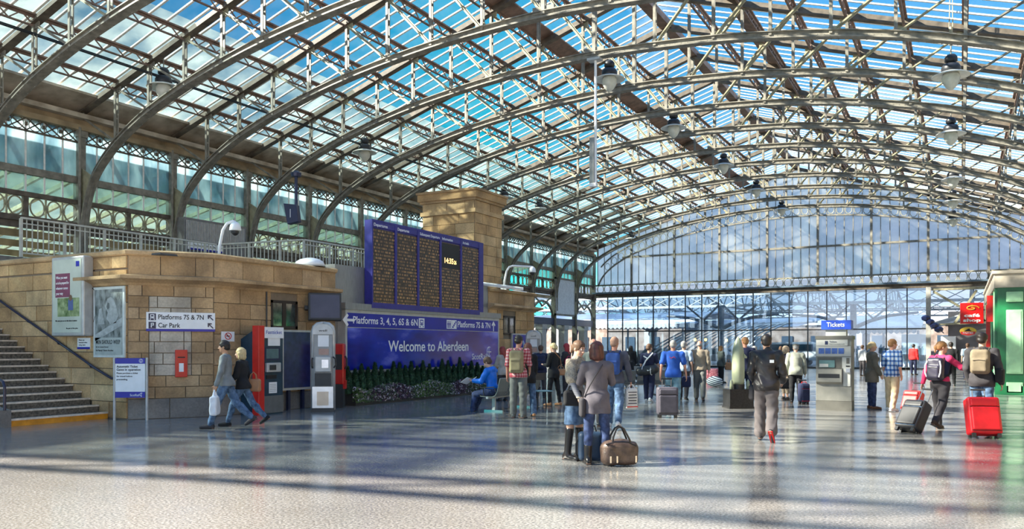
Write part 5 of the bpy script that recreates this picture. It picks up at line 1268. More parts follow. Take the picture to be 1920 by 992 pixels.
CORN = [(0,0,0),(1,0,0),(0,1,0),(1,1,0),(0,0,1),(1,0,1),(0,1,1),(1,1,1)]
EDG = [(0,1),(2,3),(4,5),(6,7),(0,2),(1,3),(4,6),(5,7),(0,4),(1,5),(2,6),(3,7)]
def sdf_mesh(P, h, fold=0, fs=1.0):
    lo, hi = bounds(P); pad = h*2.5+fold; lo = lo-pad; hi = hi+pad
    n = np.ceil((hi-lo)/h).astype(int)+1
    f = np.full(n, .12, np.float32)
    ax = [lo[i]+h*np.arange(n[i]) for i in range(3)]
    for a in P:
        m = .07
        b0, b1 = bounds([dict(a, op='u')]); i0 = np.clip(np.floor((b0-m-lo)/h).astype(int), 0, n-1); i1 = np.clip(np.ceil((b1+m-lo)/h).astype(int)+1, 1, n)
        if (i1 <= i0).any(): continue
        g = np.stack(np.meshgrid(ax[0][i0[0]:i1[0]], ax[1][i0[1]:i1[1]], ax[2][i0[2]:i1[2]], indexing='ij'), -1)
        d = evalp(a, g); sl = (slice(i0[0], i1[0]), slice(i0[1], i1[1]), slice(i0[2], i1[2])); c = f[sl]; k = a['k']
        if a['op'] == 'u':
            w = np.clip(.5+.5*(c-d)/k, 0, 1); f[sl] = c+(d-c)*w-k*w*(1-w)
        else:
            d = -d; w = np.clip(.5-.5*(c-d)/k, 0, 1); f[sl] = c+(d-c)*w+k*w*(1-w)
    if fold:
        X, Y, Z = np.meshgrid(*ax, indexing='ij')
        f += fold*.5*(np.sin(Z*36*fs+5*np.sin(X*9+1)+3*np.sin(Y*13))+.7*np.sin(Z*21*fs+X*33-Y*17+2)).astype(np.float32)
    s = f < 0
    cs = np.zeros(n-1, np.int8)
    for c in CORN: cs += s[c[0]:n[0]-1+c[0], c[1]:n[1]-1+c[1], c[2]:n[2]-1+c[2]]
    act = np.argwhere((cs > 0) & (cs < 8))
    if len(act) == 0: return np.zeros((0,3)), np.zeros((0,4), int)
    V = np.stack([f[act[:,0]+c[0], act[:,1]+c[1], act[:,2]+c[2]] for c in CORN], 1)
    acc = np.zeros((len(act), 3)); cnt = np.zeros(len(act)); CN = np.array(CORN, float)
    for a, b in EDG:
        m = (V[:,a] < 0) != (V[:,b] < 0); t = np.where(m, V[:,a]/np.where(m, V[:,a]-V[:,b], 1), 0)
        acc += (CN[a]+(CN[b]-CN[a])*t[:,None])*m[:,None]; cnt += m
    verts = lo+h*(act+acc/cnt[:,None])
    ids = np.full(n-1, -1, np.int64); ids[act[:,0], act[:,1], act[:,2]] = np.arange(len(act))
    F_ = []
    for A in range(3):
        B, C = (A+1) % 3, (A+2) % 3
        s0 = s[tuple(slice(0, n[i]-1) if i == A else slice(1, n[i]-1) for i in range(3))]
        s1 = s[tuple(slice(1, n[i]) if i == A else slice(1, n[i]-1) for i in range(3))]
        e = np.argwhere(s0 != s1); 
        if len(e) == 0: continue
        inside0 = s0[e[:,0], e[:,1], e[:,2]]
        e = e.copy(); e[:, B] += 1; e[:, C] += 1
        def cell(db, dc): q = e.copy(); q[:, B] += db; q[:, C] += dc; return ids[q[:,0], q[:,1], q[:,2]]
        q = np.stack([cell(-1,-1), cell(0,-1), cell(0,0), cell(-1,0)], 1)
        q[~inside0] = q[~inside0][:, ::-1]; F_.append(q)
    return verts, np.concatenate(F_)
def add_sdf(name, P, h, m, parent, fold=0, fs=1.0):
    v, fc = sdf_mesh(P, h, fold, fs)
    me = bpy.data.meshes.new(name); me.vertices.add(len(v)); me.vertices.foreach_set('co', v.astype(np.float32).ravel())
    me.loops.add(len(fc)*4); me.loops.foreach_set('vertex_index', fc.astype(np.int32).ravel())
    me.polygons.add(len(fc)); me.polygons.foreach_set('loop_start', np.arange(0, len(fc)*4, 4, dtype=np.int32)); me.polygons.foreach_set('use_smooth', np.ones(len(fc), bool))
    me.update(calc_edges=True); me.validate(); me.materials.append(m)
    o = bpy.data.objects.new(name, me); COL.objects.link(o); o.parent = parent; return o

def skin(name, c): return mat(name, c, .5, var=.08, scale=9)
SK1 = skin('fair_skin', (.58,.33,.23)); SK2 = skin('ruddy_skin', (.60,.28,.19)); SK3 = skin('tanned_skin', (.50,.27,.16))
def cloth(name, c, var=.18, scale=7, rough=.85, **k): return mat(name, c, rough, var=var, scale=scale, bump=.12, bscale=60, **k)

def figure(label, loc, face, H, h=.012, lean=0, twist=0, head=(0,0,0), legs=((0,0,0),(0,0,0)), arms=((0,8,10,0),(0,8,10,0)),
           top=None, bottom=None, shoes=None, hair=None, sk=None, female=False, seat=None, hat=None, boots=0, detail=False, wide=1.0, legab=3, collar=None):
    """face: 0 = back to the camera, 90 = facing picture right. legs: (left, right) as (thigh pitch, knee bend, foot pitch); arms: (pitch, abduct, elbow, inward)"""
    sk = sk or SK1
    s = H/1.75; S = lambda *a: np.array(a, float)*s
    be = math.atan2(loc[0]*CS+loc[1]*SN, -loc[0]*SN+loc[1]*CS); rz0 = YAW-R(face)-be
    root = thing('person', label, 'person', loc, rz0)
    Wd = wide*(.93 if female else 1.0)
    # legs from the pelvis
    J = {}; side = {'l': -1, 'r': 1}; hipw = .085*(1.05 if female else 1)
    for nm, lg in zip('lr', legs):
        a, c, fp = R(lg[0]), R(lg[1]), R(lg[2]); sd = side[nm]; ab = R(lg[3] if len(lg) > 3 else legab)
        hip = S(sd*hipw, 0, 0)
        th = np.array([sd*math.sin(ab), math.sin(a)*math.cos(ab), -math.cos(a)*math.cos(ab)]); knee = hip+th*.435*s
        b = a-c; shn = np.array([sd*math.sin(ab)*.3, math.sin(b), -math.cos(b)]); shn /= np.linalg.norm(shn); ank = knee+shn*.405*s
        ft = fp; fd = np.array([sd*.12, math.cos(ft), math.sin(ft)]); upf = np.array([0, -math.sin(ft), math.cos(ft)])
        heel = ank-fd*.045*s-upf*.06*s; toe = ank+fd*.165*s-upf*.062*s
        J.update({nm+'hip': hip, nm+'kn': knee, nm+'an': ank, nm+'heel': heel, nm+'toe': toe, nm+'fd': fd, nm+'up': upf})
    zmin = min(min(J[n+'heel'][2], J[n+'toe'][2]) for n in 'lr')-.028*s
    base = seat if seat is not None else -zmin
    for k_ in list(J):
        if not k_.endswith(('fd', 'up')): J[k_] = J[k_]+np.array([0, 0, base])
    Pv = np.array([0, 0, base])
    Rt = rotm('X', -R(lean)); T = lambda x, y, z: Pv+Rt@S(x, y, z)
    tw = rotm('Z', R(-twist)); Rc = Rt@tw; Tc = lambda x, y, z: Pv+Rc@S(x, y, z)
    shw = (.165 if female else .190)*wide
    N0 = Tc(0, -.012, .545); 
    for nm, am in zip('lr', arms):
        sd = side[nm]; sh = Tc(sd*shw, -.01, .50); p_, ab, el, inn = [R(v) for v in am[:4]]
        d = np.array([sd*math.sin(ab), math.sin(p_)*math.cos(ab), -math.cos(p_)*math.cos(ab)]); d = tw@d
        e_ = sh+d*.285*s; q_ = p_+el; f_ = np.array([sd*math.sin(ab)*.5-sd*math.sin(inn), math.sin(q_)*math.cos(inn), -math.cos(q_)*math.cos(inn)]); f_ = tw@(f_/np.linalg.norm(f_))
        J.update({nm+'sh': sh, nm+'el': e_, nm+'wr': e_+f_*.255*s, nm+'fa': f_, nm+'hand': e_+f_*.335*s})
    yaw_, pit, rol = [R(v) for v in head]
    Rh = Rt@rotm('Z', -yaw_)@rotm('X', -pit+R(lean)*.6)@rotm('Y', rol)
    hc = N0+Rc@S(0, .012, .075)+Rh@S(0, .012, .105); Hh = lambda x, y, z: hc+Rh@(S(x, y, z)*1.0)
    hs = s
    # ---- body
    B = []
    B += [ell(T(0,0,.06), S(.150*Wd,.105,.13), Rt, .04), ell(T(0,.0,.24), S(.130*Wd,.092,.16), Rt, .05), ell(Tc(0,0,.40), S(.152*Wd,.105,.17), Rc, .05),
          cap(J['lsh'], J['rsh'], .048*s, k=.05), cap(N0, hc-Rh@S(0,.01,.06), .055*s, .048*s, .03)]
    if female: B += [ell(Tc(sx*.07,.085,.385), S(.058,.05,.058), Rc, .03) for sx in (-1, 1)]
    for nm in 'lr':
        fr = 1.06 if nm else 1
        B += [cap(J[nm+'hip'], J[nm+'kn'], .078*s, .052*s, .04), cap(J[nm+'kn'], J[nm+'an'], .050*s, .034*s, .02), ell(J[nm+'kn']*.68+J[nm+'an']*.32+np.array([0,-.006,0]), S(.040,.044,.09), None, .03),
              cap(J[nm+'heel']+J[nm+'up']*.01, J[nm+'toe'], .034*s, .028*s, .03), cap(J[nm+'an'], J[nm+'heel'], .034*s, .032*s, .02),
              cap(J[nm+'sh'], J[nm+'el'], (.046 if not female else .040)*s, .036*s, .03), cap(J[nm+'el'], J[nm+'wr'], .036*s, .024*s, .015)]
        # hand: palm, four fingers, thumb
        fa = J[nm+'fa']; sd = side[nm]; lat = tw@np.array([0, 1.0, 0]); lat = lat-fa*(lat@fa)
        if np.linalg.norm(lat) < .2: lat = np.array([0,0,1.0])-fa*fa[2]
        lat /= np.linalg.norm(lat); nn = np.cross(fa, lat)*sd; nn /= np.linalg.norm(nn)   # lat: thumb side; nn: palm normal side
        wr = J[nm+'wr']; B.append(ell(wr+fa*.045*s, (.040*s, .016*s, .050*s), np.stack([lat, nn, fa], 1), .012))
        for i, (ln, off) in enumerate(((.036,.026),(.041,.009),(.038,-.009),(.030,-.026))):
            b0 = wr+fa*.085*s+lat*off*s; b1 = b0+(fa*.93-nn*.25)*ln*s; b2 = b1+(fa*.55-nn*.75)*ln*.85*s
            rr = (.0095 if i < 3 else .0085)*s; B += [cap(b0-fa*.02*s, b1, rr, rr*.95, .004), cap(b1, b2, rr*.95, rr*.8, .003)]
        t0 = wr+fa*.025*s+lat*.03*s; t1 = t0+(fa*.65+lat*.6-nn*.3)*.045*s; B += [cap(t0, t1, .0125*s, .0105*s, .008), cap(t1, t1+(fa*.9+lat*.1-nn*.3)*.028*s, .0105*s, .009*s, .003)]
    B += [ell(Hh(0,-.012,.025), S(.074,.093,.088), Rh, .02), ell(Hh(0,.022,-.045), S(.056,.064,.072), Rh, .03), ell(Hh(0,.062,-.092), S(.026,.022,.022), Rh, .02),
          cap(Hh(0,.086,.012), Hh(0,.106,-.028), .009*s, .013*s, .012), ell(Hh(-.014,.093,-.032), S(.010,.012,.009), Rh, .006), ell(Hh(.014,.093,-.032), S(.010,.012,.009), Rh, .006),
          ell(Hh(0,.078,.030), S(.048,.012,.010), Rh, .015), ell(Hh(0,.083,-.060), S(.026,.010,.008), Rh, .008),
          ell(Hh(-.075,-.010,-.010), S(.010,.018,.030), Rh, .008), ell(Hh(.075,-.010,-.010), S(.010,.018,.030), Rh, .008),
          ell(Hh(-.030,.094,.008), S(.018,.014,.011), Rh, .010, 's'), ell(Hh(.030,.094,.008), S(.018,.014,.011), Rh, .010, 's')]
    add_sdf('body', B, h, sk, root)
    if detail:
        for sx in (-1, 1):
            MB().sphere(Hh(sx*.030,.076,.008), .011*s, n=10, m=6).build('eye', mat('eye_white', (.7,.68,.65), .2), root, smooth=True)
            MB().sphere(Hh(sx*.030,.0845,.008), .0055*s, n=8, m=6).build('iris', mat('dark_iris', (.04,.03,.02), .2), root, smooth=True)
            MB().tube([Hh(sx*.016,.092,.030), Hh(sx*.032,.091,.036), Hh(sx*.048,.080,.030)], .0035*s, 5).build('eyebrow', mat('dark_brow', (.10,.06,.04), .8), root)
        MB().tube([Hh(-.022,.089,-.062), Hh(0,.0975,-.060), Hh(.022,.089,-.062)], [.003*s,.006*s,.003*s], 6).build('lips', mat('lip_red', (.42,.13,.11), .4), root)
    # ---- top
    if top:
        m, g = top['m'], top.get('g', .016); hem = top.get('hem', .04); G = []
        bw = top.get('bw', 1.0)
        G += [ell(T(0,0,.06), S(.150*Wd*bw+g,.105+g,.13+g), Rt, .04), ell(T(0,.0,.24), S((.133*Wd+g)*bw,.094+g,.17), Rt, .06), ell(Tc(0,0,.40), S(.152*Wd+g,.105+g,.17+g*.6), Rc, .06), cap(J['lsh'], J['rsh'], .050*s+g*.7, k=.05),
              cap(Tc(-.06,-.01,.50), Tc(.06,-.01,.50), .062*s+g*.3, k=.05)]
        if hem > 0: G += [cap(T(-.055,0,.06), T(-.062,0,-hem), (.112+g)*s, (.118+g)*s*bw, .03, ((0,1,0), .95)), cap(T(.055,0,.06), T(.062,0,-hem), (.112+g)*s, (.118+g)*s*bw, .03, ((0,1,0), .95))]
        else: G[0] = ell(T(0,0,.10), S(.150*Wd*bw+g,.105+g,.11), Rt, .04)
        if female: G += [ell(Tc(sx*.07,.085,.385), S(.060+g,.052+g*.6,.060+g*.6), Rc, .03) for sx in (-1, 1)]
        if hem > .03: G += [ell(T(0,-.03,-.01), S(.160+g,.13+g,.12), Rt, .04)]
        sl = top.get('sleeve', 'long')
        for nm in 'lr':
            a, b, c = J[nm+'sh'], J[nm+'el'], J[nm+'wr']; gs = g*top.get('sg', 1.0)
            if sl == 'long': G += [cap(a, b, .050*s+gs, .040*s+gs, .03), cap(b, b+(c-b)*.97, .040*s+gs, .030*s+gs*.8, .015)]
            elif sl == 'short': G += [cap(a, a+(b-a)*.72, .052*s+gs, .050*s+gs, .03)]
            elif sl == 'elbow': G += [cap(a, b, .050*s+gs, .044*s+gs, .03)]
        if top.get('hood'): G += [ell(Tc(0,-.09,.53), S(.10,.06,.07), Rc, .03), cap(Tc(-.08,-.04,.545), Tc(.08,-.04,.545), .035*s, k=.03)]
        if top.get('collar'): G += [cap(Tc(-.02,-.02,.54), Tc(.02,-.02,.575), (.062)*s, .066*s, .02)]
        # open neck and straight hem
        if hem > 0: G.append(rbx(T(0,0,-hem-.25*1), S(.5,.5,.25), .01, Rt, .012, 's'))
        if sl == 'short' :
            pass
        add_sdf(top.get('name', 'top'), G, h, m, root, fold=top.get('fold', .006)*s, fs=top.get('fs', 1))
        if top.get('zip'): MB().tube([Tc(0,.105+g+.008,.50), Tc(0,.115+g+.01,.38), T(0,.10+g+.012,.2), T(0,.11+g+.012,.02)], .004, 5).build('zip', M_CHROME, root)
    # ---- bottom
    if bottom:
        m, g, kd = bottom['m'], bottom.get('g', .014), bottom.get('kind', 'trousers'); fl = bottom.get('flare', 0); G = []
        pr_ = bottom.get('len', .97)
        G += [ell(T(0,0,.03), S(.150*Wd+g,.108+g,.12), Rt, .04)]
        if female: G += [ell(T(0,-.03,-.01), S(.145+g,.11+g,.10), Rt, .04)]
        if kd == 'trousers':
            for nm in 'lr':
                a, b, c = J[nm+'hip'], J[nm+'kn'], J[nm+'an']
                G += [cap(a, b, .086*s+g, .062*s+g, .03)]
                if pr_ > .5: G += [cap(b, b+(c-b)*pr_, .060*s+g, .043*s+g+fl, .02), ell(b*.68+c*.32+np.array([0,-.006,0]), S(.044+g,.048+g,.10), None, .03)]
        else:
            kl = bottom.get('len', .9)
            mid = (J['lkn']+J['rkn'])/2; a = T(0,0,0); e_ = a+(mid-a)*kl
            for o_ in (-.07, -.025, .025, .07): G += [cap(a+np.array([o_*s,0,0]), e_+np.array([o_*s*1.25,0,0]), .10*s+g, .105*s+g+fl, .03)]
            G.append(rbx(e_-np.array([0,0,.25*s]), S(.5,.5,.25), .01, None, .01, 's'))
        add_sdf(bottom.get('name', 'trousers' if kd == 'trousers' else 'skirt'), G, h, m, root, fold=bottom.get('fold', .006)*s, fs=1.2)
    # ---- shoes / boots
    sm = shoes or M_DK; 
    for nm in 'lr':
        fd, upf = J[nm+'fd'], J[nm+'up']
        G = [cap(J[nm+'heel']+upf*.012*s, J[nm+'toe']+upf*.0, .040*s, .036*s, .02), cap(J[nm+'heel']+upf*.03*s, J[nm+'an'], .038*s, .044*s, .02), ell((J[nm+'heel']+J[nm+'toe'])/2+upf*.02*s, S(.042,.08,.035), rotm('X', math.atan2(fd[2], fd[1])), .02)]
        if boots: G += [cap(J[nm+'an'], J[nm+'an']+(J[nm+'kn']-J[nm+'an'])*boots, .050*s, .062*s, .03)]
        so_ = add_sdf('boot' if boots else 'shoe', G, h, sm if not isinstance(sm, tuple) else sm[0], root)
        q = MB(); a = J[nm+'heel']-upf*.022*s-fd*.03*s; b = J[nm+'toe']-upf*.022*s+fd*.025*s; q.bar(a, b, .072*s, .014*s, upf); q.build('sole', sm[1] if isinstance(sm, tuple) else M_DK, so_)
    # ---- hair
    if hair:
        st, hm = hair; G = []
        if st in ('short', 'crop'):
            t_ = .006 if st == 'crop' else .013
            G += [ell(Hh(0,-.016,.033), S(.076+t_,.093+t_,.086+t_*1.2), Rh, .01), ell(Hh(0,-.055,-.02), S(.062+t_,.055+t_,.06), Rh, .02), ell(Hh(0,.095,-.035), S(.088,.075,.078), Rh, .012, 's'), rbx(Hh(0,-.02,-.16), S(.2,.2,.08), .01, Rh, .02, 's'), ell(Hh(-.090,.012,-.035), S(.034,.042,.05), Rh, .01, 's'), ell(Hh(.090,.012,-.035), S(.034,.042,.05), Rh, .01, 's')]
        elif st == 'fringe':
            G += [ell(Hh(0,-.022,.0), S(.080,.094,.065), Rh, .01), ell(Hh(0,.07,.0), S(.10,.09,.12), Rh, .01, 's'), ell(Hh(0,-.0,.085), S(.11,.13,.055), Rh, .01, 's')]
        elif st == 'bob':
            G += [ell(Hh(0,-.022,.035), S(.096,.108,.10), Rh, .02), ell(Hh(0,-.035,-.05), S(.100,.090,.10), Rh, .04), cap(Hh(-.07,.0,.0), Hh(-.075,.01,-.11), .035*s, .028*s, .03), cap(Hh(.07,.0,.0), Hh(.075,.01,-.11), .035*s, .028*s, .03), ell(Hh(0,-.05,-.10), S(.095,.06,.06), Rh, .03), ell(Hh(0,.115,-.035), S(.062,.085,.085), Rh, .015, 's')]
        elif st == 'long':
            G += [ell(Hh(0,-.022,.035), S(.092,.106,.098), Rh, .02), ell(Hh(0,-.05,-.06), S(.088,.07,.12), Rh, .04), cap(Hh(0,-.065,-.08), Hh(0,-.085,-.25), .065*s, .05*s, .04, ((0,1,0), .7)), cap(Hh(-.075,-.01,0), Hh(-.085,-.02,-.18), .03*s, .025*s, .03), cap(Hh(.075,-.01,0), Hh(.085,-.02,-.18), .03*s, .025*s, .03), ell(Hh(0,.115,-.035), S(.062,.085,.085), Rh, .015, 's')]
        elif st == 'tied':
            G += [ell(Hh(0,-.018,.033), S(.086,.103,.094), Rh, .01), ell(Hh(0,-.06,-.01), S(.07,.06,.06), Rh, .02), ell(Hh(0,-.115,.0), S(.035,.04,.04), Rh, .02), cap(Hh(0,-.125,-.01), Hh(0,-.13,-.10), .025*s, .015*s, .02), ell(Hh(0,.10,-.035), S(.080,.078,.080), Rh, .012, 's'), rbx(Hh(0,.02,-.15), S(.2,.12,.09), .01, Rh, .02, 's')]
        add_sdf('hair', G, h*.9, hm, root, fold=.004*s, fs=2.2)
    if hat: add_sdf('cap', [ell(Hh(0,-.01,.075), S(.098,.115,.045), Rh, .01), ell(Hh(0,.09,.055), S(.06,.06,.014), Rh, .02)], h, hat, root)
    # world joints
    Mw = Matrix.Translation(Vector(loc)) @ Matrix.Rotation(rz0, 4, 'Z')
    JW = {k_: Mw @ Vector(v) for k_, v in J.items() if not k_.endswith(('fd', 'up'))}
    JW['root'] = root; JW['T'] = lambda x, y, z: Mw @ Vector(Tc(x, y, z)); JW['M'] = Mw; JW['J'] = J; JW['Tc'] = Tc; JW['Hh'] = Hh; JW['Rc'] = Rc; JW['s'] = s; JW['S'] = S; JW['rz'] = rz0
    JW['Tl'] = T; JW['Rt'] = Rt
    return JW

def backpack(JW, label, m, m2, size=(.15,.09,.22), z=.30, dy=-.20, h=.010):
    t = thing('backpack', label, 'bag', JW['M'].translation, JW['rz']); Tc, Rc, S = JW['Tc'], JW['Rc'], JW['S']
    c = Tc(0, dy, z); a, b, d = size
    add_sdf('bag_body', [rbx(c, (a, b, d), .06, Rc, .02), rbx(Tc(0, dy-b*.9, z-.06), (a*.78, b*.5, d*.55), .035, Rc, .02), rbx(Tc(0,dy,z+d*.55), (a*.9,b*.9,d*.4), .06, Rc, .03)], h, m, t, fold=.004)
    for sx in (-1, 1):
        MB().tube([Tc(sx*.09,dy+b,z+d*.75), Tc(sx*.115,-.03,.575), Tc(sx*.125,.07,.53), Tc(sx*.13,.135,.40), Tc(sx*.145,.10,.22), Tc(sx*.13,dy+b,z-d*.7)], .019, 6).build('strap', m2, t)
    MB().tube([Tc(-a*.6,dy-b*1.42,z+.02), Tc(0,dy-b*1.46,z+.03), Tc(a*.6,dy-b*1.42,z+.02)], .006, 5).build('zip', m2, t)
    MB().tube([Tc(-.03,dy+b*.4,z+d*1.02), Tc(0,dy+b*.4,z+d*1.16), Tc(.03,dy+b*.4,z+d*1.02)], .009, 5).build('grab_loop', m2, t)
    return t
def hang_bag(label, kind, P, rz, size, m, m2, hand, h=.010, drop=.14, shape='box'):
    """bag hanging below point `hand` (world)"""
    w, d, hh = size; c = Vector((hand.x, hand.y, hand.z-drop-hh)); t = thing(kind, label, 'bag', Vector((c.x, c.y, c.z-hh)), rz)
    if shape == 'plastic': PP = [rbx((0,0,hh*.9), (w,d,hh*.9), .03, None, .02), cap((-w*.5,0,hh*1.7),(-w*.25,0,hh*2+drop*.8), .035, .016, .03), cap((w*.5,0,hh*1.7),(w*.25,0,hh*2+drop*.8), .035, .016, .03)]
    else: PP = [rbx((0,0,hh), (w,d,hh), min(d,.05)*.9, None, .02)]
    add_sdf('bag_body', PP, h, m, t, fold=.006 if shape == 'plastic' else .003)
    if shape != 'plastic':
        for sy in (-1, 1): MB().tube([(-w*.45,sy*d*.6,hh*1.95),(-w*.35,sy*d*.3,hh*2+drop*.6),(0,0,hh*2+drop),(w*.35,sy*d*.3,hh*2+drop*.6),(w*.45,sy*d*.6,hh*1.95)], .009, 6).build('handle', m2, t)
    return t
def suitcase(label, loc, rz, w, d, hgt, m, m2, tilt=0, handle=.35, wheels=True, grip_to=None):
    """upright trolley case; origin at the wheels, local -y is the front face; tilt leans the top towards +y"""
    t = thing('suitcase', label, 'suitcase', loc, rz); t.rotation_euler = (R(-tilt), 0, rz); t.rotation_mode = 'XYZ'
    add_sdf('shell', [rbx((0,0,.06+hgt/2), (w/2,d/2,hgt/2), .05, None, .01)], .014, m, t)
    add_sdf('front_pocket', [rbx((0,-d/2,.06+hgt*.40), (w/2*.86,.035,hgt*.32), .03, None, .01)], .012, m, t)
    add_sdf('top_pocket', [rbx((0,-d/2,.06+hgt*.83), (w/2*.84,.028,hgt*.10), .025, None, .01)], .012, m, t)
    for z in (.06+hgt*.72, .06+hgt*.08): MB().tube([(-w/2*.9,-d/2-.01,z),(w/2*.9,-d/2-.01,z)], .006, 5).build('zip', m2, t)
    if wheels:
        for sx in (-1, 1): MB().tube([(sx*(w/2-.05)-.02,d/2-.06,.045),(sx*(w/2-.05)+.02,d/2-.06,.045)], .045, 12).build('wheel', M_DK, t); MB().box(sx*(w/2-.06)-.03,-d/2+.02,0,sx*(w/2-.06)+.03,-d/2+.07,.07).build('foot', M_DK, t)
    if handle:
        for sx in (-1, 1): MB().tube([(sx*.10,d/2-.05,.06+hgt),(sx*.10,d/2-.05,.06+hgt+handle)], .011, 8).build('handle_rod', M_CHROME, t)
        MB().tube([(-.12,d/2-.05,.06+hgt+handle),(.12,d/2-.05,.06+hgt+handle)], .018, 8).build('grip', M_DK, t)
    MB().tube([(-.07,-.02,.06+hgt),(-.06,-.02,.06+hgt+.035),(.06,-.02,.06+hgt+.035),(.07,-.02,.06+hgt)], .010, 6).build('carry_handle', m2, t)
    return t
def check_mat(name, c0, c1, c2, sc):
    m = bpy.data.materials.new(name); m.use_nodes = True; nt = m.node_tree; b = nt.nodes['Principled BSDF']; b.inputs['Roughness'].default_value = .85
    tc = nd(nt, 'ShaderNodeTexCoord'); s = nd(nt, 'ShaderNodeSeparateXYZ'); nt.links.new(tc.outputs['Object'], s.inputs[0]); ad = nd(nt, 'ShaderNodeMath', operation='ADD'); nt.links.new(s.outputs['X'], ad.inputs[0]); nt.links.new(s.outputs['Y'], ad.inputs[1])
    out = []
    for src in (ad.outputs[0], s.outputs['Z']):
        mu = nd(nt, 'ShaderNodeMath', operation='MULTIPLY'); mu.inputs[1].default_value = sc; nt.links.new(src, mu.inputs[0])
        fr = nd(nt, 'ShaderNodeMath', operation='FRACT'); nt.links.new(mu.outputs[0], fr.inputs[0]); lt = nd(nt, 'ShaderNodeMath', operation='LESS_THAN'); lt.inputs[1].default_value = .42; nt.links.new(fr.outputs[0], lt.inputs[0]); out.append(lt)
    a = nd(nt, 'ShaderNodeMath', operation='ADD'); nt.links.new(out[0].outputs[0], a.inputs[0]); nt.links.new(out[1].outputs[0], a.inputs[1]); dv = nd(nt, 'ShaderNodeMath', operation='DIVIDE'); dv.inputs[1].default_value = 2.; nt.links.new(a.outputs[0], dv.inputs[0])
    r = ramp(nt, dv.outputs[0], [(0, c0), (.5, c1), (1, c2)]); nt.links.new(r.outputs[0], b.inputs['Base Color']); return m
def stripe_mat(name, c0, c1, sc, vec=(0,0,1)):
    m = bpy.data.materials.new(name); m.use_nodes = True; nt = m.node_tree; b = nt.nodes['Principled BSDF']; b.inputs['Roughness'].default_value = .85
    tc = nd(nt, 'ShaderNodeTexCoord'); d = nd(nt, 'ShaderNodeVectorMath', operation='DOT_PRODUCT'); d.inputs[1].default_value = vec; nt.links.new(tc.outputs['Object'], d.inputs[0])
    mu = nd(nt, 'ShaderNodeMath', operation='MULTIPLY'); mu.inputs[1].default_value = sc; nt.links.new(d.outputs['Value'], mu.inputs[0]); fr = nd(nt, 'ShaderNodeMath', operation='FRACT'); nt.links.new(mu.outputs[0], fr.inputs[0])
    r = ramp(nt, fr.outputs[0], [(.45, c0), (.55, c1)]); nt.links.new(r.outputs[0], b.inputs['Base Color']); return m
# ================================================================== THE PEOPLE
C_GREYJ = cloth('grey_jumper', (.20,.215,.22)); C_JEAN = cloth('blue_denim', (.05,.10,.20), .35, 14, col2=(.13,.22,.36)); C_JEAND = cloth('dark_denim', (.02,.035,.09), .35, 14, col2=(.05,.08,.2)); C_JEANL = cloth('pale_denim', (.17,.30,.36), .25, 12)
C_BLACK = cloth('black_cloth', (.012,.012,.014)); C_CHAR = cloth('charcoal_cloth', (.045,.04,.045)); C_NAVY = cloth('navy_cloth', (.015,.02,.06)); C_TAUPE = cloth('taupe_knit', (.115,.10,.115)); C_BEIGEK = mat('beige_chunky_knit', (.36,.31,.24), .95, var=.35, scale=55, bump=.8, bscale=70)
C_BROWNT = cloth('brown_grey_trousers', (.13,.11,.11)); C_GREYT = cloth('stone_grey_trousers', (.14,.14,.13)); C_BEIGE = cloth('beige_wool', (.36,.29,.21)); C_BLUET = cloth('royal_blue_cotton', (.02,.10,.46)); C_BRBLUE = cloth('bright_blue_nylon', (.0,.16,.70), rough=.45)
C_KHAKI = cloth('khaki_cotton', (.46,.37,.24)); C_COAT = cloth('olive_grey_coat', (.15,.135,.10)); C_PINK = cloth('hot_pink_fleece', (.70,.03,.12)); C_RED = cloth('bright_red_cloth', (.62,.02,.02)); C_LBLUE = cloth('pale_blue_cotton', (.36,.46,.58)); C_WHITE = cloth('white_cotton', (.65,.65,.66)); C_SAGE = cloth('sage_grey_jacket', (.30,.31,.25)); C_PURP = cloth('plum_jacket', (.045,.035,.07))
C_LEATH = mat('black_leather', (.015,.012,.012), .3, var=.2); C_TANL = mat('tan_leather', (.42,.20,.09), .45); C_BRNS = mat('brown_shoe_leather', (.16,.07,.035), .45); C_WSHOE = mat('white_trainer', (.6,.6,.6), .5)
H_BR = mat('brown_hair', (.10,.05,.025), .6, var=.4, scale=60, stretch=(1,1,.15)); H_DK = mat('dark_hair', (.02,.013,.01), .5, var=.4, scale=60, stretch=(1,1,.15)); H_BL = mat('blonde_hair', (.62,.47,.24), .55, var=.25, scale=60, stretch=(1,1,.15)); H_RED = mat('auburn_hair', (.30,.04,.03), .5, var=.3, scale=60, stretch=(1,1,.15)); H_GR = mat('grey_hair', (.30,.29,.27), .7, var=.2, scale=60); H_GING = mat('ginger_hair', (.32,.15,.05), .6, var=.3, scale=60, stretch=(1,1,.15)); H_MAH = mat('mahogany_hair', (.07,.018,.012), .45, var=.5, scale=50, stretch=(1,1,.15))
ST = (0,0,0)
def fl_(px, py): return at_floor(px, py)
# 1 man in grey jumper, striding left with a white carrier bag
p = figure('man in a grey jumper and jeans striding left with a white carrier bag', fl_(424, 803), -78, 1.74, .009, lean=2, head=(0,4,0), legs=((22,6,4),(-24,22,-30)), arms=((10,7,8,0),(4,8,14,0)),
    top=dict(m=C_GREYJ, g=.018, hem=.05, name='jumper'), bottom=dict(m=C_JEAN, g=.016), shoes=(C_CHAR, C_BLACK), hair=('short', H_DK), detail=True, sk=SK3)
hang_bag('white plastic carrier bag in the hand of the man in the grey jumper', 'carrier_bag', None, p['rz'], (.17,.07,.20), mat('white_polythene', (.78,.79,.82), .35, var=.05), M_WHITE, p['lhand']+ray(424).xy.to_3d().normalized()*-.02, shape='plastic', drop=.10)
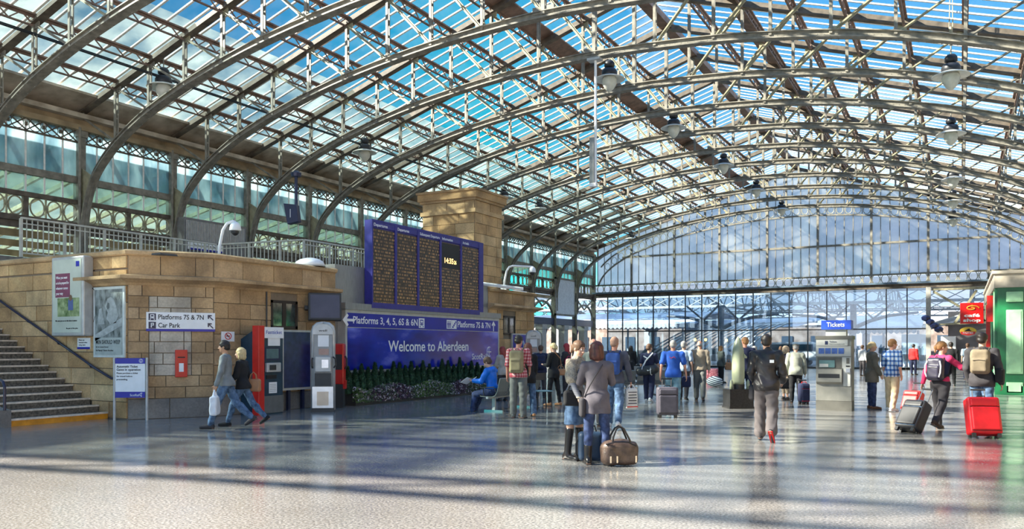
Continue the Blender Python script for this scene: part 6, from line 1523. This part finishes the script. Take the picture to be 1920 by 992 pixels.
# 2 blonde woman
p = figure('blonde woman in a black jacket and jeans walking behind the man with the carrier bag', fl_(455, 799), -70, 1.60, .010, lean=3, head=(-10,4,0), legs=((24,8,4),(-26,18,-28)), arms=((14,8,30,0),(-14,8,12,0)), female=True,
    top=dict(m=C_BLACK, g=.022, hem=.06, name='jacket'), bottom=dict(m=C_JEAN, g=.008), shoes=C_BLACK, hair=('bob', H_BL), detail=True)
b = hang_bag('tan leather shoulder bag on the blonde woman in black', 'shoulder_bag', None, p['rz']+PI/2, (.15,.06,.13), C_TANL, C_TANL, p['T'](.16,-.20,.30), drop=.14)
# 3 seated man on the bench
B1 = at_floor(924, 772); brz = YAW+R(62)
bench('row of grey perforated seats under the reading man in the blue jacket', B1+Vector((math.cos(brz), math.sin(brz), 0))*.87, brz, 4)
p = figure('seated man in a bright blue jacket reading a newspaper on the bench', (B1.x, B1.y, 0), -62, 1.78, .010, lean=8, head=(0,26,0), seat=.50, legs=((80,70,0),(74,52,6)), arms=((28,10,62,22),(28,10,62,22)),
    top=dict(m=C_BRBLUE, g=.028, hem=.0, name='jacket', hood=True), bottom=dict(m=C_JEAND, g=.018), shoes=(C_BLACK, C_WSHOE), hair=('short', H_BR), detail=True)
c = (p['lhand']+p['rhand'])/2
npz = thing('newspaper', 'white newspaper held open by the seated man in blue', 'newspaper', c, p['rz'])
for sx in (-1, 1): MB().add([(0,.02,.02),(sx*.24,.06,.09),(sx*.24,.26,-.04),(0,.22,-.10),(0,.025,.024),(sx*.24,.065,.094),(sx*.24,.265,-.036),(0,.225,-.096)], [(0,1,2,3),(7,6,5,4),(0,4,5,1),(1,5,6,2),(2,6,7,3),(3,7,4,0)]).build('page', M_WHITE, npz)
MB().add([(.04,.05,.035),(.2,.075,.083),(.2,.14,.045),(.04,.115,-.005)], [(0,1,2,3)]).build('printed_photo', M_GREYL, npz)
# 4 woman behind the bench with auburn hair
figure('woman with dark red hair in a pale cardigan standing behind the bench', fl_(943, 752), -30, 1.58, .014, head=(-10,10,0), arms=((20,10,50,15),(20,10,50,15)), female=True, top=dict(m=cloth('oatmeal_cardigan', (.42,.38,.33)), g=.02, hem=.08, name='cardigan'), bottom=dict(m=C_CHAR), hair=('long', H_RED), legs=(ST, ST))
# 5 backpacker in pink check shirt
M_PINKC = check_mat('pink_check_cloth', (.62,.38,.38), (.50,.10,.12), (.26,.02,.04), 14)
p = figure('man in a pink checked shirt with a khaki backpack standing beside the bench', fl_(972, 784), 12, 1.83, .010, head=(20,6,0), arms=((2,10,12,0),(10,8,40,10)), top=dict(m=M_PINKC, g=.016, hem=.06, sleeve='elbow', name='shirt'), bottom=dict(m=C_GREYT, g=.022, flare=.01), shoes=(C_GREYT, C_CHAR), hair=('short', H_DK), legs=((2,4,0),(-3,2,0)), sk=SK2, detail=True)
backpack(p, 'khaki backpack on the man in the pink checked shirt', cloth('khaki_canvas', (.30,.24,.13)), cloth('dark_khaki_webbing', (.14,.12,.07)), (.155,.09,.25), z=.28)
# 6 woman beside him
figure('woman with brown hair in a black cardigan and jeans right of the khaki backpack', fl_(990, 781), -20, 1.66, .012, head=(-15,8,0), arms=((6,8,20,10),(6,8,20,10)), female=True, top=dict(m=C_BLACK, g=.022, hem=.12, name='cardigan'), bottom=dict(m=C_JEAN, flare=.02), shoes=C_TANL, hair=('long', mat('chestnut_hair', (.16,.05,.03), .5, var=.4, scale=60)), legs=((4,4,0),(-4,2,0)), detail=True)
# 7 person with navy rucksack
p = figure('person in dark clothes with a navy rucksack, seen from behind, left of the blonde woman', fl_(1014, 748), 5, 1.62, .014, arms=((20,8,60,10),(20,8,60,10)), top=dict(m=C_NAVY, g=.03, hem=.06, name='jacket'), bottom=dict(m=C_CHAR), hair=('short', H_BR))
backpack(p, 'navy rucksack on the person left of the blonde woman', C_NAVY, C_BLACK, (.16,.09,.22), h=.014)
# 8 blonde woman in black with tan bag
p = figure('blonde woman in black with a tan cross-body bag facing left', fl_(1038, 761), -50, 1.68, .012, head=(-10,2,0), arms=((10,8,80,30),(0,8,12,0)), female=True, top=dict(m=C_BLACK, g=.016, hem=.14, name='tunic'), bottom=dict(m=C_BLACK, g=.006), shoes=C_TANL, hair=('tied', H_BL), legs=((4,4,0,6),(-6,2,0,6)))
bg_ = hang_bag('tan leather cross-body bag on the blonde woman in black', 'shoulder_bag', None, YAW, (.17,.05,.09), C_TANL, C_TANL, p['T'](.14,-.14,.22), drop=.10)
MB().tube([bg_.matrix_basis.inverted() @ v for v in (p['T'](.16,-.16,.16), p['T'](.12,-.15,.4), p['T'](-.03,-.10,.56))], .010, 5).build('strap', C_TANL, bg_)
# 9 red haired woman with pink bag
p = figure('woman with bright red hair and a pink bag beyond the beige shawl', fl_(1062, 742), -60, 1.68, .014, head=(-10,4,0), arms=((10,8,60,10),(4,8,30,0)), female=True, top=dict(m=C_CHAR, g=.02, hem=.06, name='jacket'), bottom=dict(m=C_CHAR), hair=('long', mat('bright_red_hair', (.45,.03,.04), .5, var=.3, scale=60)))
hang_bag('hot pink bag carried by the red-haired woman', 'shoulder_bag', None, YAW, (.13,.09,.13), C_PINK, C_PINK, p['T'](-.12,-.16,.42), drop=.08)
# 10 woman with knitted shawl, boots and denim skirt
M_STR = stripe_mat('grey_striped_jersey', (.17,.17,.19), (.26,.26,.29), 42)
p = figure('woman in a beige knitted shawl, denim skirt and black knee boots', fl_(1078, 862), 118, 1.67, .0085, lean=3, head=(14,16,0), arms=((14,10,10,0),(12,14,20,0)), female=True, legs=((3,3,0,1),(-4,2,0,1)),
    top=dict(m=M_STR, g=.010, hem=.10, name='striped_top', fold=.003), bottom=dict(m=C_JEAN, kind='skirt', len=.92, g=.006, flare=.004), shoes=C_LEATH, boots=.88, hair=('tied', H_BR), detail=True)
Tc, Rc, S = p['Tc'], p['Rc'], p['S']; J = p['J']
add_sdf('knitted_shawl', [ell(Tc(0,0,.42), S(.185,.135,.14), Rc, .04), cap(J['lsh'], J['lsh']+(J['lel']-J['lsh'])*.85, .078, .088, .04), cap(J['rsh'], J['rsh']+(J['rel']-J['rsh'])*.85, .078, .088, .04), ell(Tc(0,.01,.30), S(.18,.14,.12), Rc, .04), cap(Tc(-.05,.02,.545), Tc(.05,.02,.555), .068, k=.03), cap(Tc(0,.10,.50), Tc(-.04,.13,.30), .05, .045, .03)], .0085, C_BEIGEK, p['root'], fold=.010, fs=1.3)
MB().tube([p['root'].matrix_basis.inverted() @ (p['rwr']+Vector((.035*math.cos(t), .035*math.sin(t), .0))) for t in [2*PI*i/12 for i in range(12)]], .008, 6, closed=True).build('bracelet', mat('cream_bracelet', (.6,.5,.35), .4), p['root'])
bgk = hang_bag('black shoulder bag at the hip of the woman in the beige shawl', 'shoulder_bag', None, YAW+R(10), (.13,.05,.11), C_BLACK, C_BLACK, p['T'](.10,-.02,.20)+Vector((.09,-.15,.0)), drop=.08)
# 11 woman in taupe top
p = figure('woman with mahogany hair in a taupe tunic, jeans and black boots, back to the camera', fl_(1119, 871), -8, 1.64, .0085, lean=1, head=(-14,4,0), arms=((30,12,70,34),(28,14,72,30)), female=True, legs=((2,3,0,4),(-2,3,0,4)), wide=1.06,
    top=dict(m=C_TAUPE, g=.012, hem=.19, name='tunic', bw=1.10, fold=.008), bottom=dict(m=C_JEAND, g=.006), shoes=C_LEATH, boots=.42, hair=('bob', H_MAH))
st_ = thing('cross_body_bag', 'small grey bag on a thin strap worn across the back of the woman in taupe', 'bag', p['M'].translation, p['rz']); Tc = p['Tc']
MB().tube([Tc(.10,.02,.575), Tc(.06,-.115,.50), Tc(-.04,-.145,.36), Tc(-.13,-.13,.20), Tc(-.19,-.06,.05)], .009, 6).build('strap', C_CHAR, st_)
add_sdf('bag_body', [rbx(Tc(-.215,.0,-.10), (.035,.11,.13), .03, p['Rc'], .01)], .009, C_CHAR, st_, fold=.003)
# 12 bald man behind
figure('man with a balding crown in a grey-green shirt, hidden behind the woman in taupe', fl_(1113, 800), 10, 1.74, .013, head=(-10,6,0), top=dict(m=cloth('grey_green_shirt', (.20,.23,.20)), g=.018, hem=.05, name='shirt'), bottom=dict(m=C_CHAR), hair=('fringe', H_GR), sk=SK2)
# 13 man with blue rucksack and carrier
p = figure('shaven-headed man in a grey hooded top with a blue rucksack and printed carrier', fl_(1152, 803), 8, 1.78, .009, head=(12,2,0), arms=((4,8,14,0),(6,14,22,0)), top=dict(m=cloth('blue_grey_hoodie', (.075,.08,.11)), g=.022, hem=.05, name='hooded_top'), bottom=dict(m=C_JEAN, g=.02), shoes=(C_WSHOE, C_WSHOE), hair=('crop', mat('shaven_hair', (.38,.22,.15), .8)), legs=((12,6,0),(-12,20,-14)), sk=SK2)
backpack(p, 'royal blue rucksack on the shaven-headed man', cloth('rucksack_blue', (.025,.07,.25)), cloth('rucksack_strap_blue', (.015,.04,.16)), (.135,.07,.21), z=.33)
cb_ = hang_bag('tall white carrier bag printed with small dark lettering, held right of the taupe tunic', 'carrier_bag', None, YAW+R(20), (.13,.06,.21), mat('glossy_white_paper', (.72,.70,.66), .35), M_WHITE, p['rhand'], drop=.08)
for i in range(5): MB().cbox((0,-.063,.12+i*.055), .19-.02*(i % 2), .004, .016).build('print_line', M_BLACK if i % 2 else M_NAVY, cb_)
MB().cbox((0,-.063,.055), .24, .004, .02).build('red_stripe', M_RED, cb_)
# 14/15 distant dark pair
figure('person with black hair and black coat far behind the printed carrier bag', fl_(1183, 716), 0, 1.62, .022, top=dict(m=C_BLACK, g=.03, hem=.2, name='coat'), bottom=dict(m=C_BLACK), hair=('long', H_DK))
figure('grey-haired person in black, seated far off right of the blue rucksack', fl_(1176, 728), 10, 1.60, .02, seat=.52, legs=((80,78,0),(80,78,0)), top=dict(m=C_BLACK, g=.025, hem=0, name='coat'), bottom=dict(m=C_BLACK), hair=('bob', H_GR))
bench('row of grey perforated seats behind the navy-shirted youth', at_floor(1204, 741), YAW+R(10), 3)
bench('distant row of grey seats under the grey-haired person in black', fl_(1176, 728)+Vector((0,.12,0)), YAW+PI+R(10), 2)
# 15 navy t-shirt, sports bag
p = figure('youth in a navy and white shirt with a black sports holdall on the back', fl_(1217, 754), 15, 1.66, .011, head=(30,4,0), arms=((-4,10,12,0),(20,10,40,10)), top=dict(m=C_NAVY, g=.018, hem=.05, sleeve='short', name='shirt'), bottom=dict(m=C_NAVY, g=.02), shoes=(C_WSHOE, C_WSHOE), hair=('short', H_BR), legs=((10,6,0),(-10,18,-12)))
nb = thing('sports_holdall', 'black barrel sports holdall with a white curved stripe, slung from a white strap', 'bag', p['M'].translation, p['rz']); Tc = p['Tc']
add_sdf('bag_body', [cap(Tc(-.20,-.24,.02), Tc(.22,-.22,.08), .135, k=.02)], .011, mat('black_nylon', (.02,.02,.022), .4), nb, fold=.005)
MB().tube([Tc(-.15,-.20,.14), Tc(-.06,-.16,.34), Tc(.06,-.14,.47), Tc(.13,-.05,.57)], .022, 6).build('strap', M_WHITE, nb)
MB().tube([Tc(.0,-.15,.40), Tc(-.13,-.17,.48)], .018, 6).build('white_flash', M_WHITE, nb)
MB().prism([(-.07,.0),(-.04,-.03),(.09,.035),(-.02,-.005),(-.05,.01)], lambda u,v,w: tuple(Tc(.10+u,-.365+w,.06+v)), -.012, .012).build('curved_stripe', M_WHITE, nb)
for x in (-.12,.14): MB().tube([Tc(x,-.23+.142*math.cos(t),.05+.142*math.sin(t)) for t in [2*PI*i/16 for i in range(16)]], .009, 5, closed=True).build('piping', M_WHITE, nb)
# 16 blue t-shirt man with big suitcase
p = figure('white-haired man in a royal blue T-shirt pulling a large grey suitcase', fl_(1262, 774), 5, 1.74, .0095, head=(-6,2,0), arms=((-12,12,12,0),(-2,14,16,0)), top=dict(m=C_BLUET, g=.02, hem=.06, sleeve='short', name='t_shirt'), bottom=dict(m=C_JEANL, g=.02), shoes=(C_WSHOE, C_WSHOE), hair=('crop', H_GR), sk=SK2, wide=1.1, legs=((8,4,0),(-8,14,-8)))
MB().tube([p['root'].matrix_basis.inverted() @ p['T'](x,-.142,.42+.02*math.sin(x*60)) for x in (-.07,-.03,0,.03,.07)], .008, 5).build('back_print', M_RED, p['root'])
suitcase('large grey-purple soft suitcase behind the man in the blue T-shirt', fl_(1251, 783), YAW, .47, .26, .63, cloth('plum_grey_nylon', (.085,.075,.095), rough=.6), C_BLACK, tilt=0, handle=.18)
# 17 light shirt man behind
figure('man in a pale shirt behind the right shoulder of the blue T-shirt', fl_(1282, 751), 10, 1.74, .013, top=dict(m=C_LBLUE, g=.02, hem=.05, sleeve='short', name='shirt'), bottom=dict(m=C_CHAR), hair=('short', H_GR), legs=((10,6,0),(-10,18,-12)))
q = fl_(1284, 752); sb_ = thing('shoulder_bag', 'dark shoulder bag hanging low beside the man in the pale shirt', 'bag', q+Vector((.12,-.25,.42)), YAW); add_sdf('bag_body', [rbx((0,0,.16), (.13,.07,.16), .05, None, .01)], .014, C_NAVY, sb_); MB().tube([(-.09,0,.3),(-.06,.05,.55),(.05,.1,.8)], .011, 5).build('strap', C_BLACK, sb_)
# 18 beige sweater man
figure('bald man in a beige sweater and grey trousers walking away', fl_(1312, 751), 0, 1.76, .011, arms=((2,9,14,0),(-4,9,16,0)), top=dict(m=C_BEIGE, g=.025, hem=.03, name='sweater'), bottom=dict(m=C_GREYT, g=.026), shoes=C_LEATH, hair=('fringe', H_GR), sk=SK2, wide=1.05, legs=((6,4,0,1),(-8,14,-10,1)))
# 19 hooded woman, pink and striped bags
figure('woman in a dark hooded jacket beyond the shell monument, facing right', fl_(1352, 718), 60, 1.62, .018, arms=((10,8,40,0),(0,8,16,0)), female=True, top=dict(m=cloth('grey_green_parka', (.09,.10,.09)), g=.035, hem=.14, name='parka', hood=True), bottom=dict(m=C_BLACK), hair=('long', H_GING))
t = thing('ball_bag', 'round bag with zebra stripes on the floor left of the shell monument', 'bag', fl_(1340, 726), 0); add_sdf('bag_body', [ell((0,0,.22), (.32,.22,.22))], .02, stripe_mat('zebra_stripe', (.62,.68,.72), (.03,.04,.07), 13, (.3,0,1)), t)
t = thing('holdall', 'crimson flowered holdall behind the zebra-striped bag', 'bag', fl_(1337, 713), 0); add_sdf('bag_body', [rbx((0,0,.28), (.30,.16,.28), .1)], .02, mat('crimson_floral', (.55,.03,.08), .6, var=.6, scale=12, col2=(.85,.3,.35)), t)
t = hang_bag('brown shoulder bag carried by the woman in the dark hooded jacket', 'shoulder_bag', None, YAW, (.16,.08,.17), C_TANL, C_TANL, fl_(1366,718)+Vector((0,0,1.05)), h=.016)
# 20 man behind the shell
figure('man with sandy hair in a navy tracksuit top behind the shell monument', fl_(1397, 762), -10, 1.83, .012, head=(-30,0,0), top=dict(m=C_NAVY, g=.025, hem=.05, name='tracksuit_top'), bottom=dict(m=C_NAVY), hair=('crop', H_GING), sk=SK2)
# 21 man in black jacket, red soles
C_BJ = mat('black_jacket_nylon', (.022,.019,.021), .42, var=.3, scale=5, bump=.2)
p = figure('dark-haired man in a black jacket walking away, showing a red trainer sole', fl_(1437, 827), 5, 1.77, .0085, head=(-4,2,0), arms=((6,12,52,10),(4,14,46,10)), top=dict(m=C_BJ, g=.034, hem=.09, name='jacket', collar=True, fold=.010), bottom=dict(m=C_BROWNT, g=.03, flare=.022, fold=.010), shoes=(C_CHAR, C_RED), hair=('short', H_DK), legs=((10,4,0,3),(-6,34,-52,2)))
[c for c in p['root'].children if c.name.startswith('shoe')][0].children[0].data.materials[0] = M_DK
MB().cbox(tuple(p['Tc'](.10,-.158,.40)), .07, .006, .05).build('white_badge', M_WHITE, p['root'])
t = hang_bag('dark shopping bag carried in the left hand of the man in the black jacket', 'shopping_bag', None, YAW+R(30), (.10,.06,.13), C_CHAR, C_CHAR, p['lhand'], drop=.06)
# 22 couple
p = figure('man in a flat cap and sage grey jacket leaning over two bags', fl_(1492, 756), 0, 1.66, .011, lean=8, head=(0,20,0), arms=((2,10,10,0),(2,10,10,0)), top=dict(m=C_SAGE, g=.03, hem=.10, name='jacket'), bottom=dict(m=C_BLACK, g=.018), shoes=C_LEATH, hair=('crop', H_GR), hat=mat('tweed_cap', (.16,.15,.12), .9))
hang_bag('black holdall held by the man in the flat cap', 'holdall', None, YAW, (.20,.10,.15), C_BLACK, C_BLACK, p['lhand'], drop=.08)
suitcase('navy suitcase with a red stripe beside the man in the flat cap', fl_(1507, 758), YAW, .24, .34, .52, C_NAVY, C_RED, handle=.08)
q = fl_(1507, 758); 
figure('woman with curly pale hair half hidden left of the man in the flat cap', fl_(1473, 750), 60, 1.60, .014, head=(10,6,0), female=True, top=dict(m=C_PURP, g=.02, hem=.10, name='jacket'), bottom=dict(m=C_BEIGE, len=.6), hair=('bob', mat('pale_curly_hair', (.45,.33,.22), .7, var=.3, scale=30)))
figure('brown-haired woman in a white top beyond the man in the black jacket', fl_(1464, 712), 0, 1.60, .02, female=True, top=dict(m=C_WHITE, g=.02, hem=.06, name='top'), bottom=dict(m=C_CHAR), hair=('bob', H_BR))
figure('man in a pale blue shirt between the shell monument and the black jacket', fl_(1415, 752), 20, 1.60, .015, arms=((30,8,50,10),(30,8,50,10)), top=dict(m=C_LBLUE, g=.02, hem=.05, sleeve='short', name='shirt'), bottom=dict(m=C_BEIGE), hair=('crop', H_GR))
# 26 woman in coat
figure('blonde woman in an olive grey coat standing right of the ticket stand', fl_(1635, 767), 70, 1.70, .011, head=(10,2,0), arms=((8,8,20,0),(6,8,20,0)), female=True, top=dict(m=C_COAT, g=.03, hem=.22, name='coat', bw=1.06), bottom=dict(m=C_JEAND, g=.012), shoes=C_BRNS, hair=('tied', H_BL), detail=True)
figure('person in a white top far behind the woman in the olive coat', fl_(1617, 705), 40, 1.66, .022, top=dict(m=C_WHITE, g=.02, hem=.05, name='top'), bottom=dict(m=C_CHAR), hair=('short', H_BR))
# 28 plaid boy
M_BLUEC = check_mat('blue_check_cloth', (.55,.62,.70), (.10,.22,.48), (.02,.06,.22), 9)
p = figure('ginger-haired boy in a blue checked shirt and khaki trousers pulling a red case', fl_(1673, 771), 35, 1.76, .010, head=(30,2,0), arms=((2,9,10,0),(-10,10,16,0)), top=dict(m=M_BLUEC, g=.022, hem=.08, sleeve='elbow', name='shirt', fold=.006), bottom=dict(m=C_KHAKI, g=.024), shoes=(C_WSHOE, C_WSHOE), hair=('short', H_GING), sk=SK2, legs=((4,4,0),(-6,10,-4)), detail=True)
suitcase('red soft suitcase behind the black one, pulled by the boy in the checked shirt', fl_(1706, 776), YAW-R(55), .42, .26, .50, cloth('scarlet_nylon', (.62,.03,.03), rough=.5), C_BLACK, tilt=22, handle=.25)
# 29 red jacket far
figure('distant man in a red jacket by the luggage trolleys', fl_(1713, 703), 30, 1.72, .024, top=dict(m=C_RED, g=.03, hem=.06, name='jacket'), bottom=dict(m=C_NAVY), hair=('short', H_DK))
# 30 woman with pink sleeves
p = figure('auburn-haired woman with pink sleeves and a dark gilet pulling a black suitcase', fl_(1763, 806), 28, 1.70, .009, lean=4, head=(40,2,0), arms=((-22,16,8,0),(46,30,20,-20)), female=True, top=dict(m=C_PINK, g=.014, hem=.02, name='pink_fleece'), bottom=dict(m=C_CHAR, g=.02), shoes=cloth('brown_suede', (.09,.055,.035)), boots=.3, hair=('tied', H_GING), legs=((16,10,0),(-20,20,-20)), detail=True)
Tc, Rc, S = p['Tc'], p['Rc'], p['S']
add_sdf('gilet', [ell(p['Tl'](0,0,.08), S(.172,.135,.13), p['Rt'], .04), ell(Tc(0,0,.26), S(.155,.13,.17), Rc, .05), ell(Tc(0,.0,.40), S(.18,.14,.16), Rc, .05), cap(Tc(-.10,-.01,.50), Tc(.10,-.01,.50), .07, k=.03)], .010, C_NAVY, p['root'], fold=.005)
bp_ = backpack(p, 'black and white rucksack on the woman with pink sleeves', mat('dark_purple_nylon', (.03,.025,.05), .45), C_BLACK, (.15,.085,.22), z=.28)
for sx in (-1, 1): MB().tube([Tc(sx*.12,-.28,.44), Tc(sx*.155,-.30,.34), Tc(sx*.15,-.30,.20), Tc(sx*.12,-.29,.12)], .013, 6).build('white_piping', M_WHITE, bp_)
s1 = suitcase('black soft suitcase tilted behind the woman with pink sleeves', fl_(1700, 812), YAW-R(62), .44, .27, .60, mat('black_case_nylon', (.025,.025,.028), .45), C_JEAN, tilt=33, handle=.34)
h1 = hang_bag('purple carrier bag with pale letters between the two travellers on the right', 'carrier_bag', None, YAW, (.14,.06,.19), mat('violet_polythene', (.14,.06,.48), .35), M_WHITE, p['rhand']+Vector((.02,0,0)), shape='plastic', drop=.06)
textfit('ARE', 'lettering', mat('lilac_print', (.5,.45,.75), .4), h1, (-.08,-.066,.12), TX_Y, .17, .10, .02)
# 31 man with beige backpack and red suitcase
p = figure('dark-haired man in a charcoal jacket with a beige rucksack pulling a red suitcase', fl_(1841, 814), 8, 1.84, .009, lean=2, head=(10,0,0), arms=((6,10,20,10),(-4,14,14,0)), top=dict(m=C_CHAR, g=.028, hem=.10, name='jacket', hood=True), bottom=dict(m=C_JEAN, g=.018), shoes=C_BLACK, hair=('short', H_DK), legs=((8,4,0),(-10,14,-10)))
backpack(p, 'beige rucksack on the man in the charcoal jacket', cloth('beige_canvas', (.22,.17,.11)), cloth('brown_webbing', (.10,.075,.05)), (.155,.09,.22), z=.33)
sb2 = thing('shoulder_bag', 'black shoulder bag at the right side of the man in the charcoal jacket', 'bag', p['M'].translation, p['rz']); Tc = p['Tc']; add_sdf('bag_body', [rbx(Tc(.27,.0,.10), (.07,.13,.13), .04, p['Rc'], .01)], .012, C_BLACK, sb2); MB().tube([Tc(.26,.05,.22), Tc(.24,0,.4), Tc(.18,-.02,.56)], .012, 5).build('strap', C_BLACK, sb2)
suitcase('bright red suitcase on wheels nearest the right edge', fl_(1847, 822), YAW-R(12), .52, .28, .66, mat('scarlet_case_nylon', (.75,.012,.02), .42, var=.12), C_BLACK, tilt=18, handle=.18)
# 32 far people at right
figure('distant man in a pale blue shirt under the cafe sign', fl_(1814, 712), 0, 1.74, .024, top=dict(m=C_LBLUE, g=.025, hem=.05, name='shirt', sleeve='short'), bottom=dict(m=C_NAVY), hair=('short', H_BR))
figure('distant person in black seen past the head of the auburn-haired woman', fl_(1783, 724), 0, 1.76, .022, top=dict(m=C_BLACK, g=.03, hem=.2, name='coat'), bottom=dict(m=C_BLACK), hair=('short', H_DK))
# ---- bags on the floor by the taupe woman
bb = thing('leather_holdall', 'brown and black leather holdall with two handles on the floor by the black boots', 'bag', fl_(1161, 873), YAW+R(10))
add_sdf('bag_body', [rbx((0,0,.17), (.25,.13,.16), .09, None, .03), ell((0,0,.26), (.20,.10,.10), None, .04)], .009, mat('brown_grained_leather', (.085,.055,.042), .4, var=.4, scale=9, bump=.3), bb, fold=.006)
for sy in (-1, 1): MB().tube([(-.12,sy*.07,.28),(-.10,sy*.07,.40),(-.05,sy*.04,.50),(0,sy*.03,.53),(.05,sy*.04,.50),(.12,sy*.07,.36),(.15,sy*.08,.26)], .013, 8).build('handle', C_LEATH, bb)
for x in (-.16, -.07, .19): MB().cbox((x,-.135,.10), .022, .012, .09).build('buckle', M_CHROME, bb)
MB().tube([(-.22,-.11,.30),(-.1,-.13,.33),(.08,-.13,.33),(.2,-.11,.27)], .010, 6).build('trim', C_LEATH, bb)
t = thing('travel_bag', 'dark blue upright travel bag standing behind the black boots', 'bag', fl_(1107, 866), YAW); add_sdf('bag_body', [rbx((0,0,.22), (.17,.12,.20), .06, None, .02)], .012, cloth('petrol_blue_nylon', (.02,.045,.09), rough=.5), t); MB().tube([(-.16,0,.35),(-.20,-.02,.25),(-.20,-.02,.12),(-.16,0,.04)], .014, 6).build('side_handle', C_BLACK, t); MB().tube([(-.08,0,.42),(-.06,0,.5),(.06,0,.5),(.08,0,.42)], .012, 6).build('handle', C_BLACK, t)
# ---- small fixtures by the left entrance
t = thing('blue_poster_case', 'blue poster case with a white globe print between the stone block and the bench', 'poster case', (0,0,0))
MB().box(-14.95,27.0,.9,-14.88,29.0,2.1).build('frame', M_GREYL, t); MB().box(-14.88,27.05,.95,-14.875,28.95,2.05).build('print', M_BLUE, t); MB().tube([(-14.87,27.6+.30*math.cos(a),1.6+.26*math.sin(a)) for a in [2*PI*i/20 for i in range(20)]], .05, 6, closed=True).build('globe_print', mat('pale_blue_print', (.45,.6,.8), .4), t)
q = at_d(985, 650, 33.5); t = thing('information_totem', 'dark grey stacked information sign at the corner of the stone block', 'sign', (q.x, q.y, 0), YAW)
MB().box(-.28,-.05,0,.28,.05,2.65).build('board', mat('slate_panel', (.10,.11,.12), .4), t)
for i in range(5): MB().box(-.22,-.06,1.0+i*.32,.22,-.05,1.22+i*.32).build('sign_panel', M_GREYL if i % 2 else M_WHITE, t)
q = at_d(1000, 650, 30.5); t = copy_tree(ph); t.location = (q.x, q.y, 0); t.rotation_euler = (0,0,YAW); t['label'] = 'second grey pillar payphone standing behind the khaki backpack'
q = fl_(1016, 768); t = thing('cafe_chair', 'thin metal chair with a pale seat left of the blonde woman in black', 'chair', q, YAW+R(20))
for sx in (-1, 1):
    for sy in (-1, 1): MB().tube([(sx*.20,sy*.20,0),(sx*.18,sy*.18,.46)], .014, 6).build('leg', M_DK, t)
MB().box(-.21,-.21,.46,.21,.21,.49).build('seat', mat('teal_seat', (.20,.35,.38), .4), t, bevel=.01)
for sx in (-1, 1): MB().tube([(sx*.18,.20,.48),(sx*.18,.25,.92)], .013, 6).build('back_post', M_DK, t)
MB().box(-.19,.235,.74,.19,.255,.92).build('backrest', M_DK, t)
# ------------------------------------------------------------------ put every root empty at the base of its thing
bpy.context.view_layer.update()
for o in list(COL.objects):
    if o.parent is None and o.type == 'EMPTY' and o.location.length < 1e-6 and o.children:
        pts = [ch.matrix_world @ Vector(c) for ch in o.children_recursive if ch.type == 'MESH' for c in ch.bound_box]
        c = Vector(((min(p.x for p in pts)+max(p.x for p in pts))/2, (min(p.y for p in pts)+max(p.y for p in pts))/2, min(p.z for p in pts)))
        o.location = c
        for ch in o.children: ch.location = ch.location-c
